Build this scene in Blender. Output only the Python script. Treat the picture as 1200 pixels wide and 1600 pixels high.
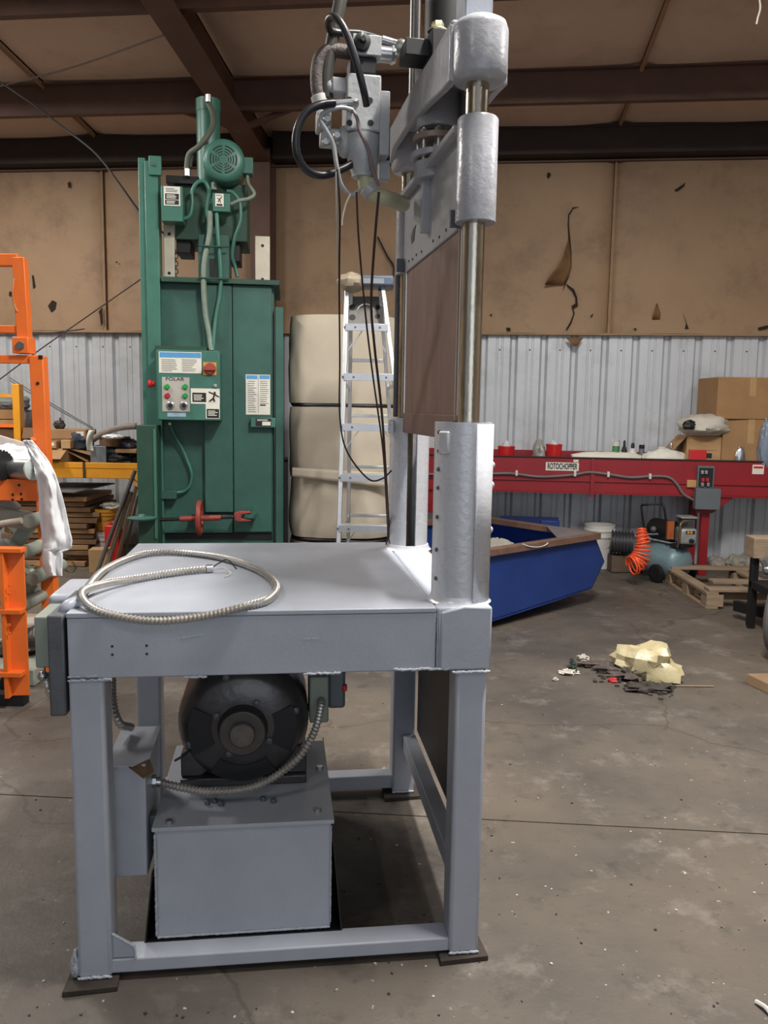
import bpy, bmesh, math, random
from math import sin, cos, pi, radians, sqrt, atan2
from mathutils import Vector as V, Matrix, noise as mnoise

# ---------------------------------------------------------------- clear
for o in list(bpy.data.objects):
    bpy.data.objects.remove(o, do_unlink=True)
SC = bpy.context.scene
COL = SC.collection

# ---------------------------------------------------------------- camera
F_PX, CAM_H, PITCH, ROLL = 1293.0, 1.55, 0.1242, 0.01541
cp, sp_ = cos(PITCH), sin(PITCH)
cr_, sr_ = cos(ROLL), sin(ROLL)
fwd = V((0, cp, -sp_)); rt0 = V((1, 0, 0)); up0 = V((0, sp_, cp))
cam_r = rt0 * cr_ + up0 * sr_
cam_u = up0 * cr_ - rt0 * sr_
cd = bpy.data.cameras.new('camera')
cam = bpy.data.objects.new('camera', cd); COL.objects.link(cam)
M = Matrix.Identity(4)
for i in range(3):
    M[i][0] = cam_r[i]; M[i][1] = cam_u[i]; M[i][2] = -fwd[i]
M[2][3] = CAM_H
cam.matrix_world = M
cd.sensor_fit = 'VERTICAL'; cd.sensor_height = 36.0; cd.sensor_width = 27.0
cd.lens = 36.0 * F_PX / 1600.0
cd.clip_start = 0.05; cd.clip_end = 200
SC.camera = cam

# ---------------------------------------------------------------- world, light, exposure
w = bpy.data.worlds.new('world'); SC.world = w; w.use_nodes = True
bg = w.node_tree.nodes['Background']
bg.inputs[0].default_value = (0.80, 0.88, 1.0, 1); bg.inputs[1].default_value = 0.4
SC.view_settings.view_transform = 'Standard'
SC.view_settings.look = 'None'
SC.view_settings.gamma = 1.0
SC.view_settings.use_curve_mapping = False
SC.view_settings.exposure = 0.0

def area_light(name, loc, target, sx, sy, power, color):
    l = bpy.data.lights.new(name, 'AREA'); l.shape = 'RECTANGLE'; l.size = sx; l.size_y = sy
    l.energy = power; l.color = color
    o = bpy.data.objects.new(name, l); COL.objects.link(o)
    o.location = loc
    d = V(target) - V(loc)
    o.rotation_euler = d.to_track_quat('-Z', 'Y').to_euler()
    return o
# daylight through the open roller door behind the photographer
area_light('door_daylight', (1.5, -5.0, 2.1), (1.2, 0, 1.6), 4.6, 3.6, 75, (0.80, 0.90, 1.0))
# daylight through the side door on the right
area_light('side_door_daylight', (6.2, 0.6, 1.7), (0, 1.9, 1.2), 2.6, 3.0, 150, (0.72, 0.85, 1.0))
# strip lamps hanging from the purlins, unseen; two behind the camera are added fill: (x, y, z, turn, power)
LAMPS = [(0.95, 2.35, 4.62, 0.0, 330), (-3.3, 4.6, 4.42, 0.0, 110), (4.2, 3.4, 4.5, 0.0, 70), (-2.6, -1.2, 4.9, 0.0, 40), (2.6, -1.4, 4.9, 0.0, 25), (1.4, 4.5, 4.42, 0.0, 45), (-4.5, 6.4, 4.28, 0.0, 150)]
for lx, ly, lz, lr, lp in LAMPS:
    area_light('strip_lamp_light', (lx, ly, lz), (lx, ly, 0), 0.14, 1.25, lp, (1.0, 0.96, 0.9))

# ---------------------------------------------------------------- helpers
def at(px, py, Y):
    """world point seen at photo pixel (px, py) at depth Y"""
    a = (px - 600) / F_PX; b = (py - 800) / F_PX
    a, b = a * cr_ + b * sr_, -a * sr_ + b * cr_
    b = -b
    d = V((a, cp + b * sp_, -sp_ + b * cp))
    return V((0, 0, CAM_H)) + d * (Y / d.y)
def gnd(px, py, z=0.0):
    p = at(px, py, 1.0); d = p - V((0, 0, CAM_H))
    return V((0, 0, CAM_H)) + d * ((z - CAM_H) / d.z)
WYAW, WDIST = 0.1116, 8.79
def WP(s, d, z):
    """point in back-wall frame: s along the wall, d out from it, height z"""
    return V((s * cos(WYAW) - d * sin(WYAW), WDIST - s * sin(WYAW) - d * cos(WYAW), z))

def lin(c):
    return tuple(((x / 255) / 12.92 if x / 255 <= 0.04045 else (((x / 255) + 0.055) / 1.055) ** 2.4) for x in c)

MATS = {}
def mat(name, col, rough=0.55, metal=0.0, var=0.12, scale=6.0, bump=0.0, bscale=60.0, col2=None, c2amt=0.5, c2scale=3.0, trans=0.0, emit=None, aniso=None, spec=0.5, rvar=0.0):
    if name in MATS: return MATS[name]
    m = bpy.data.materials.new(name); m.use_nodes = True
    nt = m.node_tree; N = nt.nodes; L = nt.links
    b = N['Principled BSDF']
    b.inputs['Roughness'].default_value = rough; b.inputs['Metallic'].default_value = metal
    b.inputs['Specular IOR Level'].default_value = spec
    base = lin(col)
    tc = N.new('ShaderNodeTexCoord')
    vec = tc.outputs['Object']
    if aniso:
        mp = N.new('ShaderNodeMapping'); mp.inputs['Scale'].default_value = aniso
        L.new(vec, mp.inputs[0]); vec = mp.outputs[0]
    n1 = N.new('ShaderNodeTexNoise'); n1.inputs['Scale'].default_value = scale; n1.inputs['Detail'].default_value = 6
    n1.inputs['Roughness'].default_value = 0.65
    L.new(vec, n1.inputs['Vector'])
    rmp = N.new('ShaderNodeValToRGB')
    rmp.color_ramp.elements[0].position = 0.3; rmp.color_ramp.elements[1].position = 0.72
    lo = tuple(max(0, c * (1 - var * 1.6)) for c in base); hi = tuple(min(1, c * (1 + var * 1.3)) for c in base)
    rmp.color_ramp.elements[0].color = (*lo, 1); rmp.color_ramp.elements[1].color = (*hi, 1)
    L.new(n1.outputs[0], rmp.inputs[0])
    out = rmp.outputs[0]
    if col2:
        n2 = N.new('ShaderNodeTexNoise'); n2.inputs['Scale'].default_value = c2scale; n2.inputs['Detail'].default_value = 8; n2.inputs['Roughness'].default_value = 0.7
        L.new(vec, n2.inputs['Vector'])
        r2 = N.new('ShaderNodeValToRGB'); r2.color_ramp.elements[0].position = 1 - c2amt - 0.08; r2.color_ramp.elements[1].position = 1 - c2amt + 0.12
        L.new(n2.outputs[0], r2.inputs[0])
        mx = N.new('ShaderNodeMix'); mx.data_type = 'RGBA'
        L.new(r2.outputs[0], mx.inputs[0]); L.new(out, mx.inputs[6]); mx.inputs[7].default_value = (*lin(col2), 1)
        out = mx.outputs[2]
    L.new(out, b.inputs['Base Color'])
    if rvar:
        mr = N.new('ShaderNodeMapRange'); mr.inputs[3].default_value = max(0.03, rough - rvar); mr.inputs[4].default_value = min(1, rough + rvar)
        L.new(n1.outputs[0], mr.inputs[0]); L.new(mr.outputs[0], b.inputs['Roughness'])
    if bump:
        n3 = N.new('ShaderNodeTexNoise'); n3.inputs['Scale'].default_value = bscale; n3.inputs['Detail'].default_value = 4
        L.new(vec, n3.inputs['Vector'])
        bp = N.new('ShaderNodeBump'); bp.inputs['Strength'].default_value = bump; bp.inputs['Distance'].default_value = 0.01
        L.new(n3.outputs[0], bp.inputs['Height']); L.new(bp.outputs[0], b.inputs['Normal'])
    if trans:
        b.inputs['Transmission Weight'].default_value = trans
    if emit:
        b.inputs['Emission Color'].default_value = (*lin(emit[0]), 1); b.inputs['Emission Strength'].default_value = emit[1]
    MATS[name] = m
    return m

class MB:
    """collects shapes into one mesh"""
    def __init__(s): s.v = []; s.f = []; s.T = None
    def _add(s, vs, fs):
        n = len(s.v)
        if s.T is not None: vs = [s.T @ V(p) for p in vs]
        s.v += [tuple(p) for p in vs]; s.f += [tuple(i + n for i in f) for f in fs]
        return s
    def box(s, x0, x1, y0, y1, z0, z1):
        vs = [(x, y, z) for z in (z0, z1) for y in (y0, y1) for x in (x0, x1)]
        return s._add(vs, [(0, 2, 3, 1), (4, 5, 7, 6), (0, 1, 5, 4), (2, 6, 7, 3), (0, 4, 6, 2), (1, 3, 7, 5)])
    def obox(s, c, size, rz=0.0, rx=0.0, ry=0.0):
        R = Matrix.Rotation(rz, 3, 'Z') @ Matrix.Rotation(ry, 3, 'Y') @ Matrix.Rotation(rx, 3, 'X')
        a, b, d = size[0] / 2, size[1] / 2, size[2] / 2
        vs = [V(c) + R @ V((x, y, z)) for z in (-d, d) for y in (-b, b) for x in (-a, a)]
        return s._add(vs, [(0, 2, 3, 1), (4, 5, 7, 6), (0, 1, 5, 4), (2, 6, 7, 3), (0, 4, 6, 2), (1, 3, 7, 5)])
    def bar(s, a, b, w, h, up=(0, 0, 1)):
        a = V(a); b = V(b); d = (b - a).normalized(); x = d.cross(V(up))
        if x.length < 1e-4: x = d.cross(V((1, 0, 0)))
        x.normalize(); y = x.cross(d)
        vs = [p + x * i * w / 2 + y * j * h / 2 for p in (a, b) for j in (-1, 1) for i in (-1, 1)]
        return s._add(vs, [(0, 2, 3, 1), (4, 5, 7, 6), (0, 1, 5, 4), (2, 6, 7, 3), (0, 4, 6, 2), (1, 3, 7, 5)])
    def cyl(s, a, b, r, r2=None, n=24, cap=True):
        return s.tube([a, b], [r, r if r2 is None else r2], n, cap)
    def tube(s, pts, r, n=10, cap=True, closed=False):
        pts = [V(p) for p in pts]; m = len(pts)
        rs = r if isinstance(r, (list, tuple)) else [r] * m
        t0 = (pts[1] - pts[0]).normalized()
        ref = V((0, 0, 1)) if abs(t0.z) < 0.9 else V((1, 0, 0))
        nx = t0.cross(ref).normalized(); prev = t0
        vs = []
        for i, p in enumerate(pts):
            if i == 0: t = t0
            elif i == m - 1: t = (pts[i] - pts[i - 1])
            else: t = (pts[i + 1] - pts[i - 1])
            if t.length < 1e-9: t = prev
            t = t.normalized()
            ax = prev.cross(t)
            if ax.length > 1e-7:
                nx = Matrix.Rotation(prev.angle(t), 3, ax.normalized()) @ nx
            nx = (nx - t * nx.dot(t)).normalized(); ny = t.cross(nx); prev = t
            for k in range(n):
                a = 2 * pi * k / n
                vs.append(p + nx * cos(a) * rs[i] + ny * sin(a) * rs[i])
        fs = []
        for i in range(m - 1):
            for k in range(n):
                k2 = (k + 1) % n
                fs.append((i * n + k, i * n + k2, (i + 1) * n + k2, (i + 1) * n + k))
        if cap:
            fs.append(tuple(range(n - 1, -1, -1))); fs.append(tuple((m - 1) * n + k for k in range(n)))
        return s._add(vs, fs)
    def lathe(s, prof, o=(0, 0, 0), axis=(0, 0, 1), n=32, cap=True):
        z = V(axis).normalized(); x = z.cross(V((0, 1, 0)))
        if x.length < 1e-3: x = z.cross(V((1, 0, 0)))
        x.normalize(); y = z.cross(x); o = V(o)
        vs = []; m = len(prof)
        for r, h in prof:
            for k in range(n):
                a = 2 * pi * k / n
                vs.append(o + z * h + (x * cos(a) + y * sin(a)) * max(r, 1e-5))
        fs = [(i * n + k, i * n + (k + 1) % n, (i + 1) * n + (k + 1) % n, (i + 1) * n + k) for i in range(m - 1) for k in range(n)]
        if cap:
            fs.append(tuple(range(n - 1, -1, -1))); fs.append(tuple((m - 1) * n + k for k in range(n)))
        return s._add(vs, fs)
    def prism(s, pts, off):
        """polygon of 3D points extruded by vector off"""
        pts = [V(p) for p in pts]; off = V(off); n = len(pts)
        vs = pts + [p + off for p in pts]
        fs = [tuple(range(n - 1, -1, -1)), tuple(range(n, 2 * n))] + [(i, (i + 1) % n, n + (i + 1) % n, n + i) for i in range(n)]
        return s._add(vs, fs)
    def grid(s, fn, nu, nv):
        vs = [fn(i / nu, j / nv) for j in range(nv + 1) for i in range(nu + 1)]
        w_ = nu + 1
        fs = [(j * w_ + i, j * w_ + i + 1, (j + 1) * w_ + i + 1, (j + 1) * w_ + i) for j in range(nv) for i in range(nu)]
        return s._add(vs, fs)
    def ball(s, c, r, n=16, m=10):
        if not isinstance(r, (tuple, list)): r = (r, r, r)
        vs = [(c[0] + r[0] * cos(2 * pi * k / n) * sin(pi * j / m), c[1] + r[1] * sin(2 * pi * k / n) * sin(pi * j / m), c[2] + r[2] * cos(pi * j / m)) for j in range(m + 1) for k in range(n)]
        fs = [(j * n + k, (j + 1) * n + k, (j + 1) * n + (k + 1) % n, j * n + (k + 1) % n) for j in range(m) for k in range(n)]
        return s._add(vs, fs)
    def blob(s, c, r, seed=0, amp=0.3, freq=1.6, n=28, m=18, floor=None, ridge=True):
        """crumpled lump"""
        vs = []
        for j in range(m + 1):
            for k in range(n):
                th = pi * j / m; ph = 2 * pi * k / n
                d = V((cos(ph) * sin(th), sin(ph) * sin(th), cos(th)))
                q = d * freq + V((seed * 7.3, seed * 3.1, seed * 1.7))
                h = mnoise.noise(q) + 0.5 * mnoise.noise(q * 2.3)
                if ridge: h = h * 0.6 - 0.9 * abs(mnoise.noise(q * 1.9 + V((5, 2, 1)))) + 0.15
                k_ = 1 + amp * h
                p = V((c[0] + r[0] * d.x * k_, c[1] + r[1] * d.y * k_, c[2] + r[2] * d.z * k_))
                if floor is not None and p.z < floor: p.z = floor + 0.001
                vs.append(p)
        fs = [(j * n + k, (j + 1) * n + k, (j + 1) * n + (k + 1) % n, j * n + (k + 1) % n) for j in range(m) for k in range(n)]
        return s._add(vs, fs)
    def build(s, name, m, parent=None, smooth=35, bevel=0.0, world=False, kind=None, solid=0.0, seg=2, sub=0):
        me = bpy.data.meshes.new(name)
        vs = s.v
        loc = (0, 0, 0)
        if parent is not None and world:
            inv = PM[parent.name].inverted(); vs = [inv @ V(p) for p in vs]
        elif parent is None:
            xs = [p[0] for p in vs]; ys = [p[1] for p in vs]; zs = [p[2] for p in vs]
            loc = ((min(xs) + max(xs)) / 2, (min(ys) + max(ys)) / 2, min(zs))
            vs = [(p[0] - loc[0], p[1] - loc[1], p[2] - loc[2]) for p in vs]
        me.from_pydata([tuple(p) for p in vs], [], s.f)
        bm = bmesh.new(); bm.from_mesh(me)
        bmesh.ops.remove_doubles(bm, verts=bm.verts, dist=1e-6)
        bmesh.ops.recalc_face_normals(bm, faces=bm.faces)
        bm.to_mesh(me); bm.free()
        if smooth:
            for p in me.polygons: p.use_smooth = True
            me.set_sharp_from_angle(angle=radians(smooth))
        me.materials.append(m)
        o = bpy.data.objects.new(name, me); COL.objects.link(o)
        o.location = loc
        if parent is not None: o.parent = parent
        PM[o.name] = (PM[parent.name] if parent is not None else Matrix.Translation(loc))
        if kind: o['kind'] = kind
        if solid:
            md = o.modifiers.new('thickness', 'SOLIDIFY'); md.thickness = solid; md.offset = 0
        if sub:
            md = o.modifiers.new('smooth', 'SUBSURF'); md.levels = sub; md.render_levels = sub
        if bevel:
            md = o.modifiers.new('edge', 'BEVEL'); md.width = bevel; md.segments = seg; md.limit_method = 'ANGLE'; md.angle_limit = radians(40)
            md.harden_normals = False
        return o
PM = {}
def tag(o, label, cat, group=None, kind=None):
    if label: o['label'] = label
    if cat: o['category'] = cat
    if group: o['group'] = group
    if kind: o['kind'] = kind
    return o
def thing(name, label, cat, loc=(0, 0, 0), rz=0.0, group=None):
    o = bpy.data.objects.new(name, None); COL.objects.link(o)
    o.empty_display_size = 0.1
    o.location = loc; o.rotation_euler = (0, 0, rz)
    PM[o.name] = Matrix.Translation(V(loc)) @ Matrix.Rotation(rz, 4, 'Z')
    return tag(o, label, cat, group)
def spline(pts, n=8):
    """Catmull-Rom through the points"""
    P = [V(p) for p in pts]; P = [P[0] * 2 - P[1]] + P + [P[-1] * 2 - P[-2]]
    out = []
    for i in range(1, len(P) - 2):
        p0, p1, p2, p3 = P[i - 1], P[i], P[i + 1], P[i + 2]
        for k in range(n):
            t = k / n
            out.append(0.5 * ((2 * p1) + (p2 - p0) * t + (2 * p0 - 5 * p1 + 4 * p2 - p3) * t * t + (3 * p1 - p0 - 3 * p2 + p3) * t ** 3))
    out.append(P[-2]); return out
def resample(pts, step):
    out = [pts[0]]; acc = 0.0
    for a, b in zip(pts, pts[1:]):
        L_ = (b - a).length
        if L_ < 1e-9: continue
        while acc + L_ >= step:
            t = (step - acc) / L_; a = a.lerp(b, t); out.append(a); L_ = (b - a).length; acc = 0.0
            if L_ < 1e-9: break
        acc += L_
    return out
def ribbed(mb, pts, r, pitch=0.008, depth=0.16, n=10, per=4):
    """flexible steel conduit: a tube whose radius swells at each turn"""
    q = resample(spline(pts, 14), pitch / per)
    rs = [r * (1 - depth * (0.5 - 0.5 * cos(2 * pi * (i % per) / per))) for i in range(len(q))]
    mb.tube(q, rs, n)
def text_obj(name, body, size, m, parent, M4, depth=0.0006, sx=1.0, bold=0.0):
    cu_ = bpy.data.curves.new(name, 'FONT'); cu_.body = body; cu_.size = size; cu_.extrude = depth; cu_.offset = bold
    cu_.align_x = 'CENTER'; cu_.align_y = 'CENTER'
    to = bpy.data.objects.new(name + '_tmp', cu_); COL.objects.link(to)
    bpy.context.view_layer.update()
    dg = bpy.context.evaluated_depsgraph_get()
    me = bpy.data.meshes.new_from_object(to.evaluated_get(dg))
    bpy.data.objects.remove(to, do_unlink=True)
    me.transform(M4 @ Matrix.Diagonal((sx, 1, 1, 1)))
    me.materials.clear(); me.materials.append(m); me.name = name
    o = bpy.data.objects.new(name, me); COL.objects.link(o); o.parent = parent
    PM[o.name] = PM[parent.name]
    return o
# text facing -Y (towards the camera) at point p, letters upright
def face_m(p, rz=0.0):
    return Matrix.Translation(V(p)) @ Matrix.Rotation(rz, 4, 'Z') @ Matrix.Rotation(pi / 2, 4, 'X')

# ---------------------------------------------------------------- materials
GREY = mat('grey_paint', (166, 171, 182), 0.42, 0.0, 0.06, 5, 0.05, 90, rvar=0.08)
SILV = mat('silver_paint', (196, 198, 204), 0.28, 0.12, 0.04, 8, 0.12, 60, rvar=0.06)
CAST = mat('cast_grey_paint', (164, 165, 171), 0.3, 0.05, 0.06, 9, 0.22, 38, rvar=0.06)
GREY_D = mat('bare_dark_steel', (92, 95, 101), 0.5, 0.3, 0.12, 14, 0.1, 120)
WELD = mat('weld_bead', (172, 177, 186), 0.35, 0.1, 0.1, 60, 0.4, 200)
BLACK = mat('black_rubber', (24, 24, 26), 0.5, 0, 0.15, 20)
BLACKP = mat('black_paint', (18, 18, 20), 0.55, 0, 0.15, 20)
CHROME = mat('worn_chrome_rod', (186, 176, 160), 0.24, 1.0, 0.12, 3, 0.05, 40, col2=(96, 80, 58), c2amt=0.4, c2scale=1.6, aniso=(5, 5, 1.4), rvar=0.1)
RUSTP = mat('rust_brown_platen', (118, 92, 80), 0.6, 0.1, 0.14, 5, 0.08, 60, col2=(84, 62, 52), c2amt=0.4, c2scale=2.4, aniso=(3, 3, 0.9))
GALV = mat('galvanized_conduit', (186, 182, 176), 0.34, 0.65, 0.1, 30)
STEEL = mat('bright_steel', (185, 186, 188), 0.28, 0.9, 0.08, 12)
MOTOR = mat('grimy_black_motor', (82, 79, 80), 0.3, 0.45, 0.22, 5, 0.12, 40, col2=(46, 43, 44), c2amt=0.42, c2scale=3.0, rvar=0.1)
GREEN = mat('baler_green', (50, 92, 82), 0.5, 0.0, 0.14, 4, 0.06, 60, col2=(40, 72, 64), c2amt=0.38, c2scale=2.0, rvar=0.08)
GREEN_L = mat('baler_bright_green', (62, 112, 98), 0.38, 0.0, 0.1, 6, 0.04, 60)
GREEN_D = mat('baler_dark_green', (38, 72, 58), 0.55, 0.0, 0.15, 6, 0.06, 60)
ORANGE = mat('orange_paint', (232, 112, 40), 0.45, 0, 0.07, 5, 0.05, 60, col2=(176, 84, 40), c2amt=0.25, c2scale=6)
YELLOW = mat('rack_yellow', (222, 150, 34), 0.45, 0, 0.08, 6)
RED = mat('bench_red', (142, 22, 32), 0.42, 0, 0.1, 4, 0.04, 50, rvar=0.08)
REDB = mat('bright_red', (196, 30, 34), 0.4, 0, 0.06, 6)
BLUE = mat('bin_blue', (32, 58, 122), 0.45, 0, 0.1, 3, 0.05, 50, col2=(70, 70, 84), c2amt=0.22, c2scale=2.6)
RUSTRIM = mat('rusted_rim', (112, 84, 70), 0.75, 0.1, 0.2, 8, 0.2, 60)
ALU = mat('ladder_aluminium', (200, 202, 206), 0.38, 0.85, 0.06, 14)
CARD = mat('cardboard', (158, 122, 84), 0.85, 0, 0.08, 5, 0.04, 120)
CARD_D = mat('dark_cardboard', (112, 84, 60), 0.88, 0, 0.12, 5, 0.04, 120)
CARD_P = mat('pale_cardboard', (178, 142, 100), 0.85, 0, 0.08, 5)
WHITEC = mat('white_cloth', (236, 236, 238), 0.85, 0, 0.03, 6, 0.1, 30)
PAPER = mat('white_label', (222, 220, 208), 0.6, 0, 0.03, 20)
INK = mat('print_black', (24, 24, 26), 0.6, 0, 0.05, 10)
INKG = mat('print_grey', (120, 120, 122), 0.6, 0, 0.05, 10)
BLUEP = mat('print_blue', (86, 154, 206), 0.55, 0, 0.05, 10)
BEIGE = mat('beige_felt', (190, 180, 162), 0.8, 0, 0.05, 3, 0.25, 7, col2=(164, 153, 134), c2amt=0.3, c2scale=2.2)
WOOD = mat('pallet_wood', (142, 123, 102), 0.8, 0, 0.16, 4, 0.1, 50, aniso=(1, 1, 8))
WOOD_D = mat('old_dark_wood', (92, 76, 62), 0.85, 0, 0.2, 5, 0.1, 50)
PLW = mat('white_plastic', (206, 204, 198), 0.4, 0, 0.04, 6)
GREYP = mat('box_grey', (96, 102, 108), 0.45, 0, 0.06, 6)
SAGE = mat('sage_green_box', (138, 146, 136), 0.45, 0, 0.06, 6)
SCIS = mat('scissor_grey_green', (142, 150, 140), 0.45, 0, 0.1, 6, col2=(110, 112, 102), c2amt=0.3, c2scale=5)
BROWNST = mat('brown_structural_steel', (92, 64, 52), 0.6, 0.0, 0.14, 4, 0.05, 40)
BROWNST_D = mat('dark_brown_steel', (48, 35, 30), 0.65, 0.0, 0.14, 4)

# ================================================================ SETTING
def floor_mat():
    m = bpy.data.materials.new('stained_concrete'); m.use_nodes = True
    nt = m.node_tree; N = nt.nodes; L = nt.links; b = N['Principled BSDF']
    geo = N.new('ShaderNodeNewGeometry'); pos = geo.outputs['Position']
    def noise(sc, det=6, ro=0.6):
        n = N.new('ShaderNodeTexNoise'); n.inputs['Scale'].default_value = sc; n.inputs['Detail'].default_value = det; n.inputs['Roughness'].default_value = ro
        L.new(pos, n.inputs['Vector']); return n.outputs[0]
    def ramp(src, p0, c0, p1, c1):
        r = N.new('ShaderNodeValToRGB'); r.color_ramp.elements[0].position = p0; r.color_ramp.elements[1].position = p1
        r.color_ramp.elements[0].color = (*c0, 1); r.color_ramp.elements[1].color = (*c1, 1); L.new(src, r.inputs[0]); return r.outputs[0]
    def mix(fac, a, bb, mode='MIX'):
        x = N.new('ShaderNodeMix'); x.data_type = 'RGBA'; x.blend_type = mode
        for i, q in ((0, fac), (6, a), (7, bb)):
            if isinstance(q, (float, int)): x.inputs[i].default_value = q
            elif isinstance(q, tuple): x.inputs[i].default_value = (*q, 1)
            else: L.new(q, x.inputs[i])
        return x.outputs[2]
    base = ramp(noise(0.9, 7, 0.65), 0.3, lin((66, 61, 57)), 0.7, lin((98, 91, 85)))
    warm = mix(ramp(noise(0.45, 5), 0.42, (0, 0, 0), 0.68, (0.75, 0.75, 0.75)), base, lin((104, 93, 80)))
    spots = ramp(noise(7.0, 6, 0.7), 0.56, (0, 0, 0), 0.7, (0.55, 0.55, 0.55))
    c = mix(spots, warm, lin((52, 48, 45)))
    light = ramp(noise(2.6, 8, 0.75), 0.54, (0, 0, 0), 0.7, (0.6, 0.6, 0.6))
    c = mix(light, c, lin((136, 129, 121)))
    specks = ramp(noise(55.0, 3, 0.5), 0.66, (0, 0, 0), 0.71, (0.6, 0.6, 0.6))
    c = mix(specks, c, lin((58, 53, 50)))
    sp2 = ramp(noise(38.0, 3, 0.5), 0.71, (0, 0, 0), 0.75, (0.7, 0.7, 0.7))
    c = mix(sp2, c, lin((188, 180, 168)))
    vo = N.new('ShaderNodeTexVoronoi'); vo.feature = 'DISTANCE_TO_EDGE'; vo.inputs['Scale'].default_value = 0.42
    wob = N.new('ShaderNodeVectorMath'); wob.operation = 'ADD'
    nw = N.new('ShaderNodeTexNoise'); nw.inputs['Scale'].default_value = 1.6; nw.inputs['Detail'].default_value = 6; L.new(pos, nw.inputs['Vector'])
    sc = N.new('ShaderNodeVectorMath'); sc.operation = 'SCALE'; sc.inputs['Scale'].default_value = 0.5; L.new(nw.outputs[1], sc.inputs[0])
    L.new(pos, wob.inputs[0]); L.new(sc.outputs[0], wob.inputs[1]); L.new(wob.outputs[0], vo.inputs['Vector'])
    crack = ramp(vo.outputs['Distance'], 0.0, (0.75, 0.75, 0.75), 0.0035, (0, 0, 0))
    c = mix(crack, c, lin((66, 58, 50)))
    # oil soaked patch below the power unit; its colour also deepens the table's shadow
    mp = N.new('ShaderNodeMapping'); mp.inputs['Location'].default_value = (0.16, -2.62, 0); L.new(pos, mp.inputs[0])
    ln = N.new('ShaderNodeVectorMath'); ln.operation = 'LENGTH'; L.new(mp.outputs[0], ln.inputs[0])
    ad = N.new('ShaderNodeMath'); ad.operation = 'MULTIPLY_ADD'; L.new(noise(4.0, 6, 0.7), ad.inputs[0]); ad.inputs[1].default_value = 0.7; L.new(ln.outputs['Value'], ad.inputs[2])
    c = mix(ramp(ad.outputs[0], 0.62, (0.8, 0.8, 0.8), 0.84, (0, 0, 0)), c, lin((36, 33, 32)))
    L.new(c, b.inputs['Base Color'])
    mr = N.new('ShaderNodeMapRange'); mr.inputs[3].default_value = 0.42; mr.inputs[4].default_value = 0.75
    L.new(noise(3.0, 5), mr.inputs[0]); L.new(mr.outputs[0], b.inputs['Roughness'])
    bp = N.new('ShaderNodeBump'); bp.inputs['Strength'].default_value = 0.25; bp.inputs['Distance'].default_value = 0.01
    L.new(noise(28.0, 6, 0.7), bp.inputs['Height']); L.new(bp.outputs[0], b.inputs['Normal'])
    return m
CONC = floor_mat()
def insul_mat(name, c0, c1, dirt, ztop=None):
    m = bpy.data.materials.new(name); m.use_nodes = True
    nt = m.node_tree; N = nt.nodes; L = nt.links; b = N['Principled BSDF']; b.inputs['Roughness'].default_value = 0.62
    geo = N.new('ShaderNodeNewGeometry'); pos = geo.outputs['Position']
    def noise(sc, det=6, ro=0.6):
        n = N.new('ShaderNodeTexNoise'); n.inputs['Scale'].default_value = sc; n.inputs['Detail'].default_value = det; n.inputs['Roughness'].default_value = ro
        L.new(pos, n.inputs['Vector']); return n.outputs[0]
    def ramp(src, p0, c0_, p1, c1_):
        r = N.new('ShaderNodeValToRGB'); r.color_ramp.elements[0].position = p0; r.color_ramp.elements[1].position = p1
        r.color_ramp.elements[0].color = (*c0_, 1); r.color_ramp.elements[1].color = (*c1_, 1); L.new(src, r.inputs[0]); return r.outputs[0]
    base = ramp(noise(0.8, 6), 0.3, lin(c0), 0.7, lin(c1))
    x = N.new('ShaderNodeMix'); x.data_type = 'RGBA'
    L.new(ramp(noise(2.2, 8, 0.72), 0.5, (0, 0, 0), 0.72, (0.7, 0.7, 0.7)), x.inputs[0]); L.new(base, x.inputs[6]); x.inputs[7].default_value = (*lin(dirt), 1)
    out = x.outputs[2]
    L.new(out, b.inputs['Base Color'])
    bp = N.new('ShaderNodeBump'); bp.inputs['Strength'].default_value = 0.25; bp.inputs['Distance'].default_value = 0.02
    L.new(noise(6.0, 6, 0.6), bp.inputs['Height']); L.new(bp.outputs[0], b.inputs['Normal'])
    return m
WINS = insul_mat('dusty_wall_insulation', (142, 114, 87), (162, 132, 102), (112, 88, 68))
CINS = insul_mat('dusty_roof_insulation', (206, 178, 158), (216, 188, 168), (186, 156, 136))
METAL = mat('galvanized_wall_sheet', (196, 199, 204), 0.42, 0.2, 0.06, 1.6, 0.04, 20, col2=(168, 170, 170), c2amt=0.4, c2scale=1.3, rvar=0.08)
DARKGAP = mat('dark_gap', (40, 36, 32), 0.9)
SHELL = mat('outer_shell', (150, 140, 128), 0.7)

# floor: cast slabs with open joints
fb = MB(); fb.box(-9, 9, -6.6, 10.2, -0.2, -0.012)
floor = tag(fb.build('floor', DARKGAP, smooth=0), 'stained concrete workshop floor with joints and cracks', None, kind='structure')
jy = [-6.5, -3.1, 3.02, 9.9]     # joints parallel to the back wall at x=0
js = [-9.2, -3.3, 3.4, 9.2]
def fslab(s0, s1, y0, y1):
    def P(s_, y_): return V((s_, y_ - s_ * math.tan(0.075), 0))
    g = 0.0035
    pts = [P(s0 + g, y0 + g), P(s1 - g, y0 + g), P(s1 - g, y1 - g), P(s0 + g, y1 - g)]
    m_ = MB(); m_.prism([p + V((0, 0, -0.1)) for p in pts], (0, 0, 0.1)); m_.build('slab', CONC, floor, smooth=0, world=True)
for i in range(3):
    for j in range(3): fslab(js[i], js[i + 1], jy[j], jy[j + 1])

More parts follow.
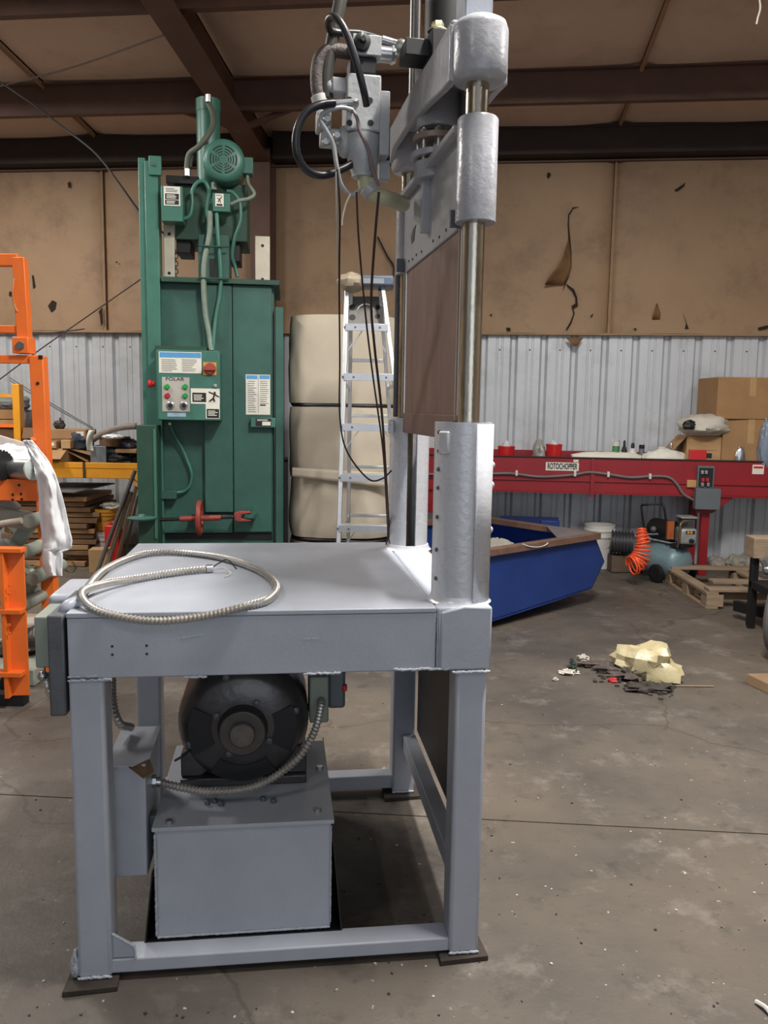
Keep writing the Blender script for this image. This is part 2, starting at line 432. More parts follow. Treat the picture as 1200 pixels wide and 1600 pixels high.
# back wall
S0, S1 = -6.6, 6.6
wb = MB(); wb.prism([WP(S0, -0.12, 0), WP(S1, -0.12, 0), WP(S1, -0.12, 4.5), WP(S0, -0.12, 4.5)], WP(0, -0.16, 0) - WP(0, -0.12, 0))
wall_back = tag(wb.build('wall_back', DARKGAP, smooth=0), 'back wall of ribbed metal sheets below brown insulation', None, kind='structure')
def sheet(s0):
    """one ribbed sheet 0.915 m wide, three major ribs set back, two fine ribs between each"""
    prof = []
    for k in range(3):
        a = s0 + k * 0.305
        prof += [(a, 0), (a + 0.075, 0), (a + 0.08, -0.006), (a + 0.092, -0.006), (a + 0.097, 0), (a + 0.13, 0), (a + 0.135, -0.006), (a + 0.147, -0.006), (a + 0.152, 0), (a + 0.215, 0), (a + 0.238, -0.036), (a + 0.272, -0.036), (a + 0.297, 0)]
    prof.append((s0 + 0.915, 0))
    m_ = MB(); n = len(prof)
    m_._add([WP(a, d, z) for z in (0.004, 2.36) for a, d in prof], [(i, i + 1, n + i + 1, n + i) for i in range(n - 1)])
    m_.build('wall_sheet', METAL, wall_back, smooth=0, world=True)
for k in range(-6, 11): sheet(-2.956 - 0.255 + 0.915 * k)
scr = MB()
for k in range(-15, 31):
    a = -2.956 - 0.255 + 0.305 * k + 0.113
    for z in (2.17, 1.05, 0.12):
        scr.lathe([(0.009, 0), (0.009, 0.002), (0.006, 0.002), (0.005, 0.007)], WP(a, 0, z), WP(0, 1, 0) - WP(0, 0, 0), 8)
scr.build('screw_row', GREY_D, wall_back, world=True, kind='stuff')
# hanging insulation blankets above the sheets
SEAM = [-3.043 + 1.764 * k for k in range(-2, 6)]
PAN = []
for k in range(len(SEAM) - 1):
    a, b_ = SEAM[k], SEAM[k + 1]
    def fn(u, v, a=a, b_=b_, k=k):
        s_ = a + 0.012 + (b_ - a - 0.024) * u; z = 2.335 + (4.12 - 2.335) * v
        d = 0.045 + 0.03 * (sin(pi * u) ** 0.5) * (1 - 0.4 * v) + 0.016 * mnoise.noise(V((s_ * 1.3, z * 1.7, k)))
        if u < 0.001 or u > 0.999: d = 0.012
        return WP(s_, d, z)
    m_ = MB(); m_.grid(fn, 22, 20)
    PAN.append(m_.build('insulation_blanket', WINS, wall_back, smooth=60, world=True))
m_ = MB()
for s_ in SEAM[1:-1]: m_.prism([WP(s_ - 0.012, 0.03, 2.34), WP(s_ + 0.012, 0.03, 2.34), WP(s_ + 0.012, 0.03, 4.1), WP(s_ - 0.012, 0.03, 4.1)], WP(0, 0.055, 0) - WP(0, 0.03, 0))
for s_ in SEAM[1:-1]:
    pass
m_.build('blanket_seam', mat('seam_tape', (150, 120, 92), 0.7), wall_back, world=True)
m_ = MB(); m_.prism([WP(S0, 0.0, 2.315), WP(S0, 0.07, 2.315), WP(S0, 0.07, 2.338), WP(S0, 0.0, 2.338)], WP(S1, 0, 0) - WP(S0, 0, 0))
m_.build('girt_flashing', mat('flashing_tan', (150, 124, 96), 0.6), wall_back, world=True, bevel=0.004)
# tears and holes in the insulation
HOLE = mat('tear_shadow_lining', (44, 32, 24), 0.95)
FLAP = mat('torn_lining', (120, 88, 56), 0.75, 0, 0.2, 8)
def tear(pts, d=0.082, name='tear', m_=HOLE):
    q = [at(x, y, 8.6) for x, y in pts]
    out = []
    for p in q:
        r = p - V((0, 0, CAM_H)); n = V((sin(WYAW), cos(WYAW), 0))
        t = ((V((0, WDIST, CAM_H)) - V((0, 0, CAM_H))).dot(n) - d) / r.dot(n); out.append(V((0, 0, CAM_H)) + r * t)
    mm = MB(); mm.prism(out, (WP(0, 0.004, 0) - WP(0, 0, 0))); return mm.build(name, m_, wall_back, smooth=0, world=True)
tear([(905, 323), (896, 326), (890, 336), (889, 350), (891, 372), (893, 395), (893, 418), (888, 435), (883, 445), (879, 456), (884, 444), (878, 420), (884, 395), (888, 372), (887, 350), (888, 335), (895, 324)])
tear([(884, 443), (890, 447), (897, 452), (902, 465), (903, 478), (896, 483), (898, 490), (893, 505), (886, 516), (884, 515), (891, 503), (896, 490), (893, 478), (899, 474), (899, 465), (894, 455), (888, 449)])
def flap(rows, d0, name='torn_flap'):
    # curled strip: rows of (left px, right px, y, curl)
    n = V((sin(WYAW), cos(WYAW), 0)); mm = MB(); vs = []
    def P(x, y, d):
        r = at(x, y, 8.6) - V((0, 0, CAM_H)); t = (WDIST * n.y - d) / r.dot(n); return V((0, 0, CAM_H)) + r * t
    K = 6
    for xl, xr, y, c in rows:
        for k in range(K + 1):
            t = k / K; vs.append(P(xl + (xr - xl) * t, y, d0 + c * (1 - t) ** 1.5))
    mm._add(vs, [(j * (K + 1) + k, j * (K + 1) + k + 1, (j + 1) * (K + 1) + k + 1, (j + 1) * (K + 1) + k) for j in range(len(rows) - 1) for k in range(K)])
    return mm.build(name, FLAP, wall_back, smooth=60, world=True, solid=0.004)
flap([(888, 889, 375, 0.0), (880, 892, 400, 0.05), (870, 893, 418, 0.09), (858, 888, 432, 0.1), (851, 880, 445, 0.05)], 0.09)
flap([(1026, 1027, 474, 0), (1021, 1032, 490, 0.03), (1019, 1031, 499, 0.0)], 0.085)
flap([(884, 912, 527, 0.0), (890, 907, 534, 0.02), (898, 902, 541, 0.0)], 0.1)
for pts in ([(1054, 297), (1066, 289), (1071, 285), (1069, 291), (1060, 298), (1056, 299)], [(855, 271), (858, 269), (861, 273), (857, 279), (855, 276)], [(1067, 490), (1071, 500), (1076, 514), (1070, 514), (1072, 505)], [(791, 512), (797, 512), (798, 517), (792, 518)], [(765, 491), (769, 491), (768, 495)], [(924, 492), (927, 490), (926, 494), (922, 496)], [(990, 513), (995, 513), (993, 517)], [(1184, 512), (1200, 508), (1200, 513), (1186, 516)], [(106, 286), (110, 283), (110, 292), (107, 294)], [(180, 410), (183, 408), (184, 411)], [(50, 430), (52, 430), (55, 448), (52, 451)], [(15, 455), (18, 456), (17, 463), (14, 462)], [(75, 478), (82, 469), (88, 472), (86, 483), (80, 488)], [(154, 487), (160, 480), (161, 505), (158, 510), (156, 492)], [(893, 83), (893, 83.2), (894, 85)]):
    tear(pts)

# column, eave strut
def ibeam(mb, a, b, w, h, t, side, upv):
    """H section between a and b: flange width w along side, depth h along upv"""
    a = V(a); b = V(b); side = V(side).normalized(); upv = V(upv).normalized()
    for sgn in (-1, 1):
        c = upv * sgn * (h / 2 - t / 2)
        mb.prism([a + c + side * w / 2 + upv * t / 2, a + c - side * w / 2 + upv * t / 2, a + c - side * w / 2 - upv * t / 2, a + c + side * w / 2 - upv * t / 2], b - a)
    mb.prism([a + side * t / 2 + upv * (h / 2 - t), a - side * t / 2 + upv * (h / 2 - t), a - side * t / 2 - upv * (h / 2 - t), a + side * t / 2 - upv * (h / 2 - t)], b - a)
sdir = WP(1, 0, 0) - WP(0, 0, 0); ddir = WP(0, 1, 0) - WP(0, 0, 0)
m_ = MB(); ibeam(m_, WP(-1.262, 0.19, 0.0), WP(-1.262, 0.19, 4.1), 0.2, 0.26, 0.014, sdir, ddir)
m_.build('steel_column', BROWNST, wall_back, smooth=0, world=True)
m_ = MB()
for s0, s1 in ((S0, -1.36), (-1.16, S1)):
    m_.prism([WP(s0, 0.0, 4.0), WP(s0, 0.21, 4.03), WP(s0, 0.21, 4.045), WP(s0, 0.2, 4.045), WP(s0, 0.2, 4.27), WP(s0, 0.21, 4.27), WP(s0, 0.21, 4.3), WP(s0, 0.0, 4.3)], sdir * (s1 - s0))
m_.build('eave_strut', BROWNST_D, wall_back, smooth=0, world=True)
m_ = MB(); m_.prism([WP(S0, 0.02, 3.985), WP(S0, 0.1, 3.985), WP(S0, 0.1, 4.0), WP(S0, 0.02, 4.0)], sdir * (S1 - S0)); m_.build('eave_angle', BROWNST, wall_back, smooth=0, world=True)

# roof: sloping underside with insulation blankets, purlins and a rafter
ROOF0, RSL = 4.30, 0.107
def roof_z(d): return ROOF0 + RSL * d
DMAX = 14.6
cb = MB(); cb.prism([WP(S0, -0.2, roof_z(-0.2) + 0.1), WP(S1, -0.2, roof_z(-0.2) + 0.1), WP(S1, DMAX, roof_z(DMAX) + 0.1), WP(S0, DMAX, roof_z(DMAX) + 0.1)], (0, 0, 0.05))
ceiling = tag(cb.build('ceiling', SHELL, smooth=0), 'sloping roof underside with dusty brown insulation between purlins', None, kind='structure')
for k in range(len(SEAM) - 1):
    a, b_ = SEAM[k], SEAM[k + 1]
    PU = [1.2, 2.72, 4.24]
    def fn(u, v, a=a, b_=b_, k=k):
        s_ = a + 0.01 + (b_ - a - 0.02) * u; d = DMAX * v
        ph = ((d - 1.2) / 1.52) % 1.0
        z = roof_z(d) - 0.05 * sin(pi * ph) * (sin(pi * u) ** 0.6) + 0.02 * mnoise.noise(V((s_ * 1.2, d * 1.3, k + 20)))
        if u < 0.001 or u > 0.999: z = roof_z(d) + 0.02
        return WP(s_, d, z)
    m_ = MB(); m_.grid(fn, 16, 96); m_.build('roof_blanket', CINS, ceiling, smooth=60, world=True)
for k in range(1, len(SEAM) - 1):
    s_ = SEAM[k]
    m_ = MB(); m_.prism([WP(s_ - 0.02, 0.1, roof_z(0.1) - 0.03), WP(s_ + 0.005, 0.1, roof_z(0.1) - 0.055), WP(s_ + 0.02, 0.1, roof_z(0.1) - 0.02)], WP(s_, DMAX, roof_z(DMAX)) - WP(s_, 0.1, roof_z(0.1)))
    m_.build('roof_seam', mat('roof_seam_tape', (168, 132, 100), 0.7), ceiling, smooth=0, world=True)
for d in (1.2, 2.72, 4.24, 5.76, 7.28, 8.8, 10.3, 11.8, 13.3):
    zt = roof_z(d) - 0.01
    m_ = MB(); m_.prism([WP(S0, d - 0.004, zt), WP(S0, d + 0.06, zt), WP(S0, d + 0.06, zt - 0.012), WP(S0, d + 0.004, zt - 0.012), WP(S0, d + 0.004, zt - 0.25), WP(S0, d - 0.06, zt - 0.25), WP(S0, d - 0.06, zt - 0.262), WP(S0, d - 0.004 + 0.012, zt - 0.262)], sdir * (S1 - S0))
    m_.build('purlin', BROWNST, ceiling, smooth=0, world=True)
for sc_ in (-1.262, 5.2):
    m_ = MB()
    a = [(0.32, 3.97), (DMAX, 3.97 + RSL * (DMAX - 0.32))]
    t = 0.014
    # bottom flange
    m_.prism([WP(sc_ - 0.11, a[0][0], a[0][1]), WP(sc_ + 0.11, a[0][0], a[0][1]), WP(sc_ + 0.11, a[0][0], a[0][1] + t), WP(sc_ - 0.11, a[0][0], a[0][1] + t)], WP(sc_, a[1][0], a[1][1]) - WP(sc_, a[0][0], a[0][1]))
    m_.prism([WP(sc_ - 0.006, 0.06, 3.97), WP(sc_ + 0.006, 0.06, 3.97), WP(sc_ + 0.006, 0.06, roof_z(0) - 0.02), WP(sc_ - 0.006, 0.06, roof_z(0) - 0.02)], WP(sc_, a[1][0], a[1][1]) - WP(sc_, a[0][0], a[0][1]))
    m_.build('rafter', BROWNST, ceiling, smooth=0, world=True)
    for e, dz in (((0.62, 1.14), 0), ((-0.62, 1.14), 0)):
        b1 = MB(); b1.bar(WP(sc_, 0.75 + 0.25, 4.06), WP(sc_ + e[0], e[1], roof_z(1.2) - 0.2), 0.045, 0.045); b1.build('flange_brace', BROWNST, ceiling, smooth=0, world=True)
# remaining walls, out of view
def plain_wall(name, pts, off, label):
    m_ = MB(); m_.prism(pts, off); return tag(m_.build(name, SHELL, smooth=0), label, None, kind='structure')
plain_wall('wall_left', [WP(S0, -0.2, 0), WP(S0, DMAX, 0), WP(S0, DMAX, 6.1), WP(S0, -0.2, 4.4)], sdir * -0.1, 'plain metal side wall left of the rack')
plain_wall('wall_right', [WP(S1, -0.2, 0), WP(S1, DMAX, 0), WP(S1, DMAX, 6.1), WP(S1, -0.2, 4.4)], sdir * 0.1, 'plain metal side wall right of the boxes')

# ================================================================ HYDRAULIC PRESS
PYAW = 0.1264
press = thing('hydraulic_press', 'tall grey hydraulic press with square table and two guide posts', 'press', (-0.8024, 2.0465, 0), PYAW)
T, W_, D_ = 1.024, 1.108, 1.09
ZB = 0.851
def P(mb, name, m, bevel=0.003, smooth=35, **k): return mb.build(name, m, press, smooth=smooth, bevel=bevel, **k)
m_ = MB(); m_.box(0, 0.955, -0.002, D_, T - 0.014, T); top = P(m_, 'table_top', GREY, 0.003)
m_ = MB(); m_.box(0.002, 0.955, 0.0, 0.014, ZB, T - 0.015); apron = P(m_, 'front_apron', GREY, 0.003)
for u, z in ((0.112, .935), (0.112, .913), (0.198, .935), (0.198, .913)):
    h = MB(); h.lathe([(0.0035, 0), (0.0035, 0.0012)], (u, 0.0005, z), (0, -1, 0), 10); h.build('bolt_hole', BLACKP, apron)
h = MB(); h.obox((0.338, -0.0003, 0.895), (0.003, 0.001, 0.035), 0, 0, 0.05); h.build('paint_scratch', WELD, apron)
h = MB(); h.obox((0.62, -0.0003, 0.945), (0.045, 0.001, 0.004), 0, 0, -0.06); h.build('paint_scratch', WELD, apron)
h = MB(); h.obox((0.31, -0.0003, 0.957), (0.06, 0.001, 0.0025), 0, 0, -0.15); h.build('paint_scratch', WELD, apron)
def weld(u0, u1, z, parent, v=-0.002, seed=1, axis='u', r=0.006):
    random.seed(seed); h = MB(); n = max(4, int(abs(u1 - u0) / 0.009))
    n = max(6, int(abs(u1 - u0) / 0.005)); pts = []; rs = []
    for i in range(n + 1):
        t = u0 + (u1 - u0) * i / n; rs.append(r * random.uniform(0.55, 0.85) * (0.5 if i in (0, n) else 1))
        pts.append((t, v, z + random.uniform(-.0015, .0015)) if axis == 'u' else (z + random.uniform(-.001, .001), v, t))
    h.tube(pts, rs, 7)
    return h.build('weld_bead', WELD, parent, smooth=60)
weld(0.0, 0.11, ZB - 0.004, apron, seed=2); weld(0.0, 0.075, ZB + 0.006, apron, seed=12, r=0.004)
weld(0.29, 0.35, ZB - 0.002, apron, seed=3, r=0.005); weld(0.60, 0.70, ZB - 0.001, apron, seed=4, r=0.005); weld(0.84, 1.0, ZB + 0.004, apron, seed=5, r=0.006)
weld(0.85, 1.02, 0.958, apron, seed=6, axis='z', r=0.0025)
m_ = MB(); m_.box(0.002, 0.016, 0.015, D_ - .015, ZB, T - 0.015); m_.box(0.955, 0.969, 0.015, D_ - .015, ZB, T - 0.015)
m_.box(0.002, 0.969, D_ - 0.014, D_, ZB, T - 0.015); P(m_, 'side_apron', GREY, 0.002)
m_ = MB(); m_.box(0.14, 0.94, 0.02, 0.028, ZB - 0.006, ZB); m_.box(0.016, 0.95, 0.5, 0.52, ZB, T - .015); P(m_, 'table_stiffener', GREY_D, 0)
# post beam under the two guide posts, with the wider front block
m_ = MB(); m_.box(0.958, 1.095, 0.0, 1.10, ZB - 0.004, T); P(m_, 'post_beam', GREY, 0.008)
m_ = MB(); m_.prism([(0.966, -0.006, ZB), (1.108, -0.004, ZB), (1.108, -0.004, T), (1.03, -0.008, T + .004), (0.966, -0.006, T - .012)], (0, 0.16, 0)); blk = P(m_, 'post_block', GREY, 0.006)
weld(1.0, 1.105, ZB - 0.006, blk, v=-0.006, seed=8, r=0.007)
# legs
LEGZ = 0.017
legs = []
for u0, u1, v0, v1 in ((0.0, 0.09, 0.0, 0.095), (1.013, 1.1, 0.0, 0.095), (0.0, 0.09, 0.98, 1.075), (0.985, 1.075, 1.0, 1.09)):
    m_ = MB(); m_.box(u0, u1, v0, v1, LEGZ, ZB); lg = P(m_, 'leg', GREY, 0.011, seg=3); legs.append(lg)
    weld(u0, u1, LEGZ + 0.004, lg, v=v0 - 0.002, seed=int(u0 * 100) + int(v0 * 10), r=0.006)
h = MB(); h.blob((-0.006, 0.03, 0.045), (0.018, 0.03, 0.04), 3, 0.5); h.build('weld_spatter', WELD, legs[0], smooth=60)
m_ = MB(); m_.prism([(0.089, 0.012, 0.135), (0.089, 0.012, 0.065), (0.15, 0.012, 0.065), (0.15, 0.012, 0.095)], (0, 0.008, 0)); g = P(m_, 'gusset', GREY, 0.001)
h = MB(); h.tube([(0.09, 0.01, 0.137), (0.148, 0.01, 0.096), (0.15, 0.01, 0.062)], 0.004, 6); h.build('weld_bead', WELD, g)
# base rails
m_ = MB(); m_.prism([(0.085, 0.008, 0.022), (0.085, 0.008, 0.062), (0.085, 0.075, 0.068), (0.085, 0.075, 0.022)], (0.93, 0, 0)); P(m_, 'base_rail', GREY, 0.004)
m_ = MB(); m_.box(0.085, 0.99, 1.015, 1.085, 0.03, 0.085); P(m_, 'base_rail', GREY, 0.004)
m_ = MB(); m_.box(1.025, 1.075, 0.09, 1.0, 0.2, 0.262); P(m_, 'side_brace', GREY, 0.003)
m_ = MB(); m_.box(1.082, 1.094, 0.095, 1.0, 0.275, ZB - 0.004); P(m_, 'side_panel', mat('dark_panel_steel', (58, 56, 58), 0.5, 0.2, 0.3, 3, col2=(86, 50, 46), c2amt=0.3, c2scale=2.0), 0.002)

# guide post tubes: slotted pipes
def ctube(cu_, cv_, r, z0, z1, slot, ang, name):
    m_ = MB(); n = 40; t = 0.009
    a0 = ang + slot / 2; a1 = ang + 2 * pi - slot / 2
    vs = []
    for z in (z0, z1):
        for rr in (r, r - t):
            for k in range(n + 1):
                a = a0 + (a1 - a0) * k / n; vs.append((cu_ + rr * cos(a), cv_ + rr * sin(a), z))
    q = n + 1; fs = []
    for k in range(n):
        fs += [(k, k + 1, 2 * q + k + 1, 2 * q + k), (q + k + 1, q + k, 3 * q + k, 3 * q + k + 1), (k + 1, k, q + k, q + k + 1), (2 * q + k, 2 * q + k + 1, 3 * q + k + 1, 3 * q + k)]
    fs += [(0, q, 3 * q, 2 * q), (n, 2 * q + n, 3 * q + n, q + n)]
    m_._add(vs, fs); return P(m_, name, SILV, 0, smooth=40)
TZ = 1.517
CN = (1.036, 0.096); CF = (1.022, 0.95)
pn = ctube(*CN, 0.078, T, TZ, 0.46, pi / 2, 'post_tube')
pf = ctube(*CF, 0.074, T, TZ, 0.50, -pi / 2, 'post_tube')
for (cu_, cv_), par in ((CN, pn), (CF, pf)):
    h = MB(); h.lathe([(0.09, 0), (0.084, 0.005), (0.081, 0.012), (0.0785, 0.02), (0.074, 0.02), (0.07, 0.0)], (cu_, cv_, T - 0.001), n=40); h.build('base_fillet', SILV, par, smooth=60)
# welded wear strip down the outside of the near post, with bolt heads
h = MB(); h.grid(lambda a, b: (CN[0] + 0.0805 * cos(-1.32 + 1.25 * a), CN[1] + 0.0805 * sin(-1.32 + 1.25 * a), T + 0.004 + (TZ - T - 0.008) * b), 14, 1)
h.build('wear_strip', SILV, pn, smooth=60, solid=0.006)
for z in (1.09, 1.17, 1.26, 1.34, 1.39, 1.44, 1.49):
    for a in ((-2.75,) if z not in (1.39, 1.49) else (-2.75, 0.1)):
        h = MB(); d = V((cos(a), sin(a), 0)); h.lathe([(0.006, 0), (0.006, 0.004), (0.003, 0.006)], V((CN[0], CN[1], z)) + d * 0.077, d, 8); h.build('plug_screw', GREY_D, pn)
for z in (1.22, 1.345, 1.40):
    h = MB(); d = V((cos(0.02), sin(0.02), 0)); h.lathe([(0.012, 0), (0.012, 0.006), (0.006, 0.012)], V((CN[0], CN[1], z)) + d * 0.079, d, 12); h.build('plug_screw', SILV, pn)
h = MB(); d = V((cos(-2.45), sin(-2.45), 0)); h.obox(V((CN[0], CN[1], 1.463)) + d * 0.08, (0.014, 0.034, 0.06), -2.45); h.build('clamp_lug', SILV, pn, bevel=0.005, seg=3)
h = MB(); h.box(CF[0] - 0.086, CF[0] - 0.066, CF[1] - 0.05, CF[1] - 0.02, 1.46, 1.51); h.build('clamp_lug', SILV, pf, bevel=0.004)

# head frame: axis from near rod to far rod
HA = V((-0.053, 0.9986, 0)); HQ = V((0.9986, 0.053, 0)); H0 = V((1.05, 0.10, 0))
def h3(p, q, z): return H0 + HA * p + HQ * q + V((0, 0, z))
LP = 0.851
def Hbox(mb, p0, p1, q0, q1, z0, z1):
    mb.prism([h3(p0, q0, z0), h3(p0, q1, z0), h3(p1, q1, z0), h3(p1, q0, z0)], (0, 0, z1 - z0)); return mb
for p in (0.0, LP):
    m_ = MB(); m_.cyl(h3(p, 0, T + .005), h3(p, 0, 2.42), 0.030, n=36); P(m_, 'guide_rod', CHROME, 0)
    m_ = MB(); s_ = 1 if p == 0 else -1
    m_.cyl(h3(p + s_ * 0.052, -0.016, 1.52), h3(p + s_ * 0.052, -0.016, 2.06), 0.011, n=16); P(m_, 'slide_bar', mat('bright_slide_bar', (196, 188, 182), 0.2, 1.0, 0.08, 6), 0)
m_ = MB(); m_.cyl(h3(LP + .03, -0.032, 1.52), h3(LP + .03, -0.032, 2.06), 0.010, n=16); P(m_, 'slide_bar', GREY_D, 0)
# platen hanging under the crosshead
m_ = MB(); Hbox(m_, 0.05, LP - 0.05, -0.017, 0.017, 1.472, 2.06); pl = P(m_, 'platen', RUSTP, 0.002)
h = MB(); Hbox(h, 0.04, LP - 0.04, -0.022, 0.022, 1.465, 1.535); h.build('platen_edge', mat('platen_edge_brown', (110, 86, 76), 0.55, 0.1, 0.14, 6, aniso=(3, 3, 1)), pl, bevel=0.002)
# crosshead: sleeves, web, flange, rib
m_ = MB()
m_.lathe([(0.032, 0), (0.054, 0), (0.054, 0.26), (0.05, 0.266), (0.032, 0.266)], h3(0, 0.004, 2.042), n=40); P(m_, 'crosshead_sleeve', CAST, 0.002, smooth=50)
m_ = MB(); m_.lathe([(0.032, 0), (0.045, 0), (0.045, 0.26), (0.032, 0.266)], h3(LP, -0.002, 2.035), n=36); P(m_, 'crosshead_sleeve', CAST, 0.002, smooth=50)
m_ = MB()
m_.prism([h3(0.03, -0.024, 2.06), h3(0.10, -0.024, 2.04), h3(LP - 0.1, -0.024, 2.035), h3(LP - 0.02, -0.024, 2.035), h3(LP - 0.02, -0.024, 2.28), h3(0.6, -0.024, 2.285), h3(0.44, -0.024, 2.287), h3(0.03, -0.024, 2.30)], HQ * 0.048)
web = P(m_, 'crosshead_web', CAST, 0.003)
m_ = MB(); Hbox(m_, 0.04, LP - 0.03, -0.052, 0.052, 2.283, 2.302); P(m_, 'crosshead_flange', CAST, 0.004)
m_ = MB(); Hbox(m_, 0.418, 0.442, -0.05, -0.02, 2.10, 2.29); P(m_, 'crosshead_rib', CAST, 0.004)
m_ = MB(); Hbox(m_, 0.40, 0.46, -0.02, 0.02, 2.29, 2.335); m_.cyl(h3(0.43, 0, 2.26), h3(0.43, 0, 2.312), 0.072, n=32); P(m_, 'crosshead_boss', CAST, 0.003)
for i, p in enumerate((0.12, 0.2, 0.28, 0.36, 0.52, 0.6, 0.66, 0.72)):
    h = MB(); h.lathe([(0.005, 0), (0.004, 0.002)], h3(p, -0.0245, 2.06 + 0.004 * (i % 2)), -HQ, 8); h.build('bolt_hole', BLACKP, web)
h = MB(); h.prism([h3(0.68, -0.0248, 2.115), h3(0.64, -0.0248, 2.12), h3(0.63, -0.0248, 2.15), h3(0.61, -0.0248, 2.165), h3(0.66, -0.0248, 2.16), h3(0.69, -0.0248, 2.14)], -HQ * 0.001); h.build('chipped_patch', BLACKP, web, smooth=0)
for p in (0.052, LP - 0.045):
    h = MB(); Hbox(h, p - 0.006, p + 0.006, -0.052, -0.024, 2.04, 2.085); h.build('clamp_tab', GREY_D, web, bevel=0.001)
# coupling between ram and crosshead
m_ = MB(); m_.cyl(h3(0.43, 0, 2.30), h3(0.43, 0, 2.45), 0.034, n=28); P(m_, 'ram_rod', CHROME, 0)
for z, r, mm in ((2.372, 0.078, mat('ring_tan', (150, 132, 122), 0.4, 0.2)), (2.322, 0.084, CAST)):
    m_ = MB(); m_.lathe([(0.04, 0), (r, 0), (r, 0.018), (0.04, 0.018)], h3(0.43, 0, z), n=40); P(m_, 'coupling_ring', mm, 0.002)
for k in range(8):
    a = 2 * pi * k / 8 + 0.2; c = h3(0.43 + 0.062 * cos(a), 0.062 * sin(a), 0)
    h = MB(); h.cyl(c + V((0, 0, 2.312)), c + V((0, 0, 2.405)), 0.006, n=8); h.lathe([(0.011, 0), (0.011, 0.009)], c + V((0, 0, 2.391)), n=6); P(h, 'coupling_bolt', STEEL, 0)
# yoke: cast bridge with a boss over each rod
for p in (0.0, LP):
    yk = MB(); yk.lathe([(0.034, 0), (0.056, 0.0), (0.066, 0.006), (0.071, 0.018), (0.072, 0.05), (0.072, 0.13), (0.066, 0.146), (0.05, 0.155), (0.0, 0.155)], h3(p, 0.004, 2.392), n=40); P(yk, 'yoke_boss', CAST, 0, smooth=50)
def web_side(q, qa, z0):
    m = MB(); m.prism([h3(0.0, q, 2.395), h3(0.08, q, 2.40), h3(0.3, q, z0), h3(0.6, q, z0 + 0.03), h3(0.80, q, z0 + 0.03), h3(LP, q, z0 - 0.01), h3(LP, q, 2.545), h3(0.45, q, 2.55), h3(0.0, q, 2.535)], HQ * qa); return m
web_side(-0.076, 0.022, 2.43).build('yoke_web', CAST, press, bevel=0.006, seg=3)
web_side(0.06, 0.022, 2.40).build('yoke_web', CAST, press, bevel=0.006, seg=3)
m_ = MB(); m_.prism([h3(0.0, -0.074, 2.515), h3(LP, -0.074, 2.515), h3(LP, 0.08, 2.515), h3(0.0, 0.08, 2.515)], (0, 0, 0.032)); P(m_, 'yoke_top_plate', CAST, 0.008, seg=3)
m_ = MB(); m_.lathe([(0.036, 0), (0.066, 0), (0.068, 0.008), (0.068, 0.11), (0.036, 0.11)], h3(0.43, 0, 2.41), n=36); P(m_, 'yoke_hub', CAST, 0.003)
# hydraulic cylinder on top of the yoke, tie bars and column
m_ = MB(); Hbox(m_, 0.30, 0.56, -0.055, 0.1, 2.548, 2.655); fl = P(m_, 'cylinder_flange', BLACKP, 0.004)
m_ = MB(); m_.cyl(h3(0.43, 0.018, 2.65), h3(0.43, 0.018, 3.4), 0.066, n=40); P(m_, 'cylinder_barrel', BLACKP, 0)
for p, q in ((0.33, -0.032), (0.53, -0.032), (0.33, 0.078), (0.53, 0.078)):
    h = MB(); c = h3(p, q, 2.655); h.lathe([(0.03, 0), (0.029, 0.004)], c, n=24); h.lathe([(0.019, 0.004), (0.019, 0.022), (0.017, 0.026)], c, n=6); h.build('flange_bolt', mat('zinc_bolt', (186, 178, 142), 0.35, 0.8), fl)
m_ = MB(); m_.cyl(h3(0.56, -0.052, 2.548), h3(0.56, -0.052, 3.4), 0.017, n=20); P(m_, 'tie_rod', mat('dull_tie_rod', (126, 124, 122), 0.35, 0.7), 0)
m_ = MB(); Hbox(m_, 0.34, 0.44, -0.125, -0.05, 2.59, 2.637); P(m_, 'port_block', BLACKP, 0.002)
m_ = MB(); m_.prism([h3(0.02, -0.033, 2.545), h3(0.02, 0.0, 2.545), h3(0.02, 0.042, 2.545), h3(0.095, 0.05, 2.545), h3(0.105, -0.036, 2.545)], (0, 0, 0.8)); P(m_, 'head_column', GREY, 0.004)
h = MB(); h.lathe([(0.062, 0), (0.058, 0.008), (0.048, 0.014)], h3(0.05, 0.004, 2.545), n=28); P(h, 'column_weld', WELD, 0)

# valve block assembly left of the yoke
VP = 0.55
def vz(px, py, p=VP):
    """press-frame point for a photo pixel on the plane p of the head frame"""
    r = at(px, py, 1.0) - V((0, 0, CAM_H)); R = Matrix.Rotation(-PYAW, 3, 'Z')
    o = R @ (V((0, 0, CAM_H)) - V((-0.8024, 2.0465, 0))); d = R @ r
    t = (H0.dot(HA) + p - o.dot(HA)) / d.dot(HA)
    return o + d * t
VGREY = mat('valve_grey_paint', (168, 170, 172), 0.4, 0.1, 0.08, 14, 0.2, 60)
def vbox(x0, x1, y0, y1, p0, p1, mb=None):
    mb = mb or MB(); a = vz(x0, y0); b = vz(x1, y1)
    qa = (a - H0).dot(HQ); qb = (b - H0).dot(HQ)
    return Hbox(mb, p0, p1, min(qa, qb), max(qa, qb), min(a.z, b.z), max(a.z, b.z))
vb = P(vbox(539, 591, 122, 214, 0.5, 0.62), 'valve_block', VGREY, 0.006)
for x, y in ((546, 156), (578, 157), (546, 192), (579, 192)):
    h = MB(); h.lathe([(0.0095, 0), (0.0095, 0.0015)], vz(x, y, 0.5), -HA, 16); h.build('port_hole', BLACKP, vb)
h = MB(); vbox(517, 541, 124, 151, 0.52, 0.58, h); h.lathe([(0.026, 0), (0.024, 0.018), (0.012, 0.024)], vz(519, 138), -HQ, 18); h.build('pilot_housing', VGREY, vb, bevel=0.007, seg=3)
m_ = MB()
